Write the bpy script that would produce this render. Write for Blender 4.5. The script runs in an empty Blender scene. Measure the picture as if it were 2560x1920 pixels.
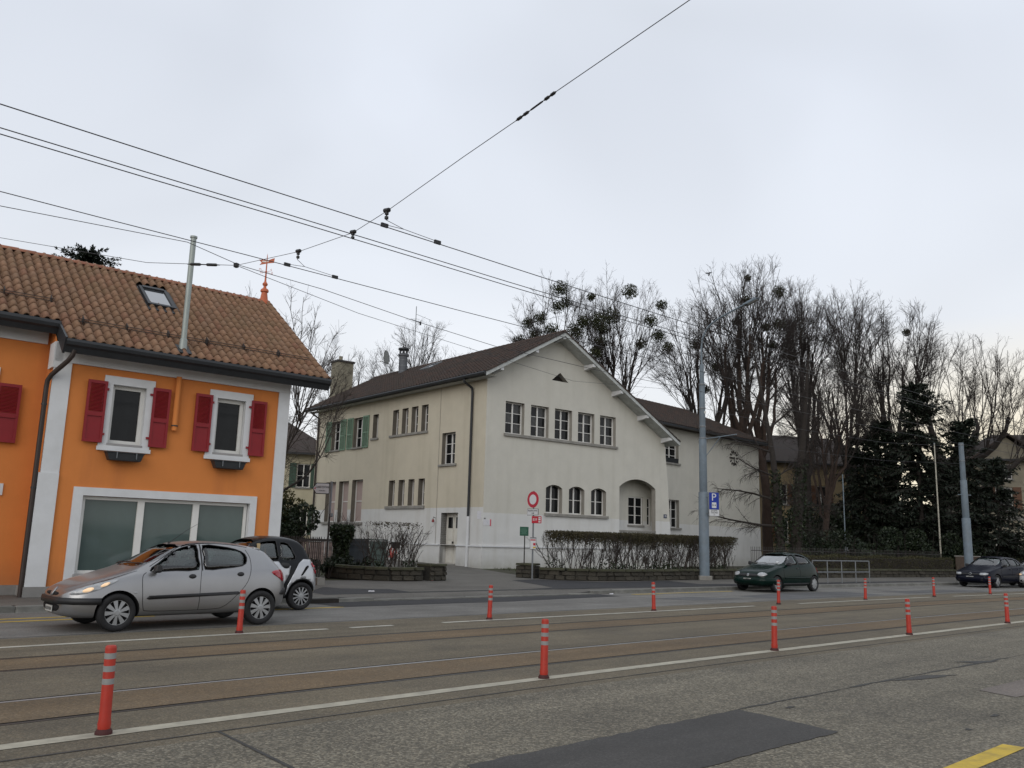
import bpy, bmesh, math, random
import numpy as np
from mathutils import Vector, Matrix
from mathutils.geometry import tessellate_polygon
from mathutils.bvhtree import BVHTree

random.seed(7)
RNG = np.random.default_rng(11)
SC = bpy.context.scene
COL = SC.collection
R = math.radians

# ------------------------------------------------------------------ camera
cam_d = bpy.data.cameras.new('camera')
cam = bpy.data.objects.new('camera', cam_d)
COL.objects.link(cam)
SC.camera = cam
cam_d.sensor_fit = 'HORIZONTAL'
cam_d.sensor_width = 36.0
cam_d.lens = 36.0 * 2128 / 2560
cam_d.clip_start = 0.05
cam_d.clip_end = 3000
_p, _r = R(10.373), R(-1.571)
_B = np.array([[1, 0, 0], [0, math.sin(_p), math.cos(_p)], [0, -math.cos(_p), math.sin(_p)]])
_M = _B @ np.array([[math.cos(_r), -math.sin(_r), 0], [math.sin(_r), math.cos(_r), 0], [0, 0, 1]])
cam.matrix_world = Matrix((
    (_M[0, 0], -_M[0, 1], -_M[0, 2], 0.0),
    (_M[1, 0], -_M[1, 1], -_M[1, 2], 0.0),
    (_M[2, 0], -_M[2, 1], -_M[2, 2], 1.6),
    (0, 0, 0, 1)))

# ------------------------------------------------------------------ sky, sun, exposure
SUN_EL, SUN_AZ = R(26), R(196)         # azimuth clockwise from +Y: lamp added low behind the viewer to brighten facades over ground
world = bpy.data.worlds.new('World')
SC.world = world
world.use_nodes = True
wn, wl = world.node_tree.nodes, world.node_tree.links
for n in list(wn):
    wn.remove(n)
w_out = wn.new('ShaderNodeOutputWorld')
w_bg = wn.new('ShaderNodeBackground')
w_sky = wn.new('ShaderNodeTexSky')
w_sky.sky_type = 'NISHITA'
w_sky.sun_disc = False
w_sky.sun_elevation = SUN_EL
w_sky.sun_rotation = SUN_AZ
w_sky.air_density = 1.0
w_sky.dust_density = 3.0
w_tc = wn.new('ShaderNodeTexCoord')
w_sep = wn.new('ShaderNodeSeparateXYZ')
wl.new(w_tc.outputs['Generated'], w_sep.inputs[0])
# overcast layer: pale warm band at the horizon, bluish grey above
w_ramp = wn.new('ShaderNodeValToRGB')
cr = w_ramp.color_ramp
cr.elements[0].position = 0.0
cr.elements[0].color = (0.82, 0.81, 0.79, 1)
cr.elements[1].position = 1.0
cr.elements[1].color = (0.86, 0.90, 0.96, 1)
for pos, c in ((0.14, (0.815, 0.835, 0.86)), (0.30, (0.72, 0.757, 0.82)), (0.5, (0.68, 0.722, 0.80)), (0.72, (0.735, 0.78, 0.85))):
    e = cr.elements.new(pos)
    e.color = (*c, 1)
wl.new(w_sep.outputs['Z'], w_ramp.inputs[0])
# slow cloud mottling
w_map = wn.new('ShaderNodeMapping')
w_map.inputs['Scale'].default_value = (1.0, 1.0, 1.7)
wl.new(w_tc.outputs['Generated'], w_map.inputs[0])
w_noise = wn.new('ShaderNodeTexNoise')
w_noise.inputs['Scale'].default_value = 1.7
w_noise.inputs['Detail'].default_value = 2.5
w_noise.inputs['Roughness'].default_value = 0.5
w_noise.inputs['Distortion'].default_value = 0.6
wl.new(w_map.outputs[0], w_noise.inputs['Vector'])
w_nr = wn.new('ShaderNodeMapRange')
w_nr.inputs['From Min'].default_value = 0.3
w_nr.inputs['From Max'].default_value = 0.7
w_nr.inputs['To Min'].default_value = 0.88
w_nr.inputs['To Max'].default_value = 1.10
wl.new(w_noise.outputs[0], w_nr.inputs[0])
w_mul = wn.new('ShaderNodeVectorMath')
w_mul.operation = 'SCALE'
wl.new(w_ramp.outputs[0], w_mul.inputs[0])
wl.new(w_nr.outputs[0], w_mul.inputs['Scale'])
w_dim = wn.new('ShaderNodeVectorMath')      # clear sky behind the cloud, at strength 0.06
w_dim.operation = 'SCALE'
w_dim.inputs['Scale'].default_value = 0.06
wl.new(w_sky.outputs[0], w_dim.inputs[0])
w_mix = wn.new('ShaderNodeMix')
w_mix.data_type = 'RGBA'
w_mix.inputs[0].default_value = 0.93
wl.new(w_dim.outputs[0], w_mix.inputs[6])
wl.new(w_mul.outputs[0], w_mix.inputs[7])
# low warm break in the cloud over the trees on the right
w_dot = wn.new('ShaderNodeVectorMath')
w_dot.operation = 'DOT_PRODUCT'
_g = Vector((math.sin(R(33)) * math.cos(R(7)), math.cos(R(33)) * math.cos(R(7)), math.sin(R(7))))
w_dot.inputs[1].default_value = _g
wl.new(w_tc.outputs['Generated'], w_dot.inputs[0])
w_gr = wn.new('ShaderNodeMapRange')
w_gr.interpolation_type = 'SMOOTHERSTEP'
w_gr.inputs['From Min'].default_value = 0.93
w_gr.inputs['From Max'].default_value = 1.0
w_gr.inputs['To Max'].default_value = 0.8
wl.new(w_dot.outputs['Value'], w_gr.inputs[0])
w_low = wn.new('ShaderNodeMapRange')
w_low.inputs['From Min'].default_value = 0.10
w_low.inputs['From Max'].default_value = 0.24
w_low.inputs['To Min'].default_value = 1.0
w_low.inputs['To Max'].default_value = 0.0
wl.new(w_sep.outputs['Z'], w_low.inputs[0])
w_gm = wn.new('ShaderNodeMath')
w_gm.operation = 'MULTIPLY'
wl.new(w_gr.outputs[0], w_gm.inputs[0])
wl.new(w_low.outputs[0], w_gm.inputs[1])
w_gx = wn.new('ShaderNodeMix')
w_gx.data_type = 'RGBA'
w_gx.inputs[7].default_value = (0.98, 0.86, 0.62, 1)
wl.new(w_gm.outputs[0], w_gx.inputs[0])
wl.new(w_mix.outputs[2], w_gx.inputs[6])
wl.new(w_gx.outputs[2], w_bg.inputs[0])
w_bg.inputs[1].default_value = 1.11
wl.new(w_bg.outputs[0], w_out.inputs[0])

sun_d = bpy.data.lights.new('sun', 'SUN')
sun_d.energy = 0.95
sun_d.angle = R(45)
sun_d.color = (1.0, 0.96, 0.9)
sun = bpy.data.objects.new('sun', sun_d)
COL.objects.link(sun)
_sd = Vector((math.sin(SUN_AZ) * math.cos(SUN_EL), math.cos(SUN_AZ) * math.cos(SUN_EL), math.sin(SUN_EL)))
sun.rotation_euler = _sd.to_track_quat('Z', 'Y').to_euler()

SC.view_settings.view_transform = 'Standard'
SC.view_settings.look = 'None'
SC.view_settings.exposure = 0.0
SC.view_settings.gamma = 1.0
SC.view_settings.use_curve_mapping = False
SC.render.engine = 'CYCLES'
SC.cycles.max_bounces = 6
SC.cycles.transparent_max_bounces = 10
SC.cycles.use_denoising = True

# ------------------------------------------------------------------ materials
MATS = {}


def mat(name, col, rough=0.8, metal=0.0, var=0.12, vscale=6.0, bump=0.0, bscale=40.0, spec=0.4, detail=4.0,
        rand=0.0, coat=0.0, stain=None, sscale=1.0, samount=0.5, coord='Object'):
    """procedural Principled material: two-scale noise variation of the colour, optional stain colour, bump, per-object shift"""
    m = bpy.data.materials.new(name)
    m.use_nodes = True
    nt = m.node_tree
    n, l = nt.nodes, nt.links
    bs = n['Principled BSDF']
    bs.inputs['Roughness'].default_value = rough
    bs.inputs['Metallic'].default_value = metal
    bs.inputs['Specular IOR Level'].default_value = spec
    if coat:
        bs.inputs['Coat Weight'].default_value = coat
        bs.inputs['Coat Roughness'].default_value = 0.04
    tc = n.new('ShaderNodeTexCoord')
    nz = n.new('ShaderNodeTexNoise')
    nz.inputs['Scale'].default_value = vscale
    nz.inputs['Detail'].default_value = detail
    nz.inputs['Roughness'].default_value = 0.62
    l.new(tc.outputs[coord], nz.inputs['Vector'])
    mr = n.new('ShaderNodeMapRange')
    mr.inputs['From Min'].default_value = 0.28
    mr.inputs['From Max'].default_value = 0.72
    mr.inputs['To Min'].default_value = 1 - var
    mr.inputs['To Max'].default_value = 1 + var
    l.new(nz.outputs[0], mr.inputs[0])
    sc = n.new('ShaderNodeVectorMath')
    sc.operation = 'SCALE'
    sc.inputs[0].default_value = col[:3]
    l.new(mr.outputs[0], sc.inputs['Scale'])
    outc = sc.outputs[0]
    if rand:
        oi = n.new('ShaderNodeObjectInfo')
        rr = n.new('ShaderNodeMapRange')
        rr.inputs['To Min'].default_value = 1 - rand
        rr.inputs['To Max'].default_value = 1 + rand
        l.new(oi.outputs['Random'], rr.inputs[0])
        s2 = n.new('ShaderNodeVectorMath')
        s2.operation = 'SCALE'
        l.new(outc, s2.inputs[0])
        l.new(rr.outputs[0], s2.inputs['Scale'])
        outc = s2.outputs[0]
    if stain:
        nz2 = n.new('ShaderNodeTexNoise')
        nz2.inputs['Scale'].default_value = sscale
        nz2.inputs['Detail'].default_value = 6
        nz2.inputs['Roughness'].default_value = 0.65
        l.new(tc.outputs[coord], nz2.inputs['Vector'])
        m2 = n.new('ShaderNodeMapRange')
        m2.inputs['From Min'].default_value = 0.45
        m2.inputs['From Max'].default_value = 0.75
        m2.inputs['To Min'].default_value = 0
        m2.inputs['To Max'].default_value = samount
        l.new(nz2.outputs[0], m2.inputs[0])
        mx = n.new('ShaderNodeMix')
        mx.data_type = 'RGBA'
        mx.inputs[7].default_value = (*stain[:3], 1)
        l.new(m2.outputs[0], mx.inputs[0])
        l.new(outc, mx.inputs[6])
        outc = mx.outputs[2]
    l.new(outc, bs.inputs['Base Color'])
    if bump:
        bz = n.new('ShaderNodeTexNoise')
        bz.inputs['Scale'].default_value = bscale
        bz.inputs['Detail'].default_value = 3
        l.new(tc.outputs[coord], bz.inputs['Vector'])
        bp = n.new('ShaderNodeBump')
        bp.inputs['Strength'].default_value = bump
        bp.inputs['Distance'].default_value = 0.02
        l.new(bz.outputs[0], bp.inputs['Height'])
        l.new(bp.outputs[0], bs.inputs['Normal'])
    MATS[name] = m
    return m


def nodes_of(m):
    return m.node_tree.nodes, m.node_tree.links, m.node_tree.nodes['Principled BSDF']


def emit_mat(name, col, strength):
    m = mat(name, col, 0.2, var=0.02)
    n, l, b = nodes_of(m)
    b.inputs['Emission Color'].default_value = (*col, 1)
    b.inputs['Emission Strength'].default_value = strength
    return m


def glass_mat(name, tint, gloss_boost=0.06, rough=0.02):
    """thin sheet glass: tinted see-through with a Fresnel mirror on top"""
    m = bpy.data.materials.new(name)
    m.use_nodes = True
    n, l = m.node_tree.nodes, m.node_tree.links
    n.remove(n['Principled BSDF'])
    out = n['Material Output']
    tr = n.new('ShaderNodeBsdfTransparent')
    nz = n.new('ShaderNodeTexNoise')
    nz.inputs['Scale'].default_value = 3.0
    mr = n.new('ShaderNodeMapRange')
    mr.inputs['To Min'].default_value = 0.85
    mr.inputs['To Max'].default_value = 1.1
    l.new(nz.outputs[0], mr.inputs[0])
    sc = n.new('ShaderNodeVectorMath')
    sc.operation = 'SCALE'
    sc.inputs[0].default_value = tint
    l.new(mr.outputs[0], sc.inputs['Scale'])
    l.new(sc.outputs[0], tr.inputs[0])
    gl = n.new('ShaderNodeBsdfGlossy')
    gl.inputs['Roughness'].default_value = rough
    fr = n.new('ShaderNodeFresnel')
    fr.inputs['IOR'].default_value = 1.5
    ad = n.new('ShaderNodeMath')
    ad.operation = 'ADD'
    ad.use_clamp = True
    ad.inputs[1].default_value = gloss_boost
    l.new(fr.outputs[0], ad.inputs[0])
    mx = n.new('ShaderNodeMixShader')
    l.new(ad.outputs[0], mx.inputs[0])
    l.new(tr.outputs[0], mx.inputs[1])
    l.new(gl.outputs[0], mx.inputs[2])
    l.new(mx.outputs[0], out.inputs[0])
    MATS[name] = m
    return m


# ------------------------------------------------------------------ mesh builder
class MB:
    def __init__(s, M=None):
        s.v, s.f, s.mi, s.M, s.cur = [], [], [], M, 0

    def add(s, vs, fs):
        o = len(s.v)
        s.v += [tuple(x) for x in vs]
        for f in fs:
            s.f.append(tuple(i + o for i in f))
            s.mi.append(s.cur)
        return s

    def box(s, x0, x1, y0, y1, z0, z1):
        return s.add([(x0, y0, z0), (x1, y0, z0), (x1, y1, z0), (x0, y1, z0), (x0, y0, z1), (x1, y0, z1), (x1, y1, z1), (x0, y1, z1)],
                     [(3, 2, 1, 0), (4, 5, 6, 7), (0, 1, 5, 4), (1, 2, 6, 5), (2, 3, 7, 6), (3, 0, 4, 7)])

    def hexa(s, b, t):
        """8 corner solid: bottom quad b, top quad t"""
        return s.add(list(b) + list(t), [(3, 2, 1, 0), (4, 5, 6, 7), (0, 1, 5, 4), (1, 2, 6, 5), (2, 3, 7, 6), (3, 0, 4, 7)])

    def quad(s, a, b, c, d):
        return s.add([a, b, c, d], [(0, 1, 2, 3)])

    def prism(s, poly, a0, a1, plane='xz'):
        """polygon extruded between a0 and a1 along the third axis"""
        k = len(poly)
        def P(p, a):
            return (p[0], a, p[1]) if plane == 'xz' else ((a, p[0], p[1]) if plane == 'yz' else (p[0], p[1], a))
        vs = [P(p, a0) for p in poly] + [P(p, a1) for p in poly]
        fs = [(i, (i + 1) % k, k + (i + 1) % k, k + i) for i in range(k)]
        if k <= 4:
            fs += [tuple(range(k))[::-1], tuple(range(k, 2 * k))]
        else:
            tris = tessellate_polygon([[Vector((p[0], p[1], 0)) for p in poly]])
            fs += [tuple(t) for t in tris] + [tuple(i + k for i in t[::-1]) for t in tris]
        return s.add(vs, fs)

    def tube(s, pts, r, n=8, cap=True):
        pts = [Vector(p) for p in pts]
        rs = r if isinstance(r, (list, tuple)) else [r] * len(pts)
        rings = []
        up = Vector((0, 0, 1))
        prev = None
        for i, p in enumerate(pts):
            t = (pts[min(i + 1, len(pts) - 1)] - pts[max(i - 1, 0)]).normalized()
            if prev is None:
                a = up if abs(t.dot(up)) < 0.95 else Vector((1, 0, 0))
                x = t.cross(a).normalized()
            else:
                x = (prev - t * prev.dot(t)).normalized()
            prev = x
            y = t.cross(x)
            rings.append([p + (x * math.cos(2 * math.pi * j / n) + y * math.sin(2 * math.pi * j / n)) * rs[i] for j in range(n)])
        vs = [q for ring in rings for q in ring]
        fs = []
        for i in range(len(pts) - 1):
            for j in range(n):
                fs.append((i * n + j, i * n + (j + 1) % n, (i + 1) * n + (j + 1) % n, (i + 1) * n + j))
        if cap:
            fs.append(tuple(range(n))[::-1])
            fs.append(tuple(range((len(pts) - 1) * n, len(pts) * n)))
        return s.add(vs, fs)

    def lathe(s, prof, n=16, c=(0, 0, 0), axis='z'):
        vs = []
        for r, z in prof:
            for j in range(n):
                a = 2 * math.pi * j / n
                x, y = r * math.cos(a), r * math.sin(a)
                p = (x, y, z) if axis == 'z' else ((x, z, y) if axis == 'y' else (z, x, y))
                vs.append((p[0] + c[0], p[1] + c[1], p[2] + c[2]))
        k = len(prof)
        fs = [(i * n + j, i * n + (j + 1) % n, (i + 1) * n + (j + 1) % n, (i + 1) * n + j) for i in range(k - 1) for j in range(n)]
        closed = abs(prof[0][0] - prof[-1][0]) < 1e-9 and abs(prof[0][1] - prof[-1][1]) < 1e-9
        if prof[0][0] > 1e-6 and not closed:
            fs.append(tuple(range(n))[::-1])
        if prof[-1][0] > 1e-6 and not closed:
            fs.append(tuple(range((k - 1) * n, k * n)))
        return s.add(vs, fs)

    def wall(s, outer, holes, depth, flip=False):
        """wall face in the local xz plane at y=0 (outside is -y) with holes whose reveals go to y=depth"""
        loops = [[Vector((p[0], 0, p[1])) for p in outer]] + [[Vector((p[0], 0, p[1])) for p in h] for h in holes]
        flat = [q for lp in loops for q in lp]
        s.add(flat, [tuple(t) for t in tessellate_polygon([[Vector((q.x, q.z, 0)) for q in lp] for lp in loops])])
        for h in holes:
            k = len(h)
            s.cur = 1
            s.add([(p[0], 0, p[1]) for p in h] + [(p[0], depth, p[1]) for p in h],
                  [(i, (i + 1) % k, k + (i + 1) % k, k + i) for i in range(k)])
            s.cur = 0
        return s

    def mesh(s, name, smooth=False, fixn=True):
        me = bpy.data.meshes.new(name)
        vs = s.v if s.M is None else [tuple(s.M @ Vector(p)) for p in s.v]
        me.from_pydata(vs, [], s.f)
        if any(s.mi):
            me.polygons.foreach_set('material_index', s.mi)
        if fixn:
            b = bmesh.new()
            b.from_mesh(me)
            bmesh.ops.remove_doubles(b, verts=b.verts, dist=1e-5)
            bmesh.ops.recalc_face_normals(b, faces=b.faces)
            b.to_mesh(me)
            b.free()
        if smooth:
            me.polygons.foreach_set('use_smooth', [True] * len(me.polygons))
        me.update()
        return me

    def build(s, name, m, parent=None, smooth=False, bevel=0, fixn=True, **kw):
        o = bpy.data.objects.new(name, s.mesh(name, smooth, fixn))
        for x in (m if isinstance(m, (list, tuple)) else [m]):
            o.data.materials.append(x)
        COL.objects.link(o)
        if parent is not None:
            o.parent = parent
        if smooth and smooth != 'all':
            auto_smooth(o)
        if bevel:
            bm_ = o.modifiers.new('bevel', 'BEVEL')
            bm_.width = bevel
            bm_.segments = 2
            bm_.limit_method = 'ANGLE'
            bm_.angle_limit = R(40)
        for k_, v_ in kw.items():
            o[k_] = v_
        return o


def auto_smooth(o, ang=38):
    me = o.data
    b = bmesh.new()
    b.from_mesh(me)
    c = R(ang)
    for e in b.edges:
        if len(e.link_faces) == 2:
            if e.calc_face_angle(0) > c:
                e.smooth = False
    b.to_mesh(me)
    b.free()


def tag(o, label=None, cat=None, group=None, kind=None):
    if label:
        o['label'] = label
    if cat:
        o['category'] = cat
    if group:
        o['group'] = group
    if kind:
        o['kind'] = kind
    return o


def thing(name, label, cat, loc=(0, 0, 0), rz=0, group=None, rx=0, ry=0):
    o = bpy.data.objects.new(name, None)
    o.empty_display_size = 0.2
    COL.objects.link(o)
    o.location = loc
    o.rotation_euler = (rx, ry, rz)
    return tag(o, label, cat, group)


def inst(name, me, parent, M=None, m=None):
    """another object that shares mesh data"""
    o = bpy.data.objects.new(name, me)
    COL.objects.link(o)
    o.parent = parent
    if M is not None:
        o.matrix_local = M
    return o


def copy_tree(o, parent=None):
    c = o.copy()
    COL.objects.link(c)
    c.parent = parent
    for ch in list(o.children):
        copy_tree(ch, c)
    return c


def text(parent, s, size, M, m, name='lettering', align='CENTER', ext=0.002, sx=1.0):
    cu = bpy.data.curves.new(name, 'FONT')
    cu.body = s
    cu.size = size
    cu.align_x = align
    cu.align_y = 'CENTER'
    cu.extrude = ext
    cu.resolution_u = 3
    cu.materials.append(m)
    tmp = bpy.data.objects.new(name, cu)
    me = bpy.data.meshes.new_from_object(tmp)
    bpy.data.objects.remove(tmp)
    bpy.data.curves.remove(cu)
    if not len(me.materials):
        me.materials.append(m)
    o = bpy.data.objects.new(name, me)
    COL.objects.link(o)
    o.parent = parent
    o.matrix_local = M @ Matrix.Diagonal((sx, 1, 1, 1))
    return o


# text frame: reads left to right along +x, up along +z, facing -y
def TF(x, y, z):
    return Matrix.Translation((x, y, z)) @ Matrix.Rotation(R(90), 4, 'X')


def fast_mesh(name, V, F4=None, F3=None, smooth=False):
    me = bpy.data.meshes.new(name)
    V = np.asarray(V, np.float32)
    n4 = 0 if F4 is None else len(F4)
    n3 = 0 if F3 is None else len(F3)
    me.vertices.add(len(V))
    me.vertices.foreach_set('co', V.ravel())
    me.loops.add(n4 * 4 + n3 * 3)
    me.polygons.add(n4 + n3)
    li, st, tot = [], [], []
    if n4:
        li.append(np.asarray(F4, np.int32).ravel())
        st.append(np.arange(n4, dtype=np.int32) * 4)
    if n3:
        li.append(np.asarray(F3, np.int32).ravel())
        st.append(n4 * 4 + np.arange(n3, dtype=np.int32) * 3)
    me.loops.foreach_set('vertex_index', np.concatenate(li))
    me.polygons.foreach_set('loop_start', np.concatenate(st))
    if smooth:
        me.polygons.foreach_set('use_smooth', np.ones(n4 + n3, bool))
    me.update(calc_edges=True)
    me.validate()
    return me


def add_mesh(name, me, m, parent=None):
    o = bpy.data.objects.new(name, me)
    me.materials.append(m)
    COL.objects.link(o)
    o.parent = parent
    return o


# ------------------------------------------------------------------ street frame: s along the road, t across it
HD = R(41.3)
UX, UY = math.cos(HD), math.sin(HD)


def bend(s):
    if s < 12:
        return -0.2 * (min(12 - s, 30) / 10.0) ** 2
    if s > 24:
        q = min(s, 90) - 24
        return -0.0026 * q * q - (max(s, 90) - 90) * 0.343
    return 0.0


def W(s, t, z=0.0, b=True):
    t2 = t + (bend(s) if b else 0.0)
    return (UX * s - UY * t2, UY * s + UX * t2, z)


def prof(t):
    return 0.0 if t < 18.8 else min(0.12 + 0.017 * (t - 18.8), 0.42)


def gz(x, y):
    """ground height beyond the kerb at a world position"""
    return prof(-UY * x + UX * y)
# ------------------------------------------------------------------ shared materials
def aggregate(name, col, scale, contrast, tint, rough=0.85, dirt=(0.05, 0.045, 0.04), bump=0.5, scale2=None, joint=None):
    """exposed-aggregate or asphalt surface: voronoi pebbles of different greys, worn patches"""
    m = mat(name, col, rough, var=0.14, vscale=0.9, stain=dirt, sscale=0.35, samount=0.5)
    n, l, b = nodes_of(m)
    src = b.inputs['Base Color'].links[0].from_socket
    tc = n.new('ShaderNodeTexCoord')
    # wear runs with the traffic: noise drawn out along the road
    mp = n.new('ShaderNodeMapping')
    mp.vector_type = 'TEXTURE'
    mp.inputs['Rotation'].default_value = (0, 0, HD)
    mp.inputs['Scale'].default_value = (9.0, 0.55, 1.0)
    l.new(tc.outputs['Object'], mp.inputs[0])
    wz = n.new('ShaderNodeTexNoise')
    wz.inputs['Scale'].default_value = 1.0
    wz.inputs['Detail'].default_value = 5
    l.new(mp.outputs[0], wz.inputs['Vector'])
    wr = n.new('ShaderNodeMapRange')
    wr.inputs['From Min'].default_value = 0.3
    wr.inputs['From Max'].default_value = 0.7
    wr.inputs['To Min'].default_value = 0.80
    wr.inputs['To Max'].default_value = 1.16
    l.new(wz.outputs[0], wr.inputs[0])
    ws_ = n.new('ShaderNodeVectorMath')
    ws_.operation = 'SCALE'
    l.new(src, ws_.inputs[0])
    l.new(wr.outputs[0], ws_.inputs['Scale'])
    src = ws_.outputs[0]
    vo = n.new('ShaderNodeTexVoronoi')
    vo.inputs['Scale'].default_value = scale
    l.new(tc.outputs['Object'], vo.inputs['Vector'])
    sp = n.new('ShaderNodeSeparateColor')
    l.new(vo.outputs['Color'], sp.inputs[0])
    pw = n.new('ShaderNodeMath')
    pw.operation = 'POWER'
    pw.inputs[1].default_value = 2.2
    l.new(sp.outputs[0], pw.inputs[0])
    mr = n.new('ShaderNodeMapRange')
    mr.inputs['To Min'].default_value = 1 - contrast * 0.55
    mr.inputs['To Max'].default_value = 1 + contrast * 1.6
    l.new(pw.outputs[0], mr.inputs[0])
    sc = n.new('ShaderNodeVectorMath')
    sc.operation = 'SCALE'
    l.new(src, sc.inputs[0])
    l.new(mr.outputs[0], sc.inputs['Scale'])
    mx = n.new('ShaderNodeMix')
    mx.data_type = 'RGBA'
    mx.blend_type = 'MULTIPLY'
    mx.inputs[0].default_value = 0.6
    l.new(sc.outputs[0], mx.inputs[6])
    mx2 = n.new('ShaderNodeMix')
    mx2.data_type = 'RGBA'
    mx2.inputs[6].default_value = (1, 1, 1, 1)
    mx2.inputs[7].default_value = (*tint, 1)
    l.new(sp.outputs[1], mx2.inputs[0])
    l.new(mx2.outputs[2], mx.inputs[7])
    l.new(mx.outputs[2], b.inputs['Base Color'])
    bp = n.new('ShaderNodeBump')
    bp.inputs['Strength'].default_value = bump
    bp.inputs['Distance'].default_value = 0.006
    bp.invert = True
    l.new(vo.outputs['Distance'], bp.inputs['Height'])
    l.new(bp.outputs[0], b.inputs['Normal'])
    return m


m_agg = aggregate('road_aggregate', (0.130, 0.118, 0.091), 55, 0.62, (1.0, 0.92, 0.82))
m_track = aggregate('track_concrete', (0.118, 0.101, 0.071), 65, 0.32, (1.0, 0.9, 0.76))
m_rust = aggregate('rusty_track_fill', (0.120, 0.086, 0.050), 60, 0.30, (1.0, 0.88, 0.7), dirt=(0.095, 0.083, 0.064))
m_lane = aggregate('lane_asphalt', (0.150, 0.146, 0.137), 70, 0.22, (1.0, 0.97, 0.93), bump=0.25)
m_pave = aggregate('pavement_asphalt', (0.112, 0.107, 0.097), 70, 0.22, (1.0, 0.96, 0.9), bump=0.25)
m_patch = aggregate('fresh_asphalt', (0.050, 0.047, 0.044), 80, 0.25, (1, 1, 1), bump=0.3, dirt=(0.06, 0.06, 0.06))
m_patch2 = aggregate('new_black_asphalt', (0.026, 0.026, 0.029), 80, 0.25, (1, 1, 1), bump=0.3, dirt=(0.045, 0.045, 0.047))
m_tar = mat('tar_seam', (0.035, 0.033, 0.03), 0.7, var=0.3, vscale=9)
m_line = mat('white_road_paint', (0.36, 0.335, 0.265), 0.7, var=0.2, vscale=3, stain=(0.14, 0.13, 0.11), sscale=5, samount=0.55)
m_line2 = mat('white_road_paint_far', (0.40, 0.385, 0.33), 0.7, var=0.2, vscale=3, stain=(0.17, 0.165, 0.15), sscale=4, samount=0.6)
m_yel = mat('yellow_road_paint', (0.52, 0.36, 0.04), 0.7, var=0.15, vscale=4, stain=(0.14, 0.12, 0.06), sscale=7, samount=0.55)
m_dull = mat('dull_rail_steel', (0.045, 0.040, 0.034), 0.5, metal=0.4, var=0.2, vscale=4)
m_steel = mat('polished_rail_steel', (0.34, 0.335, 0.33), 0.45, metal=0.7, var=0.12, vscale=4)
m_groove = mat('rail_groove', (0.022, 0.018, 0.015), 0.8, var=0.3)
m_kerb = mat('granite_kerb', (0.17, 0.168, 0.155), 0.85, var=0.22, vscale=9, rand=0.14, bump=0.3, stain=(0.06, 0.06, 0.045), sscale=2.2, samount=0.6)
m_soil = mat('garden_soil', (0.045, 0.042, 0.028), 0.95, var=0.4, vscale=2.5, bump=0.6, bscale=12, stain=(0.05, 0.06, 0.02), sscale=0.8, samount=0.7)
m_stone = mat('wall_stone', (0.048, 0.042, 0.032), 0.9, var=0.45, vscale=7, rand=0.3, bump=0.7, bscale=22, stain=(0.035, 0.034, 0.025), sscale=3.5, samount=0.8)
m_mortar = mat('wall_mortar', (0.024, 0.022, 0.018), 0.95, var=0.3, vscale=9, bump=0.4)
m_cap = mat('mossy_coping', (0.055, 0.052, 0.036), 0.95, var=0.35, vscale=5, rand=0.2, bump=0.5, stain=(0.06, 0.075, 0.02), sscale=2.0, samount=0.8)
m_white = mat('white_painted_wood', (0.66, 0.65, 0.62), 0.5, var=0.05, vscale=3)
m_conc = mat('grey_concrete', (0.25, 0.24, 0.22), 0.9, var=0.15, vscale=4, stain=(0.09, 0.085, 0.07), sscale=2.2, samount=0.5)
m_black = mat('black_plastic', (0.016, 0.016, 0.017), 0.45, var=0.1)
m_iron = mat('dark_iron', (0.03, 0.028, 0.027), 0.6, var=0.25, vscale=8, stain=(0.07, 0.035, 0.02), sscale=6, samount=0.5)
m_galv = mat('galvanised_steel', (0.17, 0.18, 0.19), 0.5, metal=0.4, var=0.15, vscale=7)
m_pane = mat('dark_window_glass', (0.010, 0.011, 0.012), 0.05, var=0.3, vscale=1.5, spec=0.22)
m_pole = mat('grey_blue_mast_paint', (0.145, 0.182, 0.215), 0.55, var=0.1, vscale=5, stain=(0.11, 0.12, 0.13), sscale=2.2, samount=0.6)


# ------------------------------------------------------------------ ground, road and pavement sheets
def sheet(name, s0, s1, t0, t1, ds, z, m, ts=None, zf=None, kind='structure', parent=None, b=True):
    ss = np.arange(s0, s1 + ds * 0.5, ds)
    tt = ts if ts is not None else [t0, t1]
    V, F = [], []
    for s in ss:
        for t in tt:
            V.append(W(s, t, (zf(s, t) if zf else z), b))
    k = len(tt)
    for i in range(len(ss) - 1):
        for j in range(k - 1):
            F.append((i * k + j, (i + 1) * k + j, (i + 1) * k + j + 1, i * k + j + 1))
    o = add_mesh(name, fast_mesh(name, V, F), m, parent)
    if kind:
        o['kind'] = kind
    return o


def poly_st(name, pts, z, m, parent=None, zf=None, wob=0.0):
    """flat polygon given in street coordinates, edges subdivided and a little ragged"""
    q = []
    for i, p in enumerate(pts):
        a, c = p, pts[(i + 1) % len(pts)]
        L = math.hypot(c[0] - a[0], c[1] - a[1])
        k = max(1, int(L / 0.12)) if wob else max(1, int(L / 2.0))
        for j in range(k):
            u = j / k
            jx = random.uniform(-wob, wob) if j else 0
            jy = random.uniform(-wob, wob) if j else 0
            q.append((a[0] + (c[0] - a[0]) * u + jx, a[1] + (c[1] - a[1]) * u + jy))
    V = [W(s, t, (zf(s, t) if zf else 0) + z) for s, t in q]
    tr = tessellate_polygon([[Vector((p[0], p[1], 0)) for p in q]])
    o = add_mesh(name, fast_mesh(name, V, None, [tuple(t) for t in tr]), m, parent)
    if parent is None:
        o['kind'] = 'structure'
    return o


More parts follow.
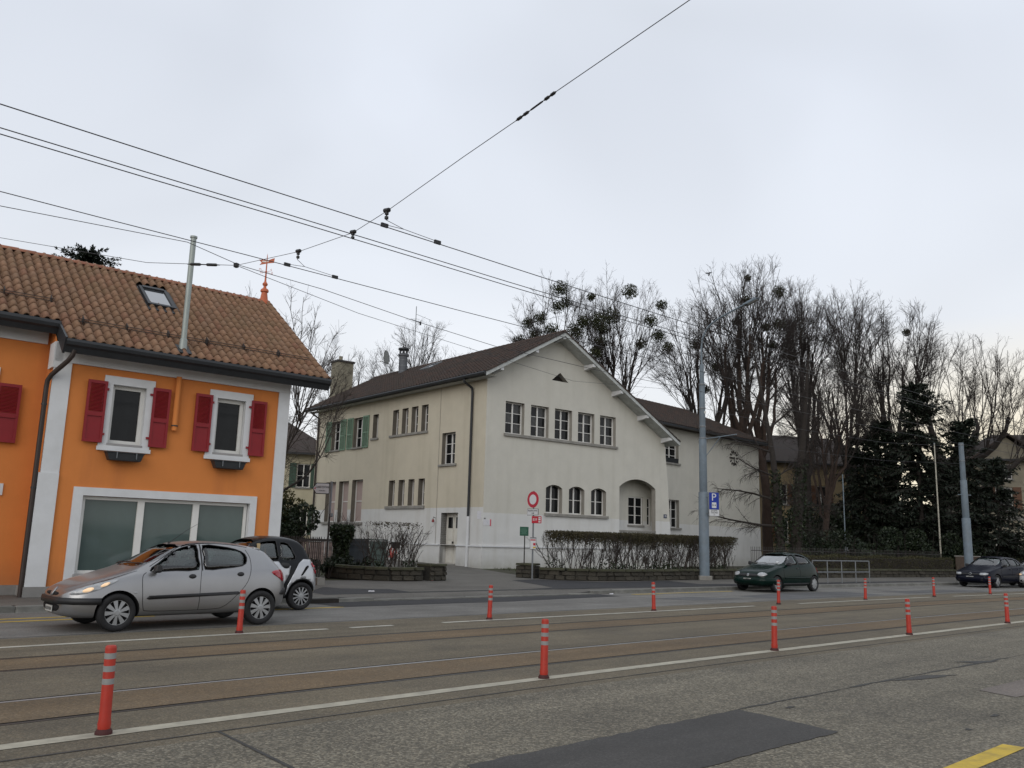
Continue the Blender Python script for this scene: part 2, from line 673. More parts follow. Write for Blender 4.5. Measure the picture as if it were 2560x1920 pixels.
RT = [8.47, 9.49, 11.40, 12.40]        # rail centres
S0, S1 = -60, 420
road = sheet('road', S0, S1, -60, 7.02, 4.0, 0.0, m_agg, ts=[-60, -30, -10, 0, 3, 7.02])
edges = [7.02] + [e for r in RT for e in (r - 0.055, r + 0.055)] + [14.5]
track_bed = sheet('tram_track_bed', S0, S1, edges[0], edges[1], 4.0, 0.0, m_track)
for i, (a, c) in enumerate(((edges[2], edges[3]), (edges[4], edges[5]), (edges[6], edges[7]), (edges[8], edges[9]))):
    sheet('track_strip', S0, S1, a, c, 4.0, 0.0, m_rust if i in (0, 2) else m_track, kind=None, parent=track_bed)
for r in RT:
    m_head = m_steel if r == RT[1] else m_dull
    # railhead, groove floor and guard lip let into the slot
    for nm, a, c, z, mm in (('rail_head', r - 0.05, r + 0.008, 0.0015, m_head), ('rail_groove', r + 0.008, r + 0.043, -0.035, m_groove), ('rail_lip', r + 0.043, r + 0.055, -0.002, m_groove)):
        sheet(nm, S0, S1, a, c, 4.0, z, mm, kind=None, parent=track_bed)
    sheet('rail_flank', S0, S1, r - 0.055, r - 0.05, 4.0, -0.02, m_groove, kind=None, parent=track_bed)
sheet('track_foundation', S0, S1, 6.9, 14.62, 4.0, -0.06, m_groove, kind=None, parent=track_bed)
lane = sheet('far_lane', S0, S1, 14.5, 18.66, 4.0, 0.0, m_lane)


def dip(s):
    if s < 11.0 or s > 20.6:
        return 0.0
    return min(1.0, (s - 11.0) / 1.2, (20.6 - s) / 1.2) * 0.085


def pz(s, t):
    return prof(t) - dip(s) * max(0.0, 1 - (t - 18.83) / 0.5)


pav_t = [18.83, 19.08, 19.33, 20.5, 22.0, 24.0]
pavement = sheet('pavement', -60, 180, 18.83, 24, 0.6, 0, m_pave, ts=pav_t, zf=pz)
ground = sheet('ground', -400, 600, 18.9, 900, 10.0, 0, m_soil, ts=[18.9, 21, 24, 28, 32, 36.5, 45, 70, 140, 400, 900], zf=lambda s, t: prof(t) - (0.14 if t < 22 else 0.03), b=False)
driveway = poly_st('driveway', [(16.6, 23.98), (22.4, 23.98), (23.2, 26), (25.4, 32.5), (28, 37.5), (23, 38.5), (20.5, 36.4), (18.6, 30)], 0.0, m_pave, zf=lambda s, t: prof(t))
# far side of the camera: verge behind the road so that the land goes on
back_ground = sheet('ground', -400, 600, -900, -60, 20.0, -0.02, m_soil, ts=[-900, -300, -60], b=False)

# ---- worn patches, seams and markings (each 4 mm above what it lies on)
def strip(name, s0, s1, t, w, m, parent=None, z=0.004, ds=1.0, zf=None, wear=0.0):
    n = max(1, int(round((s1 - s0) / ds)))
    V, F = [], []
    for i in range(n + 1):
        s = s0 + (s1 - s0) * i / n
        j1, j2 = random.uniform(-wear, wear), random.uniform(-wear, wear)
        V += [W(s, t - w / 2 + j1, z + (zf(s, t) if zf else 0)), W(s, t + w / 2 + j2, z + (zf(s, t) if zf else 0))]
        if i:
            F.append((2 * i - 2, 2 * i, 2 * i + 1, 2 * i - 1))
    o = add_mesh(name, fast_mesh(name, V, F), m, parent)
    if parent is None:
        o['kind'] = 'structure'
    return o


strip('edge_line', -10, 120, 7.63, 0.17, m_line, ds=0.35, wear=0.006)
for a, c in ((-10, 7.75), (8.2, 9.1), (10.25, 20.9), (23.2, 31.8), (33.5, 60), (61, 90)):
    strip('lane_line', a, c, 13.5, 0.13, m_line2, ds=0.35, wear=0.006)
strip('tar_seam', -10, 60, 7.2, 0.025, m_tar, road, ds=0.3, wear=0.006)
strip('tar_seam', 7.55, 16.5, 5.18, 0.03, m_tar, road, ds=0.2, wear=0.018)
strip('tar_seam', -10, 60, 14.56, 0.03, m_tar, lane, ds=0.3, wear=0.01)
poly_st('tar_seam', [(3.09, 7.18), (3.12, 7.18), (3.06, 5.0), (3.0, 3.0), (2.96, 3.0), (3.02, 5.0)], 0.004, m_tar, road)
poly_st('asphalt_patch', [(4.1, 5.17), (7.62, 5.17), (7.5, 4.06), (5.45, 4.08), (3.6, 4.05)], 0.005, m_patch, road, wob=0.018)
poly_st('asphalt_patch', [(10.9, 5.14), (11.8, 5.1), (12.3, 4.86), (11.4, 4.95)], 0.005, m_patch, road, wob=0.02)
poly_st('asphalt_patch', [(13.6, 5.45), (14.1, 5.28), (14.4, 5.1), (13.8, 5.15)], 0.005, m_tar, road, wob=0.02)
m_pale = aggregate('pale_concrete_patch', (0.16, 0.14, 0.125), 70, 0.25, (1, 0.9, 0.85))
poly_st('concrete_patch', [(11.15, 4.2), (16, 4.2), (15.5, 3.3), (11.0, 3.75)], 0.005, m_pale, road, wob=0.01)
for s, t, a in ((9.5, 3.5, .16), (10.1, 3.35, .1), (10.3, 3.2, .13), (8.6, 3.4, .08), (11.3, 3.85, .12), (8.1, 4.95, .15)):
    poly_st('tar_spot', [(s, t), (s + a, t + .02), (s + a * 1.2, t - .03), (s + .3 * a, t - .04)], 0.004, m_tar, road)
poly_st('bay_marking', [(5.2, 2.96), (8.25, 2.97), (8.28, 2.80), (5.2, 2.80)], 0.005, m_yel)
strip('yellow_kerb_line', -8, 6.0, 16.95, 0.12, m_yel, ds=0.4, wear=0.005)
strip('yellow_kerb_line', -8, 6.0, 17.45, 0.12, m_yel, ds=0.4, wear=0.005)
strip('yellow_bay_line', 6.0, 10.35, 17.36, 0.13, m_yel, ds=0.4, wear=0.005)
strip('yellow_bay_line', 21.3, 26.8, 18.22, 0.12, m_yel, ds=0.4, wear=0.005)
poly_st('yellow_bay_line', [(21.3, 18.2), (21.4, 18.2), (22.1, 17.6), (22.0, 17.6)], 0.004, m_yel)
poly_st('asphalt_patch', [(10.2, 18.64), (20.2, 18.64), (20.2, 17.75), (15.5, 17.28), (10.3, 17.38)], 0.0045, m_patch2, lane, wob=0.01)
m_lanepatch = aggregate('dull_asphalt_patch', (0.095, 0.096, 0.098), 70, 0.2, (1, 1, 1), bump=0.2)
poly_st('asphalt_patch', [(20.4, 16.6), (22.3, 16.7), (23.4, 15.5), (21.1, 15.6)], 0.0045, m_lanepatch, lane, wob=0.02)
poly_st('asphalt_patch', [(24.2, 16.2), (27.6, 16.9), (31.5, 16.6), (31.2, 14.9), (24.5, 14.75)], 0.0045, m_lanepatch, lane, wob=0.02)
poly_st('asphalt_patch', [(33.5, 16.2), (40, 16.0), (40, 15.0), (33.5, 15.1)], 0.0045, m_lanepatch, lane, wob=0.02)
poly_st('asphalt_patch', [(12.3, 21.6), (12.45, 21.05), (13.7, 20.6), (13.75, 19.4), (12.0, 19.35), (11.0, 19.35), (11.0, 20.2), (12.2, 21.6)], 0.004, m_patch2, pavement, zf=lambda s, t: prof(t), wob=0.01)
poly_st('asphalt_patch', [(13.75, 19.6), (17.4, 19.6), (17.4, 19.36), (13.75, 19.36)], 0.004, m_patch2, pavement, zf=lambda s, t: prof(t))
poly_st('asphalt_patch', [(17.4, 19.5), (19.5, 19.95), (20.6, 23.2), (21.9, 23.3), (23.7, 21.65), (27.6, 21.75), (27.3, 20.1), (29.6, 19.7), (44, 19.9), (44, 19.36), (17.4, 19.36)], 0.004, m_patch2, pavement, zf=lambda s, t: prof(t), wob=0.01)

# ---- kerb stones, each its own block
kerb = thing('kerb', None, None)
kerb['kind'] = 'structure'
kb = bmesh.new()
bmesh.ops.create_cube(kb, size=1.0)
bmesh.ops.bevel(kb, geom=list(kb.edges), offset=0.05, segments=1, affect='EDGES', clamp_overlap=True)
for v in kb.verts:
    v.co.x *= 0.988
kme = bpy.data.meshes.new('kerb_stone')
kb.to_mesh(kme)
kb.free()
kme.materials.append(m_kerb)
s = -14.0
while s < 95:
    L = 1.0
    a, c = Vector(W(s, 18.745)), Vector(W(s + L, 18.745))
    top = 0.125 - dip(s + L / 2) + random.uniform(-.004, .004)
    M = Matrix.Translation(((a.x + c.x) / 2, (a.y + c.y) / 2, top - 0.14)) @ Matrix.Rotation(math.atan2(c.y - a.y, c.x - a.x), 4, 'Z') @ Matrix.Diagonal((L, 0.168, 0.28, 1))
    inst('kerb_stone', kme, kerb, M)
    s += L
drain = MB(Matrix.Translation(W(10.45, 18.55, 0)) @ Matrix.Rotation(HD, 4, 'Z'))
drain.box(-0.45, 0.45, -0.06, 0.10, 0.004, 0.10)
drain.build('kerb_drain', m_groove, kerb)

# ------------------------------------------------------------------ field-stone walls
STONES = []
for k in range(7):
    b = bmesh.new()
    bmesh.ops.create_cube(b, size=1.0)
    bmesh.ops.bevel(b, geom=list(b.edges), offset=0.09, segments=1, affect='EDGES', clamp_overlap=True)
    for v in b.verts:
        v.co += Vector((random.uniform(-.10, .10), random.uniform(-.06, .06), random.uniform(-.10, .10)))
    me = bpy.data.meshes.new('stone')
    b.to_mesh(me)
    b.free()
    me.materials.append(m_stone)
    STONES.append(me)
CAPS = []
for k in range(3):
    b = bmesh.new()
    bmesh.ops.create_cube(b, size=1.0)
    bmesh.ops.bevel(b, geom=list(b.edges), offset=0.07, segments=1, affect='EDGES', clamp_overlap=True)
    for v in b.verts:
        v.co += Vector((random.uniform(-.02, .02), random.uniform(-.03, .03), random.uniform(-.06, .06)))
    me = bpy.data.meshes.new('coping_stone')
    b.to_mesh(me)
    b.free()
    me.materials.append(m_cap)
    CAPS.append(me)


def resample(path, step=0.1):
    P = [Vector((p[0], p[1], 0)) for p in path]
    out, ang, d = [], [], 0.0
    tot = sum((P[i + 1] - P[i]).length for i in range(len(P) - 1))

    def at(x):
        for i in range(len(P) - 1):
            L = (P[i + 1] - P[i]).length
            if x <= L or i == len(P) - 2:
                return P[i] + (P[i + 1] - P[i]) * (x / L), math.atan2((P[i + 1] - P[i]).y, (P[i + 1] - P[i]).x)
            x -= L
    return at, tot


def stone_wall(name, label, path, hgt, th, rows, slen, group=None, cap=0.09, z0=None):
    root = thing(name, label, 'wall', (path[0][0], path[0][1], 0), group=group)
    o = Vector((path[0][0], path[0][1], 0))
    at, tot = resample(path)
    core = MB()
    N = max(2, int(tot / 0.5))
    ring = []
    for i in range(N + 1):
        p, a = at(tot * i / N)
        nx, ny = -math.sin(a), math.cos(a)
        g = gz(p.x, p.y) if z0 is None else z0
        w = th / 2 - 0.035
        ring.append([(p.x - o.x + nx * q, p.y - o.y + ny * q, z) for q, z in ((-w, g - .2), (w, g - .2), (w, g + hgt - .02), (-w, g + hgt - .02))])
    for i in range(N):
        A, C = ring[i], ring[i + 1]
        core.add(A + C, [(0, 1, 5, 4), (1, 2, 6, 5), (2, 3, 7, 6), (3, 0, 4, 7)])
    core.add(ring[0], [(0, 1, 2, 3)])
    core.add(ring[-1], [(3, 2, 1, 0)])
    core.build('mortar_core', m_mortar, root)
    rh = hgt / rows
    for r_ in range(rows):
        x = -random.uniform(0, slen * 0.5)
        while x < tot - 0.05:
            L = slen * random.uniform(0.65, 1.35)
            xa, xb = max(x, 0), min(x + L, tot)
            if xb - xa > 0.06:
                p, a = at((xa + xb) / 2)
                g = gz(p.x, p.y) if z0 is None else z0
                M = Matrix.Translation((p.x - o.x, p.y - o.y, g + rh * (r_ + .5))) @ Matrix.Rotation(a, 4, 'Z') @ Matrix.Rotation(random.uniform(-.03, .03), 4, 'Y') \
                    @ Matrix.Diagonal(((xb - xa) * 0.95, th + random.uniform(-.015, .03), rh * random.uniform(.86, .95), 1))
                inst('stone', random.choice(STONES), root, M)
            x += L
    if cap:
        x = 0
        while x < tot - 0.05:
            L = min(random.uniform(.6, 1.0), tot - x)
            p, a = at(x + L / 2)
            g = gz(p.x, p.y) if z0 is None else z0
            M = Matrix.Translation((p.x - o.x, p.y - o.y, g + hgt + cap / 2)) @ Matrix.Rotation(a, 4, 'Z') @ Matrix.Diagonal((L * .985, th + 0.08, cap, 1))
            inst('coping_stone', random.choice(CAPS), root, M)
            x += L
    return root


def catmull(pts, k=6):
    out = []
    P = [pts[0]] + list(pts) + [pts[-1]]
    for i in range(1, len(P) - 2):
        for j in range(k):
            u = j / k
            out.append(tuple(0.5 * ((2 * P[i][d]) + (-P[i - 1][d] + P[i + 1][d]) * u + (2 * P[i - 1][d] - 5 * P[i][d] + 4 * P[i + 1][d] - P[i + 2][d]) * u * u
                                   + (-P[i - 1][d] + 3 * P[i][d] - 3 * P[i + 1][d] + P[i + 2][d]) * u ** 3) for d in range(len(P[0]))))
    out.append(tuple(pts[-1]))
    return out


RWALL = catmull([(1.25, 32.55), (2.1, 32.25), (3.6, 32.75), (5.6, 34.35), (7.9, 36.4), (10.35, 38.55)], 5)
stone_wall('garden_wall', 'low mossy stone wall under the long trimmed hedge beside the grey lamp mast', RWALL, 0.34, 0.3, 2, 0.42)
LWALL = catmull([(-5.9, 28.75), (-5.0, 28.2), (-4.0, 28.0), (-3.2, 28.35), (-2.85, 28.75)], 5)
stone_wall('garden_wall', 'low curved dark stone wall in front of the bicycles and bare hedge', LWALL, 0.34, 0.3, 2, 0.42)
stone_wall('gate_pillar', 'stone gate pillar with slab top at the end of the curved wall, left of driveway', [(-2.78, 28.95), (-2.28, 29.5)], 0.46, 0.7, 3, 0.34, cap=0.08)
stone_wall('gate_pillar', 'stone gate pillar beside the sign post, right of driveway', [(0.45, 33.05), (1.15, 32.75)], 0.46, 0.6, 3, 0.34, cap=0.08)
FWALL = catmull([W(33.5, 22.6)[:2], W(38, 22.6)[:2], W(44, 22.6)[:2], W(52, 22.6)[:2], W(64, 22.6)[:2]], 4)
stone_wall('garden_wall', 'long low dark stone wall behind the tubular railing under the clipped box hedge', FWALL, 0.36, 0.3, 2, 0.5)
# ------------------------------------------------------------------ house materials
m_trim = mat('white_render_trim', (0.60, 0.61, 0.62), 0.85, var=0.05, vscale=2.0, bump=0.12, bscale=90, stain=(0.45, 0.45, 0.43), sscale=1.5, samount=0.4)
m_plinth = mat('grey_plinth', (0.22, 0.215, 0.205), 0.9, var=0.12, vscale=3, bump=0.3)
m_red = mat('crimson_shutter_paint', (0.215, 0.008, 0.013), 0.5, var=0.07, vscale=4)
m_fascia = mat('anthracite_fascia', (0.022, 0.024, 0.027), 0.5, var=0.15, vscale=4)
m_pipe = mat('dark_brown_downpipe', (0.035, 0.024, 0.02), 0.45, var=0.15, vscale=3)
m_frost = mat('frosted_shop_glass', (0.072, 0.100, 0.094), 0.06, var=0.14, vscale=1.1, spec=0.5)
m_sill = mat('grey_stone_sill', (0.30, 0.29, 0.285), 0.85, var=0.1, vscale=4)
m_vane = mat('orange_red_vane_paint', (0.48, 0.125, 0.055), 0.6, var=0.1)
m_flue = mat('flue_metal', (0.30, 0.33, 0.31), 0.45, metal=0.3, var=0.1, vscale=3)


def tile_mat(name, cols, moss, rough=0.85, samount=0.6):
    m = mat(name, cols[0], rough, var=0.22, vscale=9, stain=moss, sscale=1.6, samount=samount, bump=0.3, bscale=60)
    n, l, b = nodes_of(m)
    # the fired colour differs from tile to tile
    sc = [q for q in n if q.type == 'VECT_MATH' and not q.inputs[0].is_linked][0]
    g = n.new('ShaderNodeNewGeometry')
    oi = n.new('ShaderNodeObjectInfo')
    ad = n.new('ShaderNodeMath')
    ad.operation = 'ADD'
    l.new(g.outputs['Random Per Island'], ad.inputs[0])
    l.new(oi.outputs['Random'], ad.inputs[1])
    fr = n.new('ShaderNodeMath')
    fr.operation = 'FRACT'
    l.new(ad.outputs[0], fr.inputs[0])
    rp = n.new('ShaderNodeValToRGB')
    rp.color_ramp.elements[0].color = (*cols[0], 1)
    rp.color_ramp.elements[1].color = (*cols[-1], 1)
    for i, c in enumerate(cols[1:-1]):
        e = rp.color_ramp.elements.new((i + 1) / (len(cols) - 1))
        e.color = (*c, 1)
    l.new(fr.outputs[0], rp.inputs[0])
    l.new(rp.outputs[0], sc.inputs[0])
    return m


m_tile = tile_mat('clay_tile', [(0.175, 0.103, 0.062), (0.215, 0.122, 0.072), (0.195, 0.117, 0.075), (0.24, 0.138, 0.084), (0.185, 0.093, 0.058)], (0.13, 0.095, 0.05), samount=0.6)
m_tile2 = tile_mat('dark_old_tile', [(0.040, 0.029, 0.025), (0.052, 0.036, 0.030), (0.034, 0.027, 0.025), (0.064, 0.038, 0.029), (0.046, 0.036, 0.031)], (0.035, 0.034, 0.026))


def two_tone(name, upper, lower, zs, stain_u, stain_l, streak=0.28):
    """render painted in two colours with the join at height zs, streaks and damp foot"""
    m = mat(name, upper, 0.92, var=0.05, vscale=1.3, bump=0.2, bscale=70)
    n, l, b = nodes_of(m)
    sc = [q for q in n if q.type == 'VECT_MATH' and not q.inputs[0].is_linked][0]
    tc = n.new('ShaderNodeTexCoord')
    sp = n.new('ShaderNodeSeparateXYZ')
    l.new(tc.outputs['Object'], sp.inputs[0])
    gt = n.new('ShaderNodeMath')
    gt.operation = 'GREATER_THAN'
    gt.inputs[1].default_value = zs
    nz = n.new('ShaderNodeTexNoise')
    nz.inputs['Scale'].default_value = 3.0
    l.new(tc.outputs['Object'], nz.inputs['Vector'])
    wob = n.new('ShaderNodeMath')
    wob.operation = 'MULTIPLY_ADD'
    wob.inputs[1].default_value = 0.05
    l.new(nz.outputs[0], wob.inputs[0])
    l.new(sp.outputs['Z'], wob.inputs[2])
    l.new(wob.outputs[0], gt.inputs[0])
    mx = n.new('ShaderNodeMix')
    mx.data_type = 'RGBA'
    mx.inputs[6].default_value = (*lower, 1)
    mx.inputs[7].default_value = (*upper, 1)
    l.new(gt.outputs[0], mx.inputs[0])
    # vertical rain streaks: noise stretched along z
    mp = n.new('ShaderNodeMapping')
    mp.inputs['Scale'].default_value = (1.6, 1.6, 0.12)
    l.new(tc.outputs['Object'], mp.inputs[0])
    ns = n.new('ShaderNodeTexNoise')
    ns.inputs['Scale'].default_value = 1.4
    ns.inputs['Detail'].default_value = 6
    l.new(mp.outputs[0], ns.inputs['Vector'])
    mr = n.new('ShaderNodeMapRange')
    mr.inputs['From Min'].default_value = 0.5
    mr.inputs['From Max'].default_value = 0.8
    mr.inputs['To Max'].default_value = streak
    l.new(ns.outputs[0], mr.inputs[0])
    m2 = n.new('ShaderNodeMix')
    m2.data_type = 'RGBA'
    m2.inputs[7].default_value = (*stain_u, 1)
    l.new(mr.outputs[0], m2.inputs[0])
    l.new(mx.outputs[2], m2.inputs[6])
    # damp, splashed foot of the wall
    fz = n.new('ShaderNodeMapRange')
    fz.inputs['From Min'].default_value = 0.25
    fz.inputs['From Max'].default_value = 0.95
    fz.inputs['To Min'].default_value = 0.85
    fz.inputs['To Max'].default_value = 0.0
    nf = n.new('ShaderNodeTexNoise')
    nf.inputs['Scale'].default_value = 2.2
    nf.inputs['Detail'].default_value = 6
    l.new(tc.outputs['Object'], nf.inputs['Vector'])
    l.new(sp.outputs['Z'], fz.inputs[0])
    mu = n.new('ShaderNodeMath')
    mu.operation = 'MULTIPLY'
    l.new(fz.outputs[0], mu.inputs[0])
    l.new(nf.outputs[0], mu.inputs[1])
    m3 = n.new('ShaderNodeMix')
    m3.data_type = 'RGBA'
    m3.inputs[7].default_value = (*stain_l, 1)
    l.new(mu.outputs[0], m3.inputs[0])
    l.new(m2.outputs[2], m3.inputs[6])
    l.new(m3.outputs[2], sc.inputs[0])
    return m


m_orange = two_tone('orange_render', (0.60, 0.205, 0.052), (0.60, 0.205, 0.052), -9.0, (0.44, 0.145, 0.045), (0.28, 0.12, 0.06), 0.6)
m_front = two_tone('ivory_render_front', (0.525, 0.51, 0.455), (0.585, 0.585, 0.57), 2.83, (0.36, 0.34, 0.28), (0.20, 0.19, 0.13))
m_side = two_tone('beige_render_side', (0.50, 0.455, 0.36), (0.57, 0.57, 0.555), 3.07, (0.30, 0.26, 0.18), (0.22, 0.205, 0.16))
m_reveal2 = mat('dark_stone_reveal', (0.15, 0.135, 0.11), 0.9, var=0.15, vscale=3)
m_reveal = mat('stone_reveal', (0.27, 0.255, 0.225), 0.9, var=0.12, vscale=3)
m_wood_w = mat('white_barge_board', (0.42, 0.44, 0.43), 0.6, var=0.15, vscale=4, stain=(0.2, 0.2, 0.19), sscale=3, samount=0.6)
m_door = mat('cream_door_paint', (0.60, 0.58, 0.52), 0.55, var=0.08, vscale=3)
m_green = mat('green_shutter_paint', (0.15, 0.235, 0.165), 0.6, var=0.15, vscale=5)
m_chim = mat('weathered_chimney_render', (0.22, 0.20, 0.15), 0.95, var=0.25, vscale=3, stain=(0.07, 0.065, 0.05), sscale=1.4, samount=0.8)
m_blind = mat('pale_pink_blind', (0.37, 0.29, 0.265), 0.85, var=0.06, vscale=2)

m_pane_c = mat('curtained_window_glass', (0.055, 0.056, 0.055), 0.06, var=0.4, vscale=5, spec=0.22)
UNIT = MB().box(-.5, .5, -.5, .5, -.5, .5).mesh('pane')


def unit_for(m, cache={}):
    if m.name not in cache:
        me = UNIT.copy()
        me.materials.append(m)
        cache[m.name] = me
    return cache[m.name]


def window(root, M, x0, x1, z0, z1, cols, rows, depth, fr=0.06, bar=0.028, mull=0.07, m=None, gm=None, sill=None, sillm=None, name='window', split=None):
    """casement window set at y=depth behind the wall face: a frame with bars, each pane an object of its own"""
    m = m or m_white
    gm = gm or m_pane
    b = MB(M)
    y0, y1 = depth - 0.05, depth + 0.03
    b.box(x0, x0 + fr, y0, y1, z0, z1)
    b.box(x1 - fr, x1, y0, y1, z0, z1)
    b.box(x0 + fr, x1 - fr, y0, y1, z0, z0 + fr)
    b.box(x0 + fr, x1 - fr, y0, y1, z1 - fr, z1)
    ix0, ix1, iz0, iz1 = x0 + fr, x1 - fr, z0 + fr, z1 - fr
    w = (ix1 - ix0 - mull * (cols - 1)) / cols
    h = (iz1 - iz0 - bar * (rows - 1)) / rows
    for c in range(1, cols):
        xa = ix0 + c * w + (c - 1) * mull
        b.box(xa, xa + mull, y0 - .004, y1, iz0, iz1)
    for c in range(cols):
        xa = ix0 + c * (w + mull)
        for r_ in range(1, rows):
            za = iz0 + r_ * h + (r_ - 1) * bar
            b.box(xa, xa + w, y0 + .012, y1, za, za + bar)
    o = b.build(name, m, root)
    for c in range(cols):
        xa = ix0 + c * (w + mull)
        for r_ in range(rows):
            za = iz0 + r_ * (h + bar)
            inst('pane', unit_for(gm[(c + r_) % len(gm)] if isinstance(gm, list) else gm), o, M @ Matrix.Translation((xa + w / 2, depth, za + h / 2)) @ Matrix.Rotation(random.uniform(-.006, .006), 4, 'Z')
                 @ Matrix.Rotation(random.uniform(-.008, .008), 4, 'X') @ Matrix.Diagonal((w, 0.008, h, 1)))
    if sill:
        sb = MB(M)
        sb.box(x0 - sill[0], x1 + sill[0], -sill[1], depth - 0.05, z0 - sill[2], z0)
        sb.build('sill', sillm or m_sill, o)
    return o


def rect(x0, x1, z0, z1):
    return [(x0, z0), (x1, z0), (x1, z1), (x0, z1)]


def arch(x0, x1, z0, zs, zt, n=8):
    """segmental arched opening: springing at zs, crown at zt"""
    w, h = (x1 - x0) / 2, zt - zs
    r_ = (w * w + h * h) / (2 * h)
    cx, cz = (x0 + x1) / 2, zt - r_
    a = math.asin(min(1, w / r_))
    return [(x0, z0), (x1, z0)] + [(cx + r_ * math.sin(a - 2 * a * i / n), cz + r_ * math.cos(a - 2 * a * i / n)) for i in range(n + 1)]


def tile_mesh(name, w, L, hb, m, drop=0.03, th=0.014):
    """one interlocking tile: shallow pan and round roll, lower edge lifted over the next row"""
    xs = [0, .08, .17, .25, .36, .49, .62, .75, .87, 1.0]
    zs = [.12, -.22, -.25, .10, .62, .93, 1.0, .88, .55, .05]
    pr = [(x * w, z * hb) for x, z in zip(xs, zs)]
    k = len(pr)
    V = [(x, 0, z + drop) for x, z in pr] + [(x, L, z) for x, z in pr] + [(x, 0, z + drop - th - .010) for x, z in pr]
    F = [(i, i + 1, k + i + 1, k + i) for i in range(k - 1)] + [(2 * k + i, 2 * k + i + 1, i + 1, i) for i in range(k - 1)]
    me = bpy.data.meshes.new(name)
    me.from_pydata(V, [], F)
    me.polygons.foreach_set('use_smooth', [i < k - 1 for i in range(len(F))])
    me.materials.append(m)
    me.update()
    return me


def lay_tiles(roof, MW, me, cells, limit, name='roof_tile'):
    """cells: local matrices; the nearest ones become parts, the rest one joined part"""
    rootM = MW
    cells = sorted(cells, key=lambda M: (rootM @ M.translation - Vector((0, 0, 1.6))).length)
    for M in cells[:limit]:
        inst(name, me, roof, M)
    rest = cells[limit:]
    if rest:
        V0 = np.array([v.co[:] for v in me.vertices])
        F0 = np.array([p.vertices[:] for p in me.polygons])
        Vs, Fs = [], []
        for i, M in enumerate(rest):
            A = np.array(M)
            Vs.append(V0 @ A[:3, :3].T + A[:3, 3])
            Fs.append(F0 + i * len(V0))
        mm = fast_mesh(name + 's', np.concatenate(Vs), np.concatenate(Fs), smooth=False)
        o = add_mesh(name + 's', mm, me.materials[0], roof)
        o['kind'] = 'stuff'


def jit(M, a=0.012):
    return M @ Matrix.Rotation(random.uniform(-a, a), 4, 'Z') @ Matrix.Translation((random.uniform(-.003, .003), random.uniform(-.008, .008), random.uniform(0, .005)))


# ================================================================== orange house
OH = thing('corner_house', 'orange rendered house with white trim, crimson shutters and clay tile roof', 'house', (-9.93, 18.43, 0), R(40.23))
OHW = Matrix.Translation((-9.93, 18.43, 0)) @ Matrix.Rotation(R(40.23), 4, 'Z')
I4 = Matrix.Identity(4)
b = MB()
b.wall(rect(-0.14, 5.40, 0.0, 5.62), [rect(1.10, 1.84, 3.50, 4.84), rect(3.52, 4.26, 3.50, 4.84), rect(0.73, 4.57, 0.56, 2.31)], 0.2)
b.quad((-0.14, 0, 0), (-0.14, 0.7, 0), (-0.14, 0.7, 6.2), (-0.14, 0, 5.62))
b.quad((5.40, 0, 0), (5.40, 7.3, 0), (5.40, 7.3, 5.62), (5.40, 0, 5.62))
b.add([(5.40, 0, 5.62), (5.40, 7.3, 5.62), (5.40, 3.65, 8.15)], [(0, 1, 2)])
b.quad((-8, 7.3, 0), (5.4, 7.3, 0), (5.4, 7.3, 5.62), (-8, 7.3, 5.62))
b.build('wall', [m_orange, m_trim], OH)
b = MB(Matrix.Translation((0, 0.7, 0)))
b.wall(rect(-8.0, -0.14, 0.0, 6.3), [rect(-2.05, -1.28, 3.55, 4.75)], 0.2)
b.build('wall', [m_orange, m_trim], OH)
# trim: pilasters, frieze, plinth
b = MB()
b.box(-0.16, 0.20, -0.035, 0.02, 0.36, 5.19)
b.box(-0.20, 0.20, -0.06, 0.02, 0.36, 2.75)
b.box(-0.19, 0.0, -0.05, 0.4, 5.05, 5.62)
b.build('corner_pilaster', m_trim, OH)
b = MB()
b.box(5.12, 5.42, -0.035, 0.5, 0.36, 5.19)
b.build('corner_pilaster', m_trim, OH)
b = MB()
b.box(-0.16, 5.42, -0.05, 0.0, 5.19, 5.63)
b.build('frieze', m_trim, OH)
b = MB()
b.box(-8, -0.2, 0.65, 0.71, 5.66, 6.2)
b.build('frieze', m_trim, OH)
b = MB()
b.box(-0.22, 5.45, -0.07, 0.0, 0.0, 0.36)
b.box(-8, -0.22, 0.63, 0.7, 0.0, 0.36)
b.box(-0.22, -0.14, 0.0, 0.7, 0.0, 0.36)
b.build('plinth', m_plinth, OH)


def shutter(root, M, x0, x1, z0, z1, m, y=-0.05, name='shutter'):
    """two-panel shutter: louvred upper panel, plain lower panel, ledge between"""
    b = MB(M)
    w = x1 - x0
    st = 0.055
    b.box(x0, x0 + st, y, y + .04, z0, z1)
    b.box(x1 - st, x1, y, y + .04, z0, z1)
    b.box(x0 + st, x1 - st, y, y + .04, z0, z0 + .07)
    b.box(x0 + st, x1 - st, y, y + .04, z1 - .07, z1)
    zm = z0 + (z1 - z0) * 0.42
    b.box(x0 + st, x1 - st, y - .012, y + .04, zm, zm + .035)
    b.box(x0 + st, x1 - st, y + .015, y + .035, z0 + .07, zm)
    b.box(x0 + st, x1 - st, y, y + .04, zm + .035, zm + .10)
    o = b.build(name, m, root)
    sl = MB(M)
    z = zm + .11
    while z < z1 - .09:
        sl.hexa([(x0 + st, y + .004, z), (x1 - st, y + .004, z), (x1 - st, y + .032, z + .022), (x0 + st, y + .032, z + .022)],
                [(x0 + st, y + .004, z + .006), (x1 - st, y + .004, z + .006), (x1 - st, y + .032, z + .028), (x0 + st, y + .032, z + .028)])
        z += .03
    sl.build('louvres', m, o)
    return o


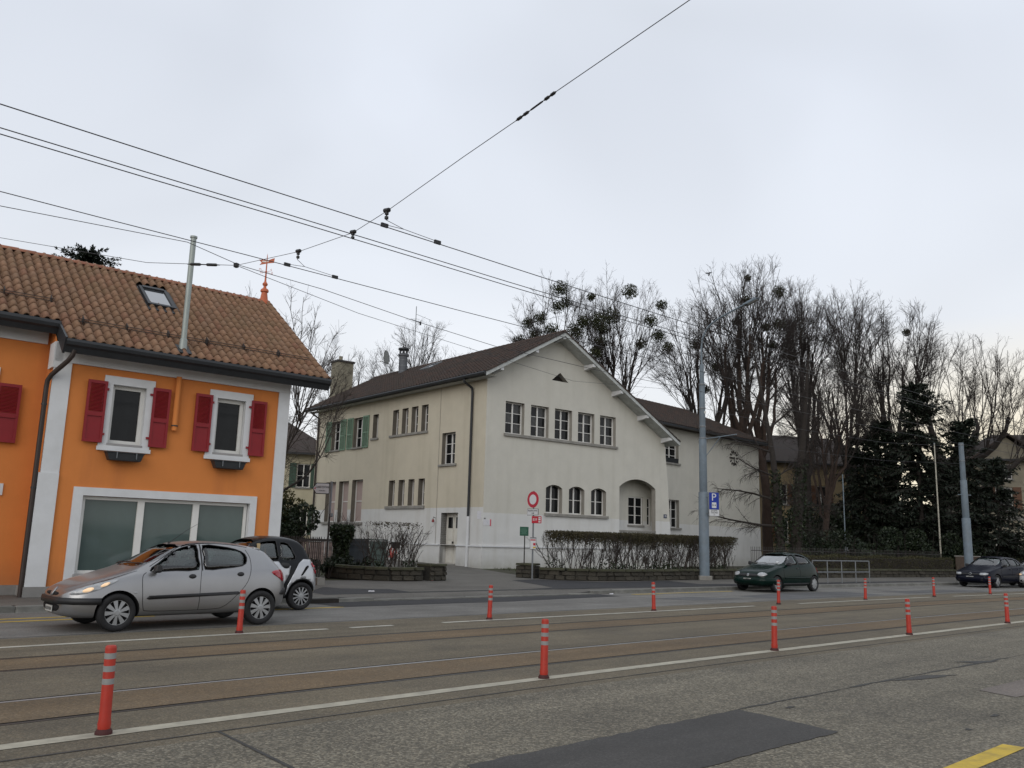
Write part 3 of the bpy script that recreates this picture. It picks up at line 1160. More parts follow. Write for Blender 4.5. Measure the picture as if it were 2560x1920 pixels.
for (xa, xb) in ((0.91, 2.02), (3.33, 4.43)):
    wx0, wx1 = xa + 0.19, xb - 0.18
    o = window(OH, I4, wx0, wx1, 3.50, 4.84, 1, 1, 0.16, fr=0.085, sill=(0.02, 0.05, 0.05))
    f = MB()
    f.box(xa, wx0, -0.045, 0.0, 3.33, 5.03)
    f.box(wx1, xb, -0.045, 0.0, 3.33, 5.03)
    f.box(wx0, wx1, -0.045, 0.0, 4.84, 5.03)
    f.box(wx0, wx1, -0.045, 0.0, 3.33, 3.45)
    f.box(xa - .03, xb + .03, -0.065, -.046, 3.33, 3.42)
    f.build('window_surround', m_trim, OH)
    shutter(OH, I4, xa - 0.35, xa + 0.06, 3.49, 4.88, m_red, y=-0.10)
    shutter(OH, I4, xb - 0.04, xb + 0.36, 3.49, 4.88, m_red, y=-0.10)
    for hx in (xa + .07, xb - .07):
        for hz_ in (3.66, 4.68):
            MB().box(hx - .03, hx + .03, -.085, -.045, hz_, hz_ + .05).build('shutter_hinge', m_red, OH)
    # planter hung under the sill
    p = thing('window_planter', 'empty dark planter box hung under the %s upstairs window of the orange house' % ('left' if xa < 2 else 'right'), 'planter', OHW @ Vector((xa + .15, -0.28, 3.11)), R(40.23), 'planters on the orange house')
    q = MB()
    w = 0.80
    q.hexa([(.06, .02, 0), (w - .06, .02, 0), (w - .06, .2, 0), (.06, .2, 0)], [(0, 0, .17), (w, 0, .17), (w, .23, .17), (0, .23, .17)])
    q.build('tub', m_fascia, p, bevel=0.012)
    q = MB()
    q.box(-.015, w + .015, -.015, .23, .17, .19)
    q.build('rim', m_fascia, p)
    for ax in (.2, .62):
        MB().box(ax, ax + .02, -.018, -.002, .05, .19).build('bracket', m_galv, p)
window(OH, Matrix.Translation((0, .7, 0)), -2.05, -1.28, 3.55, 4.75, 1, 1, 0.16, fr=0.08, sill=(0.02, 0.05, 0.05))
f = MB(Matrix.Translation((0, .7, 0)))
f.box(-1.28, -1.05, -0.045, 0, 3.33, 5.0)
f.box(-2.3, -2.05, -0.045, 0, 3.33, 5.0)
f.box(-2.05, -1.28, -0.045, 0, 4.75, 5.0)
f.box(-2.05, -1.28, -0.045, 0, 3.33, 3.5)
f.build('window_surround', m_trim, OH)
shutter(OH, Matrix.Translation((0, .7, 0)), -1.06, -0.60, 3.38, 4.66, m_red, y=-0.10)
MB(Matrix.Translation((0, .7, 0))).box(-1.35, -0.70, -0.03, 0, 2.25, 2.50).build('wall_plaque', m_trim, OH)
# shop window
f = MB()
f.box(0.53, 0.73, -0.045, 0, 0.36, 2.49)
f.box(4.57, 4.74, -0.045, 0, 0.36, 2.49)
f.box(0.73, 4.57, -0.045, 0, 2.31, 2.49)
f.build('window_surround', m_trim, OH)
o = window(OH, I4, 0.75, 4.55, 0.62, 2.30, 3, 1, 0.14, fr=0.07, mull=0.15, gm=m_frost, name='shop_window')
MB().box(0.70, 4.60, -0.09, 0.08, 0.54, 0.62).build('shop_sill', m_sill, o)
# roof deck, tiles, ridge
SL = 0.696
ZE, VE, ZR, VR = 5.60, -0.5, 8.49, 3.65
roof = MB()
roof.quad((-0.10, VE, ZE - .02), (6.24, VE, ZE - .02), (6.24, VR, ZR - .02), (-0.10, VR, ZR - .02))
roof.quad((-8, .22, ZE + SL * .72 - .02), (-.10, .22, ZE + SL * .72 - .02), (-.10, VR, ZR - .02), (-8, VR, ZR - .02))
roof.quad((-8, VR, ZR - .02), (6.24, VR, ZR - .02), (6.24, 7.8, ZE - .02), (-8, 7.8, ZE - .02))
roof.quad((6.24, VE, ZE - .14), (6.24, VR, ZR - .14), (6.24, VR, ZR - .02), (6.24, VE, ZE - .02))
roof.quad((-.10, VE, ZE - .14), (6.24, VE, ZE - .14), (6.24, VR, ZR - .14), (-.10, VR, ZR - .14))
roof.quad((-8, .22, ZE + SL * .72 - .14), (-.10, .22, ZE + SL * .72 - .14), (-.10, VR, ZR - .14), (-8, VR, ZR - .14))
roof_o = roof.build('roof', m_fascia, OH, fixn=False)
th = math.atan(SL)
RM = Matrix.Translation((0, VE, ZE)) @ Matrix.Rotation(th, 4, 'X')
tme = tile_mesh('roof_tile', 0.207, 0.40, 0.076, m_tile, drop=.024, th=.012)
cells = []
slope_len = (VR - VE) / math.cos(th)
tw, tl = 0.2048, 0.345
for c in range(-11, 31):
    x = -0.08 + c * tw
    r0 = 0 if c >= 0 else 2.52
    k = 0
    while True:
        y = (-0.05 + k * tl) if c >= 0 else (0.86 + k * tl)
        if y > slope_len - 0.15:
            break
        k += 1
        # opening for the roof window
        yy = y * math.cos(th) + VE
        if 2.1 < x + .1 < 3.0 and 1.75 < yy < 2.95:
            continue
        cells.append(jit(RM @ Matrix.Translation((x, y, 0.02)), .006))
lay_tiles(roof_o, OHW, tme, cells, 300)
# plain roll of the same clay beyond the picture's left edge
rest = MB(RM)
rest.box(-8, -0.08 - 11 * tw, 0.86, slope_len, 0, .04)
rest.build('roof_covering', m_tile, roof_o)
rd = MB()
n = 9
prof_r = [(.115 * math.cos(math.pi * i / n), .10 * math.sin(math.pi * i / n)) for i in range(n + 1)]
V = [(x, p[0], p[1]) for x, sc_ in ((0, 1.06), (.43, .94)) for p in [(q[0] * sc_, q[1] * sc_) for q in prof_r]]
k = n + 1
rme = MB().add(V, [(i, i + 1, k + i + 1, k + i) for i in range(n)] + [tuple(range(k))[::-1]]).mesh('ridge_tile', smooth=True, fixn=False)
m_ridge = mat('ridge_clay', (0.30, 0.125, 0.075), 0.85, var=0.2, vscale=8, rand=0.2, stain=(0.12, 0.08, 0.05), sscale=3, samount=0.5)
rme.materials.append(m_ridge)
x = 6.24
while x > -8:
    inst('ridge_tile', rme, roof_o, Matrix.Translation((x, VR, ZR + .01)) @ Matrix.Rotation(math.pi, 4, 'Z') @ Matrix.Rotation(random.uniform(-.01, .01), 4, 'Y'))
    x -= 0.40
# right verge: end tiles and barge board
vb = MB(RM)
vb.box(6.24, 6.28, -.08, slope_len, -.16, .05)
vb.build('barge_board', m_fascia, roof_o)
for k in range(15):
    y = -.05 + k * .345
    inst('verge_tile', tme, roof_o, RM @ Matrix.Translation((6.105, y, .012)) @ Matrix.Diagonal((.9, 1, 1.15, 1)))
# gutter and fascia
g = MB()
gp = [(-.50, 5.62), (-.64, 5.62), (-.66, 5.56), (-.64, 5.49), (-.58, 5.45), (-.52, 5.33), (-.50, 5.33)]
g.prism([(p[0], p[1]) for p in gp], -0.10, 6.26, 'yz')
g.build('gutter', m_fascia, OH)
g = MB()
zl = ZE + SL * .72
g.prism([(.22, zl + .02), (.08, zl + .02), (.06, zl - .05), (.08, zl - .12), (.14, zl - .16), (.20, zl - .27), (.22, zl - .27)], -8, -0.10, 'yz')
g.build('gutter', m_fascia, OH)
g = MB()
g.quad((-.10, -.5, 5.34), (6.24, -.5, 5.34), (6.24, 0, 5.63), (-.10, 0, 5.63))
g.build('soffit', m_trim, OH)
g = MB()
g.prism([(-.66, 5.63), (-.5, 5.30), (.22, zl - .29), (.22, zl + .03)], -.13, -.085, 'yz')
g.build('gutter_return', m_fascia, OH)
for yy in (-.2, 1.2, 2.4, 3.65):
    zz = ZE + SL * (yy - VE) - .26
    MB().box(5.42, 6.22, yy - .06, yy + .06, zz - .12, zz + .06).build('purlin_end', m_fascia, OH)
# downpipe in the inner corner
MB().tube([(.10, -.52, 5.40), (.08, -.50, 5.28), (.02, -.42, 5.16), (-.20, -.08, 4.86), (-.245, -.02, 4.74), (-.25, 0.0, 4.6), (-.25, 0.0, 0.15)], .052, 10).build('downpipe', m_pipe, OH, smooth=True)
for z in (4.2, 2.4):
    MB().lathe([(.06, z), (.06, z + .04)], 10, (-.25, 0, 0)).build('pipe_bracket', m_fascia, OH)
# short orange stub pipe
MB().tube([(2.535, -.075, 5.21), (2.535, -.075, 3.92)], .062, 12).build('wall_flue', m_orange, OH, smooth=True)
MB().lathe([(.075, 4.02), (.075, 4.05)], 12, (2.535, -.075, 0)).build('pipe_clamp', m_fascia, OH)
# tall flue through the roof
MB().lathe([(.10, 5.80), (.085, 6.1), (.066, 6.12), (.066, 8.64), (.085, 8.645), (.085, 8.69), (.0, 8.69)], 14, (2.50, -.22, 0)).build('flue_pipe', m_flue, OH, smooth=True)
MB(RM).box(2.33, 2.68, .12, .55, .07, .085).build('flue_flashing', m_fascia, OH)
# roof window
SKM = RM @ Matrix.Translation((2.55, (1.85 - VE) / math.cos(th), 0))
sk = MB(SKM)
sk.box(-.36, -.28, 0, 1.22, .02, .13)
sk.box(.28, .36, 0, 1.22, .02, .13)
sk.box(-.28, .28, 0, .10, .02, .13)
sk.box(-.28, .28, 1.10, 1.22, .02, .15)
sk.box(-.44, .44, -.22, .0, .02, .06)
sk.box(-.46, -.36, 0, 1.3, .02, .06)
sk.box(.36, .46, 0, 1.3, .02, .06)
sk_o = sk.build('roof_window', m_fascia, roof_o)
m_skyglass = mat('roof_window_glass', (0.05, 0.055, 0.06), 0.03, var=0.1, spec=0.9, metal=0.0)
nodes_of(m_skyglass)[2].inputs['Coat Weight'].default_value = 1.0
nodes_of(m_skyglass)[2].inputs['IOR'].default_value = 2.2
MB(SKM).box(-.28, .28, .10, 1.10, .09, .10).build('pane', m_skyglass, sk_o)
# snow guards
for (xa, xb, y) in ((0.25, 5.95, .86), (-2.2, -.15, 1.78)):
    gm_ = MB(RM)
    for zz in (.13, .19):
        gm_.tube([(xa, y, zz), (xb, y, zz)], .009, 5)
    go = gm_.build('snow_guard', m_iron, roof_o)
    x = xa + .1
    while x < xb:
        MB(RM).box(x, x + .012, y - .02, y + .18, .06, .21).build('guard_bracket', m_iron, go)
        x += .95
# finial with weathervane on the ridge end
wv = thing('weathervane', 'orange red weathervane on a turned finial at the end of the tiled ridge', 'weathervane', OHW @ Vector((6.08, VR, ZR + .02)), R(40.23))
MB().lathe([(.14, -.1), (.13, .02), (.085, .32), (.12, .34), (.125, .39), (.10, .43), (.05, .46), (.04, .52), (.075, .56), (.08, .60), (.05, .64), (.03, .68), (.022, .95), (.03, .98), (.02, 1.02), (.018, 1.3), (.01, 1.5), (.0, 1.58)], 14).build('finial', m_vane, wv, smooth=True)
vn = MB(Matrix.Rotation(R(-40), 4, 'Z'))
vn.prism([(.22, 1.28), (.05, 1.26), (-.22, 1.20), (-.16, 1.27), (-.25, 1.37), (.05, 1.36), (.14, 1.40), (.23, 1.43)], -.006, .006, 'xz')
vn.build('vane_flag', m_vane, wv)
vn = MB(Matrix.Rotation(R(-40), 4, 'Z'))
vn.box(-.14, .05, -.010, .010, 1.29, 1.335)
vn.build('vane_lettering', m_white, wv)
for a, ch in ((0, 'E'), (90, 'N'), (180, 'O'), (270, 'S')):
    dx, dy = math.cos(R(a + 15)), math.sin(R(a + 15))
    MB().tube([(0, 0, .98), (dx * .19, dy * .19, .98)], .005, 5).build('compass_arm', m_vane, wv)
    text(wv, ch, 0.10, Matrix.Translation((dx * .23, dy * .23, 1.0)) @ Matrix.Rotation(R(-40), 4, 'Z') @ Matrix.Rotation(R(90), 4, 'X'), m_vane, name='compass_letter', ext=.003)

# ================================================================== white gabled house
WH = thing('gabled_house', 'large ivory and beige gabled house with dark tile roof and arched porch', 'house', (-1.16, 39.31, 0), R(37.9))
WHW = Matrix.Translation((-1.16, 39.31, 0)) @ Matrix.Rotation(R(37.9), 4, 'Z')
MS = Matrix.Rotation(R(-88.3), 4, 'Z')                                    # side wall frame: x = -(distance from the corner)
MWG = Matrix.Translation((12.3, 2.0, 0)) @ Matrix.Rotation(R(8), 4, 'Z')    # wing frame


def roofz(u):
    return 11.88 - 0.557 * abs(u - 4.2)


UPW = [(1.13, 2.28), (2.69, 3.83), (4.23, 5.38), (5.79, 6.93), (7.33, 8.48)]
GFW = [(3.74, 4.80), (5.24, 6.29), (6.75, 7.81)]
holes = [rect(a, c, 6.57, 8.10) for a, c in UPW] + [arch(a, c, 2.93, 4.14, 4.31) for a, c in GFW]
holes += [arch(8.77, 11.52, 1.28, 4.50, 4.95, 14), [(3.98, 9.50), (5.09, 9.50), (4.53, 9.95)]]
b = MB()
b.wall([(0, 1.28), (12.80, 1.28), (12.72, 2.06), (12.52, 4.92), (12.28, 6.92), (12.2, roofz(12.2) - .22), (4.2, roofz(4.2) - .22), (0, roofz(0) - .22)], holes, 0.28)
b.build('front_wall', [m_front, m_reveal], WH)
b = MB()
b.box(-.05, 12.86, -.05, .2, -.1, 1.28)
b.build('base_course', m_front, WH)
b = MB()
b.quad((12.2, 0, 0), (12.2, 2.2, 0), (12.2, 2.2, 7.3), (12.2, 0, 7.3))
b.quad((12.8, 0, 1.28), (12.2, .6, 1.28), (12.2, .4, 7.0), (12.28, 0, 6.92))
b.build('buttress_wall', m_front, WH)
# porch recess behind the arch
b = MB(Matrix.Translation((0, .95, 0)))
b.wall(rect(8.4, 12.2, 0.2, 5.2), [rect(10.40, 11.54, 2.57, 4.09), rect(11.86, 12.16, 2.57, 4.09)], 0.12)
b.M = None
b.v = [(p[0], p[1] + .95, p[2]) for p in b.v]
b.quad((8.4, .28, .2), (8.4, .95, .2), (8.4, .95, 5.2), (8.4, .28, 5.2))
b.quad((12.2, .28, .2), (12.2, .95, .2), (12.2, .95, 5.2), (12.2, .28, 5.2))
b.quad((8.4, .28, 5.2), (12.2, .28, 5.2), (12.2, .95, 5.2), (8.4, .95, 5.2))
b.quad((8.4, .0, 1.2), (12.2, .0, 1.2), (12.2, .95, 1.2), (8.4, .95, 1.2))
b.build('porch_wall', [m_front, m_reveal], WH)
MP = Matrix.Translation((0, .95, 0))
window(WH, MP, 10.40, 11.54, 2.57, 4.09, 2, 3, 0.10, sill=(0.07, 0.06, 0.09), sillm=m_conc)
window(WH, MP, 11.86, 12.16, 2.57, 4.09, 1, 3, 0.10)
# balustrade across the arch
bal = MB()
bal.box(8.78, 11.52, -.02, .06, 2.18, 2.26)
bal.box(8.78, 11.52, -.02, .06, 1.45, 1.52)
bo = bal.build('porch_balustrade', m_conc, WH)
x = 8.84
while x < 11.5:
    MB().box(x, x + .05, 0.0, .04, 1.52, 2.18).build('baluster', m_conc, bo)
    x += .115
# front windows
for a, c in UPW:
    window(WH, I4, a, c - .0, 6.57, 8.10, 2, 3, 0.26, gm=random.choice([[m_pane, m_pane_c], [m_pane_c, m_pane, m_pane], m_pane]))
for a, c in GFW:
    window(WH, I4, a - .02, c + .02, 2.93, 4.33, 2, 2, 0.29)
MB().box(1.05, 8.58, -.09, .05, 6.43, 6.555).build('window_ledge', m_conc, WH)
MB().box(3.66, 7.92, -.09, .05, 2.79, 2.915).build('window_ledge', m_conc, WH)
# triangular vent with back
MB().prism([(3.9, 9.45), (5.15, 9.45), (4.53, 10.02)], .27, .30).build('gable_vent', m_groove, WH)
# side wall
SWU = [(-8.19, -7.61), (-7.27, -6.68), (-6.36, -5.75), (-5.42, -4.82)]
holes = [rect(a, c, 6.96, 8.31) for a, c in SWU] + [rect(a, c, 3.19, 4.53) for a, c in ((-8.24, -7.66), (-7.29, -6.71), (-6.35, -5.80), (-5.42, -4.85))]
holes += [rect(-3.48, -2.37, 5.15, 6.70), rect(-10.26, -9.69, 6.94, 8.27), rect(-12.40, -11.30, 6.55, 8.26), rect(-15.0, -13.9, 6.55, 8.26)]
holes += [rect(-15.3, -14.1, 2.35, 4.67), rect(-13.72, -12.58, 2.35, 4.67), rect(-12.19, -11.0, 2.35, 4.70), rect(-3.3, -1.93, 1.30, 2.80)]
b = MB(MS)
b.wall(rect(-16.95, 0, 1.28, 9.3), holes, 0.34)
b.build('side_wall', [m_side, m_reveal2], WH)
b = MB(MS)
b.box(-16.98, -3.3, -.045, .2, -.1, 1.28)
b.box(-1.93, -.0, -.045, .2, -.1, 1.28)
b.build('base_course', m_side, WH)
for i, (a, c) in enumerate(SWU):
    window(WH, MS, a, c, 6.96, 8.31, 1, 3, 0.30, fr=.05)
for a, c in ((-8.24, -7.66), (-7.29, -6.71), (-6.35, -5.80), (-5.42, -4.85)):
    window(WH, MS, a, c, 3.19, 4.53, 1, 2, 0.32, fr=.05)
window(WH, MS, -3.48, -2.37, 5.15, 6.70, 2, 3, 0.27, sill=(.18, .09, .1), sillm=m_conc)
window(WH, MS, -10.26, -9.69, 6.94, 8.27, 1, 2, 0.32, fr=.05, sill=(.12, .08, .1), sillm=m_conc)
for a, c in ((-12.40, -11.30), (-15.0, -13.9)):
    window(WH, MS, a, c, 6.55, 8.26, 2, 3, 0.27, sill=(.06, .1, .09), sillm=m_conc)
    for q in (a - .66, c + .02):
        sb = MB(MS)
        sb.box(q, q + .06, -.07, -.02, 6.48, 8.3)
        sb.box(q + .58, q + .64, -.07, -.02, 6.48, 8.3)
        for zz in (6.48, 7.3, 8.22):
            sb.box(q + .06, q + .58, -.07, -.02, zz, zz + .08)
        so = sb.build('shutter', m_green, WH)
        z = 6.58
        sl = MB(MS)
        while z < 8.2:
            if not 7.26 < z < 7.38:
                sl.hexa([(q + .06, -.062, z), (q + .58, -.062, z), (q + .58, -.03, z + .03), (q + .06, -.03, z + .03)], [(q + .06, -.062, z + .012), (q + .58, -.062, z + .012), (q + .58, -.03, z + .042), (q + .06, -.03, z + .042)])
            z += .055
        sl.build('louvres', m_green, so)
for a, c in ((-15.3, -14.1), (-13.72, -12.58), (-12.19, -11.0)):
    o = window(WH, MS, a, c, 2.35, 4.69, 1, 2, 0.30, fr=.06, gm=m_blind, bar=.05)
MB(MS).box(-15.55, -10.8, -.10, .05, 2.2, 2.335).build('window_ledge', m_conc, WH)
MB(MS).box(-8.44, -4.76, -.09, .05, 3.03, 3.175).build('window_ledge', m_conc, WH)
MB(MS).box(-8.40, -4.74, -.08, .05, 6.83, 6.945).build('window_ledge', m_conc, WH)
MB(MS).box(-17.0, -3.3, -.10, .0, 1.25, 1.31).build('base_moulding', m_trim, WH)
MB(MS).box(-1.93, 0.02, -.10, .0, 1.25, 1.31).build('base_moulding', m_trim, WH)
MB().box(-.07, 8.77, -.10, 0, 1.25, 1.31).build('base_moulding', m_trim, WH)
# recessed double door with panels
b = MB(MS)
b.quad((-3.3, 0, .2), (-3.3, .42, .2), (-3.3, .42, 2.8), (-3.3, 0, 2.8))
b.quad((-1.93, 0, .2), (-1.93, .42, .2), (-1.93, .42, 2.8), (-1.93, 0, 2.8))
b.build('door_reveal', m_side, WH)
dr = MB(MS)
dr.box(-3.3, -1.93, .36, .42, .40, 2.8)
d_o = dr.build('entrance_door', m_door, WH)
for xa, xb in ((-3.2, -2.68), (-2.58, -2.03)):
    lf = MB(MS)
    lf.box(xa, xb, .33, .36, .45, 2.72)
    lo = lf.build('door_leaf', m_door, d_o)
    for za, zb in ((.62, 1.05), (1.15, 1.42), (1.52, 1.95)):
        MB(MS).box(xa + .08, xb - .08, .31, .33, za, zb).build('door_panel', m_door, d_o)
    MB(MS).box(xa + .08, xb - .08, .32, .33, 2.08, 2.6).build('door_light', m_pane, d_o)
MB(MS).box(-2.72, -2.66, .27, .33, 1.35, 1.45).build('door_handle', m_iron, d_o)
MB(MS).box(-3.3, -1.93, -.12, .42, .2, .40).build('door_step', m_conc, WH)
# remaining walls of the main block
b = MB()
xe = -16.95 * math.cos(R(-88.3)), 16.95 * math.sin(R(88.3))
b.quad((xe[0], xe[1], 0), (12.2, 16.9, 0), (12.2, 16.9, 7.3), (xe[0], xe[1], 9.2))
b.add([(xe[0], xe[1], 9.2), (12.2, 16.9, 7.2), (4.0, 16.9, 11.6)], [(0, 1, 2)])
b.quad((12.2, 2.2, 0), (12.2, 16.9, 0), (12.2, 16.9, 7.2), (12.2, 2.2, 7.2))
b.build('rear_wall', m_side, WH)
# ---- main roof
u0, v0, v1 = -0.57, -0.7, 17.5
sk_ = -0.0297                                             # the side runs slightly off square
def RU(u, v, dz=0.0):
    return (u + sk_ * max(v, 0), v, roofz(u) + dz)
rf = MB()
rf.quad(RU(u0, v0, -.03), RU(u0, v1, -.03), RU(4.2, v1, -.03), RU(4.2, v0, -.03))
rf.quad(RU(u0, v0, -.2), RU(u0, v1, -.2), RU(4.2, v1, -.2), RU(4.2, v0, -.2))
rf.quad(RU(4.2, v0, -.03), RU(4.2, v1, -.03), RU(12.72, v1, -.03), RU(12.72, v0, -.03))
rf.quad(RU(4.2, v0, -.2), RU(4.2, v1, -.2), RU(12.72, v1, -.2), RU(12.72, v0, -.2))
rf.quad(RU(u0, v1, -.2), RU(4.2, v1, -.2), RU(4.2, v1, -.03), RU(u0, v1, -.03))
wr = rf.build('roof', m_wood_w, WH, fixn=False)
sang = math.atan(0.557)
RM2 = Matrix.Translation((u0 + sk_ * v1, v1, roofz(u0) - .005)) @ Matrix.Rotation(R(-90) + math.atan(-sk_), 4, 'Z') @ Matrix.Rotation(sang, 4, 'X')
tme2 = tile_mesh('roof_tile', 0.245, 0.40, 0.065, m_tile2, drop=.036)
cells = []
sl2 = 4.77 / math.cos(sang)
for c in range(int((v1 - v0) / .2425)):
    for r_ in range(int(sl2 / .335) + 1):
        y = -.06 + r_ * .335
        if y < sl2 - .1:
            cells.append(jit(RM2 @ Matrix.Translation((c * .2425, y, 0)), .01))
lay_tiles(wr, WHW, tme2, cells, 300)
# covering of the far slope with courses
fs = MB(Matrix.Translation((12.75, v0, roofz(12.75))) @ Matrix.Rotation(R(90), 4, 'Z') @ Matrix.Rotation(sang, 4, 'X'))
sl3 = 8.55 / math.cos(sang)
for r_ in range(int(sl3 / .335)):
    y = r_ * .335
    fs.hexa([(0, y, 0), (18.2, y, 0), (18.2, y + .36, -.02), (0, y + .36, -.02)], [(0, y, .05), (18.2, y, .05), (18.2, y + .36, .02), (0, y + .36, .02)])
fs.build('roof_courses', m_tile2, wr)
m_ridge2 = mat('dark_ridge_clay', (0.06, 0.042, 0.036), 0.9, var=0.3, vscale=8, rand=0.25)
rme2 = rme.copy()
rme2.materials.clear()
rme2.materials.append(m_ridge2)
y = v0
while y < v1:
    inst('ridge_tile', rme2, wr, Matrix.Translation((4.2 + sk_ * max(y, 0), y, roofz(4.2) + .02)) @ Matrix.Rotation(R(90), 4, 'Z') @ Matrix.Rotation(random.uniform(-.015, .015), 4, 'Y'))
    y += .40
# barge boards and tile edge on the gable
for (ua, ub) in ((u0 - .02, 4.2), (4.2, 12.72)):
    q = MB()
    q.hexa([(ua, v0 - .035, roofz(ua) - .21), (ub, v0 - .035, roofz(ub) - .21), (ub, v0, roofz(ub) - .21), (ua, v0, roofz(ua) - .21)],
           [(ua, v0 - .035, roofz(ua) - .02), (ub, v0 - .035, roofz(ub) - .02), (ub, v0, roofz(ub) - .02), (ua, v0, roofz(ua) - .02)])
    q.build('barge_board', m_wood_w, wr)
    n_ = int(abs(ub - ua) / .29)
    for i in range(n_):
        a_, c_ = ua + (ub - ua) * i / n_, ua + (ub - ua) * (i + 1) / n_
        lo, hi = (a_, c_) if ub <= 4.3 else (c_, a_)
        q = MB()
        q.hexa([(lo, v0 - .07, roofz(lo) - .02), (hi, v0 - .07, roofz(hi) - .03), (hi, v0 + .25, roofz(hi) - .03), (lo, v0 + .25, roofz(lo) - .02)],
               [(lo, v0 - .07, roofz(lo) + .065), (hi, v0 - .07, roofz(hi) + .03), (hi, v0 + .25, roofz(hi) + .03), (lo, v0 + .25, roofz(lo) + .065)])
        q.build('verge_tile', m_tile2, wr)
for u in (0.35, 2.45, 4.2, 6.25, 8.25, 10.2, 12.05):
    z = roofz(u) - .20
    q = MB()
    q.hexa([(u - .09, v0 + .02, z - .14), (u + .09, v0 + .02, z - .14), (u + .09, .1, z - .26), (u - .09, .1, z - .26)],
           [(u - .09, v0 + .02, z + .02), (u + .09, v0 + .02, z + .02), (u + .09, .1, z + .02), (u - .09, .1, z + .02)])
    q.build('purlin_end', m_trim, WH)
# side gutter, pipes
GM = lambda v, du=0.0: (u0 + sk_ * max(v, 0) - du, v)
g = MB()
pts = []
for v in (v0, 4, 9, 14, v1):
    x, y = GM(v)
    pts.append((x, y))
sec = [(.02, -.02), (-.02, .02), (-.13, .02), (-.155, -.04), (-.13, -.11), (-.06, -.15), (.02, -.16)]
ring = [[(x + a, y, roofz(u0) - .03 + c) for a, c in sec] for x, y in pts]
for i in range(len(ring) - 1):
    k = len(sec)
    g.add(ring[i] + ring[i + 1], [(j, (j + 1) % k, k + (j + 1) % k, k + j) for j in range(k)])
g.add(ring[0], [tuple(range(len(sec)))])
g.add(ring[-1], [tuple(range(len(sec)))[::-1]])
g.build('gutter', m_fascia, WH)
q = MB()
q.quad((u0, v0, 9.0), (u0 + sk_ * v1, v1, 9.0), (sk_ * v1, v1, 9.02), (0, v0, 9.02))
q.build('soffit', m_wood_w, WH)
def side_pt(a, off, z):
    p = MS @ Vector((-a, -off, z))
    return (p.x, p.y, p.z)
MB().tube([side_pt(1.0, .62, 9.05), side_pt(1.0, .60, 8.92), side_pt(1.02, .4, 8.82), side_pt(1.0, .14, 8.68), side_pt(1.0, .10, 8.5), side_pt(1.0, .10, 2.62)], .062, 10).build('downpipe', m_fascia, WH, smooth=True)
MB().tube([side_pt(1.0, .10, 2.62), side_pt(1.0, .10, .25)], .075, 10).build('downpipe_foot', m_trim, WH, smooth=True)
MB().tube([side_pt(16.9, .55, 9.0), side_pt(16.7, .35, 8.8), side_pt(16.6, .10, 8.6), side_pt(16.6, .10, 2.2)], .055, 8).build('downpipe', m_pipe, WH, smooth=True)
MB().tube([side_pt(3.72, .012, 9.0), side_pt(3.70, .012, 1.3)], .012, 4).build('wall_crack', m_reveal, WH)
# lamp by the door, notices
MB().tube([side_pt(3.75, .02, 2.55), side_pt(3.75, .14, 2.6), side_pt(3.75, .16, 2.5)], .015, 6).build('wall_lamp_arm', m_iron, WH)
MB().lathe([(.02, 2.5), (.06, 2.44), (.07, 2.36), (.0, 2.33)], 10, side_pt(3.75, .16, 0)).build('wall_lamp_shade', mat('red_lamp_glass', (.2, .02, .02), .3), WH)
m_paper = mat('white_notice', (0.62, 0.61, 0.62), 0.7, var=0.06, vscale=20, stain=(0.30, 0.35, 0.5), sscale=25, samount=0.6)
MB(MS).box(-.42, -.12, -.012, 0, 2.50, 2.86).build('notice', m_paper, WH)
MB().box(.03, .40, -.012, 0, 2.22, 2.48).build('notice', m_paper, WH)
MB().box(.40, .47, -.012, 0, 2.20, 2.50).build('notice_stripe', mat('pink_red_print', (.55, .1, .13), .6), WH)
MB().box(.08, .14, -.012, 0, 2.50, 2.56).build('notice_stripe', m_iron, WH)
np_ = MB()
np_.box(12.16, 12.40, -.02, 0, 2.99, 3.19)
npl = np_.build('house_number_plate', mat('dark_blue_enamel', (.03, .045, .09), .35), WH)
text(npl, '70', .15, TF(12.28, -.024, 3.09), m_white)
# roof furniture
ch = MB(MWG.Identity(4))
ch.box(.92, 2.04, 17.6, 18.5, 6.0, 12.62)
co = ch.build('chimney', m_chim, WH)
MB().box(.85, 2.11, 17.53, 18.57, 12.62, 12.74).build('chimney_cap', m_iron, co)
MB().lathe([(.13, 12.74), (.12, 13.0), (.14, 13.02), (.13, 13.05), (.0, 13.05)], 12, (1.3, 18.0, 0)).build('chimney_pot', m_chim, co, smooth=True)
vc = MB()
vc.lathe([(.27, 11.3), (.27, 12.72), (.33, 12.74), (.33, 12.86), (.27, 12.88), (.27, 12.9)], 18, (3.45, 13.7, 0))
vco = vc.build('round_chimney', mat('slate_grey_flue', (.095, .10, .11), .7, var=.2, vscale=3), WH, smooth=True)
for a in range(6):
    MB().box(-.04, .04, -.04, .04, 12.88, 13.14).build('cowl_post', m_fascia, vco).location = (3.45 + .24 * math.cos(a * 1.05), 13.7 + .24 * math.sin(a * 1.05), 0)
MB().lathe([(.34, 13.14), (.34, 13.24), (0, 13.28)], 18, (3.45, 13.7, 0)).build('cowl_cap', m_fascia, vco)
for z in (11.75, 12.1, 12.45):
    MB().lathe([(.278, z), (.278, z + .03)], 18, (3.45, 13.7, 0)).build('flue_band', m_galv, vco)
ds = thing('satellite_dish', 'grey satellite dish beside the round roof chimney', 'dish', WHW @ Vector((2.9, 14.4, 12.35)), R(37.9 - 100))
dd = MB(Matrix.Rotation(R(12), 4, 'X'))
prf = [(.0, .0)] + [(.45 * i / 8, .16 * (i / 8) ** 2) for i in range(1, 9)] + [(.46, .17), (.44, .15)]
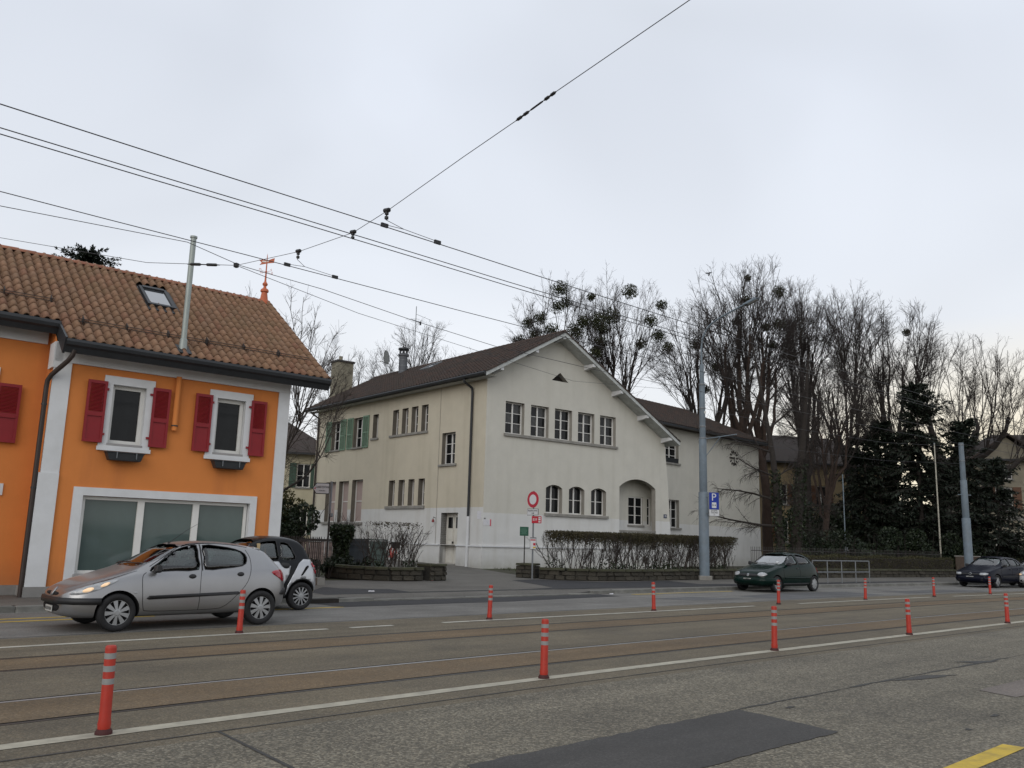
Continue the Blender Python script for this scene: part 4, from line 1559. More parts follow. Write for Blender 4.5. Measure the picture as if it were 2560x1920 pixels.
dd.lathe([(r_, -z) for r_, z in prf], 20, (0, 0, .35), axis='y')
dd.build('reflector', mat('dish_grey', (.17, .18, .18), .6), ds, smooth=True)
MB().tube([(0, .02, .35), (0, .22, .1), (0, .22, -.6)], .025, 8).build('bracket', m_galv, ds)
MB().tube([(0, -.1, -.05), (0, -.6, .05)], .012, 6).build('feed_arm', m_galv, ds)
MB().lathe([(.035, 0), (.045, .1), (0, .12)], 8, (0, -.66, .03), axis='y').build('feed_horn', m_white, ds)
an = thing('roof_antenna', 'thin television antenna mast on the dark tiled roof ridge', 'antenna', WHW @ Vector((3.8, 13.0, 11.6)), R(37.9))
MB().tube([(0, 0, 0), (0, 0, 4.3)], .022, 6).build('mast', m_galv, an)
bm1 = MB(Matrix.Translation((0, 0, 3.35)) @ Matrix.Rotation(R(25), 4, 'Z'))
bm1.tube([(-.55, 0, 0), (.55, 0, .05)], .012, 5)
bm1.build('boom', m_galv, an)
for x in (-.5, -.25, 0.1, .3, .5):
    MB(Matrix.Translation((0, 0, 3.35)) @ Matrix.Rotation(R(25), 4, 'Z')).tube([(x, -.45, 0), (x, .45, .04)], .006, 4).build('element', m_galv, an)
MB(Matrix.Translation((0, 0, 3.35)) @ Matrix.Rotation(R(25), 4, 'Z')).box(.5, .56, -.05, .05, -.14, .08).build('balun', m_black, an)
MB(Matrix.Translation((0, 0, 3.6)) @ Matrix.Rotation(R(-40), 4, 'Z')).tube([(0, 0, .2), (1.0, 0, -.2)], .01, 4).build('boom', m_galv, an)
SK2 = RM2 @ Matrix.Translation((v1 - 9.6, sl2 - 1.5, 0))
q = MB(SK2)
q.box(-.5, .5, 0, .1, .04, .14); q.box(-.5, .5, .9, 1.0, .04, .14); q.box(-.5, -.42, .1, .9, .04, .14); q.box(.42, .5, .1, .9, .04, .14)
so = q.build('roof_window', m_galv, wr)
MB(SK2).box(-.42, .42, .1, .9, .09, .1).build('pane', m_skyglass, so)
# ---- wing
b = MB(MWG)
b.wall([(-2, 1.23), (14.13, 1.23), (14.10, 8.62), (-2, 8.62)], [rect(2.75, 4.15, 6.39, 7.72), rect(3.0, 4.16, 2.56, 4.2)], 0.28)
b.quad((14.13, 0, 0), (14.13, 9, 0), (14.10, 9, 8.62), (14.10, 0, 8.62))
b.build('wing_wall', [m_front, m_reveal], WH)
MB(MWG).hexa([(-2, -.09, -.1), (14.24, -.09, -.1), (14.24, 4, -.1), (-2, 4, -.1)], [(-2, -.03, 1.23), (14.17, -.03, 1.23), (14.17, 4, 1.23), (-2, 4, 1.23)]).build('base_course', m_front, WH)
w_ = window(WH, MWG, 2.75, 4.15, 6.39, 7.72, 2, 3, 0.26, sill=(.12, .1, .1), sillm=m_conc)
window(WH, MWG, 3.0, 4.16, 2.56, 4.2, 2, 3, 0.26, sill=(.12, .1, .1), sillm=m_conc)
MB(MWG).hexa([(2.8, .02, 6.42), (4.1, .02, 6.42), (4.1, .18, 6.42), (2.8, .18, 6.42)], [(2.77, -.02, 6.68), (4.13, -.02, 6.68), (4.13, .19, 6.68), (2.77, .19, 6.68)]).build('window_box', m_fascia, WH)
rv, rz_, ru = 4.5, 11.0, 12.4
ez = 8.60
wf = MB(MWG)
wf.add([(-9, -.55, ez), (14.65, -.55, ez), (ru, rv, rz_), (-9, rv, rz_), (14.65, 9.5, ez), (-9, 9.5, ez)], [(0, 1, 2, 3), (1, 4, 2), (3, 2, 4, 5)])
wf.quad((-2, -.55, ez - .12), (14.65, -.55, ez - .12), (14.65, 9.5, ez - .12), (-2, 9.5, ez - .12))
wro = wf.build('wing_roof', m_tile2, WH, fixn=False)
ang3 = math.atan((rz_ - ez) / (rv + .55))
RM3 = MWG @ Matrix.Translation((0, -.55, ez)) @ Matrix.Rotation(ang3, 4, 'X')
L3 = (rv + .55) / math.cos(ang3)
cells = []
for c in range(-8, 60):
    for r_ in range(int(L3 / .335) + 1):
        x, y = c * .2425, -.06 + r_ * .335
        if y > L3 - .1 or x > 14.45 - (14.65 - ru) * y / L3:
            continue
        cells.append(jit(RM3 @ Matrix.Translation((x, y, .01)), .01))
tmew = tme2.copy()
lay_tiles(wro, WHW, tmew, cells, 0, name='wing_roof_tile')
MB(MWG).box(-2, 14.7, -.68, -.5, ez - .13, ez + .0).build('gutter', m_fascia, WH)
MB(MWG).box(14.5, 14.68, -.5, 9.5, ez - .12, ez).build('gutter', m_fascia, WH)
for i in range(30):
    MB(MWG).tube([(12.4 - i * .4, rv, rz_ + .03), (12.4 - (i + 1) * .4 + .01, rv, rz_ + .01)], .12, 8).build('ridge_tile', m_ridge2, wro)
# wall clock without a face: twelve bars and two hands on the render
ck = thing('wall_clock', 'faceless wall clock of dark bars and hands on the pale wing', 'clock', WHW @ (MWG @ Vector((10.68, -.03, 7.3))), R(45.9))
for h in range(12):
    a = R(30 * h)
    L = .15 if h % 3 else .19
    MB(Matrix.Rotation(a, 4, 'Y')).box(-.038, .038, -.03, .03, .5 - L, .5).build('hour_mark', m_iron, ck)
MB(Matrix.Rotation(R(-90), 4, 'Y')).box(-.045, .045, -.045, -.03, -.08, .44).build('hour_hand', m_iron, ck)
MB(Matrix.Rotation(R(180), 4, 'Y')).box(-.036, .036, -.06, -.047, -.08, .48).build('minute_hand', m_iron, ck)
MB().lathe([(.05, -.065), (.05, .02)], 10, axis='y').build('hub', m_iron, ck)

# ================================================================== houses in the background
def far_house(name, label, loc, rz, w, d, h, roof_h, wallm, roofm, wins, over=.6, ridge='x'):
    root = thing(name, label, 'house', loc, rz)
    holes = [rect(*q[:4]) for q in wins]
    b = MB()
    b.wall(rect(0, w, -.3, h), holes, .2)
    b.quad((0, 0, -.3), (0, d, -.3), (0, d, h), (0, 0, h))
    b.quad((w, 0, -.3), (w, d, -.3), (w, d, h), (w, 0, h))
    b.quad((0, d, -.3), (w, d, -.3), (w, d, h), (0, d, h))
    b.build('wall', [wallm, wallm], root)
    o = over
    r_ = MB()
    A = [(-o, -o, h), (w + o, -o, h), (w + o, d + o, h), (-o, d + o, h)]
    k = min(w, d) / 2 + o
    T = [(-o + k * .8, d / 2, h + roof_h), (w + o - k * .8, d / 2, h + roof_h)]
    r_.add(A + T, [(0, 1, 5, 4), (1, 2, 5), (2, 3, 4, 5), (3, 0, 4), (3, 2, 1, 0)])
    ro = r_.build('roof', roofm, root)
    MB().box(-o - .05, w + o + .05, -o - .1, -o + .02, h - .12, h + .02).build('gutter', m_fascia, root)
    for q in wins:
        x0, x1, z0, z1 = q[:4]
        o_ = window(root, I4, x0, x1, z0, z1, 2, 2, .16, sill=(.08, .08, .09), sillm=m_conc)
        if len(q) > 4:
            sw = (x1 - x0) / 2
            for xa in (x0 - sw - .03, x1 + .03):
                so = MB().box(xa, xa + sw, -.06, -.01, z0 - .03, z1 + .03).build('shutter', q[4], root)
                for i in range(int((z1 - z0) / .12)):
                    MB().box(xa + .05, xa + sw - .05, -.075, -.06, z0 + .02 + i * .12, z0 + .09 + i * .12).build('slat', q[4], so)
    return root


m_cream = mat('cream_far_render', (0.47, 0.43, 0.31), 0.9, var=0.1, vscale=1, stain=(0.3, 0.27, 0.2), sscale=.7, samount=.4)
m_ochre = mat('ochre_far_render', (0.27, 0.21, 0.125), 0.9, var=0.12, vscale=1, stain=(0.2, 0.16, 0.1), sscale=.8, samount=.5)
m_grey = mat('grey_beige_far_render', (0.26, 0.235, 0.18), 0.9, var=0.15, vscale=1, stain=(0.13, 0.11, 0.08), sscale=.8, samount=.6)
m_darkg = mat('dark_green_shutter', (0.045, 0.085, 0.06), 0.6, var=.15)
m_brown = mat('brown_shutter', (0.10, 0.045, 0.022), 0.6, var=.15)
far_house('far_house', 'cream house with dark green shutters glimpsed between the orange and the beige house', (-24.0, 55.6, .4), R(13), 12.0, 8, 6.6, 2.6, m_cream, m_tile2,
          [(9.85, 10.75, 4.3, 5.9, m_darkg), (6.5, 7.4, 4.3, 5.9, m_darkg), (9.85, 10.75, 1.2, 2.8, m_darkg), (3.2, 4.1, 4.3, 5.9, m_darkg)])
far_house('far_house', 'ochre house with brown shutters behind the ivy covered trunks, right of the clock', (19.6, 68.4, .4), R(14), 13.5, 9, 8.0, 2.8, m_ochre, m_tile2,
          [(1.9, 3.0, 1.6, 3.4, m_brown), (1.9, 3.0, 4.6, 6.2, m_brown), (5.6, 6.6, 4.6, 6.2, m_brown), (5.6, 6.6, 1.2, 3.2, m_brown), (9.4, 10.5, 1.6, 3.4, m_brown), (9.4, 10.5, 4.6, 6.2, m_brown)])
FH = far_house('far_house', 'grey beige house with white framed windows behind the mast at the right edge', (33.2, 62.6, .4), R(-14), 14, 9, 7.9, 2.4, m_grey, m_tile2,
               [(2.2, 3.3, 4.2, 5.9, m_brown), (2.5, 3.4, 6.5, 7.6), (6, 7.1, 4.2, 5.9, m_brown), (2.0, 3.6, .9, 2.7), (6, 7.4, .9, 2.7)])
MB().box(-.05, 14.05, -.12, .0, 3.55, 3.85).build('string_course', m_conc, FH)
dg = MB()
dg.prism([(1.0, 7.9), (5.0, 7.9), (3.0, 9.5)], -.5, 4, 'xz')
dg.build('dormer_gable', m_grey, FH)
dg = MB()
dg.hexa([(.4, -.9, 7.75), (3.0, -.9, 9.65), (3.0, 4, 9.65), (.4, 4, 7.75)], [(.4, -.9, 7.9), (3.0, -.9, 9.8), (3.0, 4, 9.8), (.4, 4, 7.9)])
dg.hexa([(3.0, -.9, 9.65), (5.6, -.9, 7.75), (5.6, 4, 7.75), (3.0, 4, 9.65)], [(3.0, -.9, 9.8), (5.6, -.9, 7.9), (5.6, 4, 7.9), (3.0, 4, 9.8)])
dg.build('dormer_roof', m_tile2, FH)
# ------------------------------------------------------------------ vegetation
m_bark = mat('grey_brown_bark', (0.026, 0.021, 0.018), 0.95, var=0.3, vscale=3, bump=0.5, bscale=14)
m_bark_r = mat('reddish_bark', (0.046, 0.030, 0.023), 0.95, var=0.3, vscale=3, bump=0.5, bscale=14)
m_twig = mat('bare_twigs', (0.034, 0.027, 0.024), 0.95, var=0.2, vscale=1)
m_twig_l = mat('pale_bare_twigs', (0.050, 0.040, 0.034), 0.95, var=0.2, vscale=1)


def leaf_mat(name, a, c, rough=0.6):
    m = mat(name, a, rough, var=0.3, vscale=2.0, spec=0.25)
    n, l, b = nodes_of(m)
    sc = [q for q in n if q.type == 'VECT_MATH' and not q.inputs[0].is_linked][0]
    g = n.new('ShaderNodeNewGeometry')
    mx = n.new('ShaderNodeMix')
    mx.data_type = 'RGBA'
    mx.inputs[6].default_value = (*a, 1)
    mx.inputs[7].default_value = (*c, 1)
    l.new(g.outputs['Random Per Island'], mx.inputs[0])
    l.new(mx.outputs[2], sc.inputs[0])
    return m


m_mist = leaf_mat('mistletoe_leaf', (0.020, 0.025, 0.009), (0.045, 0.050, 0.018))
m_needle = leaf_mat('dark_needles', (0.009, 0.014, 0.010), (0.021, 0.028, 0.017))
m_ivy = leaf_mat('ivy_leaf', (0.010, 0.018, 0.008), (0.03, 0.042, 0.018), 0.4)
m_hedge = leaf_mat('winter_hedge_leaf', (0.038, 0.034, 0.018), (0.068, 0.058, 0.032), 0.8)
m_box = leaf_mat('clipped_box_leaf', (0.034, 0.034, 0.014), (0.06, 0.054, 0.026), 0.8)
m_laurel = leaf_mat('laurel_leaf', (0.010, 0.017, 0.009), (0.026, 0.036, 0.018), 0.4)
m_dry = leaf_mat('dry_moss_leaf', (0.05, 0.05, 0.018), (0.08, 0.075, 0.025), 0.9)


def unit(v):
    return v / np.maximum(np.linalg.norm(v, axis=-1, keepdims=True), 1e-9)


def grow(rng, P, D, L, K, wob, trop):
    """n polylines of K steps each: P,D (n,3) L (n,)"""
    n = len(P)
    pts = np.zeros((n, K + 1, 3))
    tan = np.zeros((n, K + 1, 3))
    pts[:, 0] = P
    d = unit(D)
    tan[:, 0] = d
    for k in range(K):
        d = unit(d + rng.normal(0, wob, (n, 3)) + np.asarray(trop) / K)
        pts[:, k + 1] = pts[:, k] + d * (L / K)[:, None]
        tan[:, k + 1] = d
    return pts, tan


def spawn(rng, pts, tan, rad, m, t0, t1, ang, angv, L0, L1, rr):
    """m children per parent"""
    n, K1, _ = pts.shape
    K = K1 - 1
    idx = np.repeat(np.arange(n), m)
    t = rng.uniform(t0, t1, n * m) * K
    i = np.minimum(t.astype(int), K - 1)
    f = (t - i)[:, None]
    P = pts[idx, i] * (1 - f) + pts[idx, i + 1] * f
    T = tan[idx, i + 1]
    r = rad[idx, i] * (1 - f[:, 0]) + rad[idx, i + 1] * f[:, 0]
    q = rng.normal(0, 1, (n * m, 3))
    perp = unit(np.cross(T, q))
    a = np.clip(rng.normal(ang, angv, n * m), 0.1, 1.7)[:, None]
    D = T * np.cos(a) + perp * np.sin(a)
    L = rng.uniform(L0, L1, n * m) * (1 - 0.35 * t / K)
    return P, D, L, r * rr, idx


def taper(r0, K, end):
    return np.asarray(r0)[:, None] * np.linspace(1, end, K + 1)[None, :]


def tubes(levels):
    """levels: list of (pts (n,K+1,3), rad (n,K+1), sides) -> vertices and quads"""
    VV, FF, off = [], [], 0
    for pts, rad, sd in levels:
        n, K1, _ = pts.shape
        if n == 0:
            continue
        t = np.zeros_like(pts)
        t[:, 1:-1] = pts[:, 2:] - pts[:, :-2]
        t[:, 0] = pts[:, 1] - pts[:, 0]
        t[:, -1] = pts[:, -1] - pts[:, -2]
        t = unit(t)
        ref = np.tile(np.array([0.31, 0.17, 0.93]), (n, 1))
        bad = np.abs(t[:, 0] @ np.array([0.31, 0.17, 0.93])) > 0.9
        ref[bad] = (1, 0, 0)
        x = unit(np.cross(t, ref[:, None, :]))
        y = np.cross(t, x)
        a = np.arange(sd) * 2 * np.pi / sd
        V = pts[:, :, None, :] + rad[:, :, None, None] * (x[:, :, None, :] * np.cos(a)[None, None, :, None] + y[:, :, None, :] * np.sin(a)[None, None, :, None])
        VV.append(V.reshape(-1, 3))
        base = off + (np.arange(n) * K1 * sd)[:, None, None] + (np.arange(K1 - 1) * sd)[None, :, None]
        j = np.arange(sd)[None, None, :]
        j2 = (np.arange(sd) + 1) % sd
        F = np.stack([base + j, base + j2[None, None, :], base + sd + j2[None, None, :], base + sd + j], -1)
        FF.append(F.reshape(-1, 4))
        off += n * K1 * sd
    return np.concatenate(VV), np.concatenate(FF)


def tube_obj(name, levels, m, parent, kind=None):
    V, F = tubes(levels)
    o = add_mesh(name, fast_mesh(name, V, F, smooth=True), m, parent)
    if kind:
        o['kind'] = kind
    return o


def leaf_quads(rng, C, size, up=0.0, asp=0.55):
    n = len(C)
    a = unit(rng.normal(0, 1, (n, 3)) + np.array([0, 0, up]))
    q = unit(np.cross(a, rng.normal(0, 1, (n, 3))))
    s = size * rng.uniform(.6, 1.3, n)[:, None]
    V = np.stack([C - a * s * .5, C + q * s * asp * .5, C + a * s * .5, C - q * s * asp * .5], 1).reshape(-1, 3)
    F = np.arange(n * 4).reshape(-1, 4)
    return V, F


def leaf_obj(name, rng, C, size, m, parent, up=0.0, asp=0.55):
    V, F = leaf_quads(rng, C, size, up, asp)
    return add_mesh(name, fast_mesh(name, V, F), m, parent)


def ball_pts(rng, n, c, r, inner=0.4):
    d = unit(rng.normal(0, 1, (n, 3)))
    return np.asarray(c) + d * (r * rng.uniform(inner, 1, n) ** .5)[:, None] * np.array([1, 1, .92])


def mistletoe(rng, c, r, root):
    n = int(1000 * r * r) + 200
    V, F = leaf_quads(rng, ball_pts(rng, n, c, r, .02), .14)
    k = 26
    P = np.tile(np.asarray(c, float), (k, 1))
    sp, _ = grow(rng, P, rng.normal(0, 1, (k, 3)), np.full(k, r * .85), 3, .2, (0, 0, 0))
    V2, F2 = tubes([(sp, taper(np.full(k, .014), 3, .5), 3)])
    return add_mesh('mistletoe', fast_mesh('mistletoe', np.concatenate([V, V2]), np.concatenate([F, F2 + len(V)])), m_mist, root)


def lime(name, label, x, y, H, cr, seed, lean=(0, 0), trunk_h=.42, nl=5, shoots=15, mist=(), bark=None, tr=.34, limb_ang=.55, dens=1.0, tw=None, sub=9, twg=7, crown_h=.225, low=-.6, kr=(.25, .58), group='bare lime trees behind the white house'):
    """old pollarded lime: trunk, a few heavy limbs, sheaves of upright shoots, haze of twigs, mistletoe balls"""
    rng = np.random.default_rng(seed)
    g = gz(x, y)
    root = thing(name, label, 'tree', (x, y, g), group=group)
    H = H - g
    th = H * trunk_h
    P = np.array([[0., 0, -.3]])
    D = np.array([[lean[0], lean[1], 1.0]])
    tp, tt = grow(rng, P, D, np.array([th + .3]), 9, .045, (0, 0, .15))
    trad = np.linspace(tr * 1.15, tr * .72, 10)[None, :].copy()
    trad[0, 0] *= 1.35
    # heavy limbs lead to knuckles inside the crown; each knuckle throws a fan of shoots to the outline
    ez = H * crown_h
    cen = np.array([tp[0, -1, 0], tp[0, -1, 1], H - ez])
    nk = nl + 1
    az = np.arange(nk) * 2 * np.pi / nl + seed + rng.uniform(-.35, .35, nk)
    uz = rng.uniform(-.75, -.1, nk)
    ur = rng.uniform(kr[0], kr[1], nk)
    uz[0], ur[0] = .0, .12
    kn = cen + np.stack([np.cos(az) * ur * cr, np.sin(az) * ur * cr, uz * ez], 1)
    order = np.argsort(kn[:, 2])
    kt = np.clip(np.linspace(.66, 1.0, nk), 0, 1)
    st = np.zeros_like(kn)
    for q, i in enumerate(order):
        st[i] = tp[0, int(round(kt[q] * 9))]
    KL = 9
    u_ = np.linspace(0, 1, KL + 1)[None, :, None]
    Lk = np.linalg.norm(kn - st, axis=1)
    mid = st + (kn - st) * .5
    mid[:, 2] -= .12 * Lk * rng.uniform(.2, 1.4, nk)
    mid[:, :2] += (kn - st)[:, :2] * .2
    lpts = (1 - u_) ** 2 * st[:, None] + 2 * u_ * (1 - u_) * mid[:, None] + u_ ** 2 * kn[:, None]
    lpts[:, 1:-1] += np.cumsum(rng.normal(0, .035, (nk, KL - 1, 3)), axis=1) * np.minimum(Lk, 4)[:, None, None] * .5
    ltan = unit(np.gradient(lpts, axis=1))
    lr = tr * rng.uniform(.42, .60, nk)
    lrad = lr[:, None] * np.linspace(1, .40, KL + 1)[None, :]
    # targets spread evenly over the dome, each served by the nearest knuckle
    ns = int(nl * shoots * dens * 1.2)
    ta = rng.uniform(0, 2 * np.pi, ns)
    tz = rng.uniform(low, 1.0, ns)
    trr = np.sqrt(np.maximum(1 - tz * tz, 0))
    lump = 1 + .07 * np.sin(ta * 3 + seed) + .06 * np.sin(ta * 5 + tz * 4 + seed * 2)
    T = cen + np.stack([np.cos(ta) * trr * cr, np.sin(ta) * trr * cr, tz * ez], 1) * (lump * rng.uniform(.86, 1.0, ns))[:, None]
    dk = np.linalg.norm((T[:, None] - kn[None]) * np.array([1, 1, .6]), axis=2) * rng.uniform(.85, 1.15, (ns, nk))
    ki = dk.argmin(1)
    base_k = rng.integers(int(KL * .6), KL + 1, ns)
    sp = lpts[ki, base_k]
    L = np.linalg.norm(T - sp, axis=1)
    outw = T - sp
    outw[:, 2] = 0
    mid = sp + (T - sp) * .5 + outw * .10 + np.array([0, 0, .03]) * L[:, None] + rng.normal(0, .03, (ns, 3)) * L[:, None]
    K = 7
    u_ = np.linspace(0, 1, K + 1)[None, :, None]
    spts = (1 - u_) ** 2 * sp[:, None] + 2 * u_ * (1 - u_) * mid[:, None] + u_ ** 2 * T[:, None]
    spts[:, 1:] += rng.normal(0, .006, (ns, K, 3)) * L[:, None, None]
    stan = unit(np.gradient(spts, axis=1))
    sl = L
    sr = np.clip(sl * .0060, .011, .042)
    srad = taper(sr, K, .3)
    # side branches and twigs
    bp, bd, bl, br, bi = spawn(rng, spts, stan, srad, sub, .38, 1.0, .55, .2, .045 * H, .095 * H, .7)
    bl *= np.clip(sl[bi] / (H * .18), .4, 1.1)
    bpts, btan = grow(rng, bp, bd, bl, 4, .10, (0, 0, .18))
    brad = taper(np.clip(br, .008, .014), 4, .55)
    wp, wd, wl, wr_, wi = spawn(rng, bpts, btan, brad, twg, .15, 1.0, .6, .2, .3, .8, .6)
    wpts, wtan = grow(rng, wp, wd, wl, 2, .12, (0, 0, .08))
    wrad = taper(np.full(len(wl), .0066), 2, .75)
    # water sprouts on the trunk and limbs
    cp, cd, cl, c_r, _ = spawn(rng, lpts, ltan, lrad, 12, .0, .95, 1.0, .3, .8, 3.0, .1)
    cpts, _c = grow(rng, cp, cd, cl, 3, .12, (0, 0, .3))
    crad = taper(np.full(len(cl), .012), 3, .5)
    tube_obj('trunk', [(tp, trad, 12), (lpts, lrad, 9)], bark or m_bark, root)
    tube_obj('crown', [(spts, srad, 5), (bpts, brad, 4), (wpts, wrad, 3), (cpts, crad, 3)], tw or m_twig, root)
    for i, (fx, fz, r) in enumerate(mist):
        # fx: sideways fraction of crown radius, fz: height fraction
        c = (fx * cr, rng.uniform(-.5, .3) * cr * .5, fz * H)
        mistletoe(rng, c, r, root)
    return root


lime('lime_tree', 'leftmost bare lime tree full of mistletoe balls behind the roof ridge', 4.4, 61.9, 21.2, 3.9, 1, nl=7, shoots=9, limb_ang=1.0, trunk_h=.58, crown_h=.22, low=-.85,
     mist=[(-.25, .96, .75), (-.12, .91, .55), (-.62, .84, .6), (-.85, .83, .5), (-.3, .88, .55), (-.4, .79, .8), (.05, .80, .75), (.2, .83, .5), (.5, .84, .85), (.75, .86, .7), (.35, .93, .35), (-1.0, .76, .65), (.55, .77, .55), (-.7, .78, .6), (.45, .72, .5)])
lime('lime_tree', 'bare lime tree with forked limb and mistletoe at its top, right of the gable peak', 9.3, 63.4, 21.9, 4.2, 2, nl=6, shoots=11, limb_ang=.6, trunk_h=.50, low=-.5,
     mist=[(-.1, .94, .68), (.5, .90, .5), (.3, .84, .6), (-.6, .80, .55), (.45, .79, .6), (.1, .75, .5), (-.7, .72, .45), (.6, .74, .5)])
lime('lime_tree', 'bare lime tree leaning left with one mistletoe ball, left of the lamp', 15.4, 64.5, 20.2, 4.3, 3, lean=(-.20, 0), nl=6, shoots=11, limb_ang=.6, trunk_h=.46, low=-.6, mist=[(-.25, .84, .6), (.1, .75, .4), (-.1, .66, .4), (-.9, .55, .5)])
lime('lime_tree', 'tallest bare lime tree with straight trunk directly behind the lamp head', 16.9, 63.9, 22.8, 4.6, 4, nl=6, shoots=13, limb_ang=.42, trunk_h=.46, bark=m_bark_r, tr=.40, mist=[(.1, .82, .4)])
lime('lime_tree', 'bare lime tree with two mistletoe balls in its domed top, right of the lamp head', 19.4, 64.4, 22.9, 4.4, 5, nl=6, shoots=13, limb_ang=.40, trunk_h=.44, bark=m_bark_r, tr=.36, mist=[(-.25, .975, .32), (.35, .935, .62), (-.3, .89, .5), (.05, .80, .4)])
lime('lime_tree', 'narrow dense bare lime tree with dark bushy head, between lamp and conifers', 22.4, 64.6, 22.3, 3.6, 6, nl=6, shoots=15, limb_ang=.36, trunk_h=.44, tr=.42, mist=[(-.5, .83, .55), (-.6, .76, .4), (-.2, .72, .35)])
lime('lime_tree', 'bare lime tree of slim upright stems above the dark conifers', 26.2, 64.5, 21.5, 4.4, 7, nl=6, shoots=12, limb_ang=.55, trunk_h=.42, tr=.26)
lime('lime_tree', 'bare lime tree with round open head above the conifer tips', 29.3, 64.5, 21.0, 4.4, 8, nl=6, shoots=12, limb_ang=.6, trunk_h=.44, tr=.30, mist=[(.2, .86, .35)])
lime('lime_tree', 'rightmost bare lime tree with heavy limbs spreading to the right', 30.6, 61.5, 17.8, 6.6, 9, lean=(.16, 0), nl=10, shoots=14, limb_ang=1.1, trunk_h=.40, tr=.62, low=-.55, crown_h=.32, kr=(.5, .85))
lime('background_tree', 'bare round crowned tree rising behind the beige house roof beside the antenna', -8.9, 74.5, 20.8, 4.9, 21, nl=8, shoots=9, limb_ang=1.1, trunk_h=.55, tr=.34, crown_h=.28, low=-.6, group='bare trees')
lime('background_tree', 'low bare tree behind the roof between the two chimneys', -12.6, 72.0, 17.2, 3.6, 22, nl=7, shoots=9, limb_ang=1.0, trunk_h=.55, tr=.25, crown_h=.3, low=-.5, group='bare trees')
lime('garden_tree', 'bare many stemmed tree behind the right corner of the orange house', -11.9, 41.5, 13.6, 4.4, 23, nl=8, shoots=9, limb_ang=.75, trunk_h=.25, tr=.13, sub=8, twg=5, crown_h=.42, low=-.7, tw=m_twig_l, group='bare trees')
lime('street_tree', 'small bare tree at the right edge in front of the grey beige house', 39.6, 62.0, 8.5, 2.6, 24, nl=6, shoots=8, limb_ang=.8, trunk_h=.3, tr=.14, sub=5, twg=4, group='bare trees')
lime('garden_tree', 'bare brownish tree with twisting stems behind the mast arm, left of the conifers', 20.2, 55.0, 13.5, 3.4, 25, nl=7, shoots=12, limb_ang=.7, trunk_h=.36, tr=.22, bark=m_bark_r, sub=7, twg=6, group='bare trees')


def limb_tree(name, label, x, y, H, limbs, seed, ivy_top, tr=.28, lean=(0, 0)):
    """ivy-clad trunk with long level limbs that droop fine twigs"""
    rng = np.random.default_rng(seed)
    g = gz(x, y)
    root = thing(name, label, 'tree', (x, y, g), group='ivy covered trees by the wing')
    tp, tt = grow(rng, np.array([[0., 0, -.3]]), np.array([[lean[0], lean[1], 1.]]), np.array([H]), 10, .03, (0, 0, .1))
    trad = np.linspace(tr, tr * .12, 11)[None]
    P, D, L, Rr = [], [], [], []
    for (z, ang, ln, el, r) in limbs:
        k = min(9, int((z - g + .3) / H * 10))
        P.append(tp[0, k])
        D.append([math.cos(ang) * math.cos(el), math.sin(ang) * math.cos(el), math.sin(el)])
        L.append(ln)
        Rr.append(r)
    lp, lt = grow(rng, np.array(P), np.array(D), np.array(L), 8, .11, (0, 0, .12))
    lr = taper(Rr, 8, .2)
    bp, bd, bl, br, _ = spawn(rng, lp, lt, lr, 16, .15, 1.0, .7, .25, .6, 1.9, .4)
    bpts, bt = grow(rng, bp, bd, bl, 5, .14, (0, 0, -.25))
    brad = taper(np.clip(br, .008, .02), 5, .4)
    wp, wd, wl, w_, _ = spawn(rng, bpts, bt, brad, 14, .1, 1., .7, .3, .3, .8, .5)
    wpts, _t = grow(rng, wp, wd, wl, 3, .15, (0, 0, -.9))
    wrad = taper(np.full(len(wl), .0055), 3, .7)
    tube_obj('trunk', [(tp, trad, 12), (lp, lr, 7)], m_bark, root)
    tube_obj('crown', [(bpts, brad, 4), (wpts, wrad, 3)], m_twig, root)
    n = int(1500 * ivy_top / 6)
    t = rng.uniform(0, min(.95, ivy_top / H), n) * 10
    i = t.astype(int)
    c = tp[0, i] + (tp[0, np.minimum(i + 1, 10)] - tp[0, i]) * (t - i)[:, None]
    d = unit(rng.normal(0, 1, (n, 3)) * np.array([1, 1, .1]))
    leaf_obj('ivy', rng, c + d * (trad[0, i] + rng.uniform(0, .16, n))[:, None], .15, m_ivy, root)
    return root


limb_tree('ivy_tree', 'ivy clad tree with drooping twigs reaching left across the clock wall', 15.3, 48.4, 14, [(3.9, 3.12, 4.6, .12, .09), (4.4, 3.05, 3.6, .35, .08), (7.6, 3.2, 4.6, .10, .06), (5.6, 3.4, 2.6, .3, .06), (8.6, .4, 3.5, .6, .07), (9.2, 2.4, 2.6, .9, .06), (10, .1, 3, .9, .06), (6.5, .3, 2.4, .4, .05), (10.8, 3.5, 2.4, .9, .05), (4.6, -1.2, 1.8, .5, .05)], 31, 6.0)
limb_tree('ivy_tree', 'broader ivy wrapped trunk just right of the drooping branched tree', 16.45, 49.4, 13, [(4.3, .1, 2.2, .25, .05), (3.2, .2, 1.8, .1, .04), (7.2, .3, 3.2, .7, .07), (8.2, 2.8, 2.4, .9, .07), (9, -.4, 2.6, .9, .06), (9.6, 1.8, 2.6, 1.0, .06), (6, .5, 2.2, .5, .05)], 32, 6.5, tr=.40)


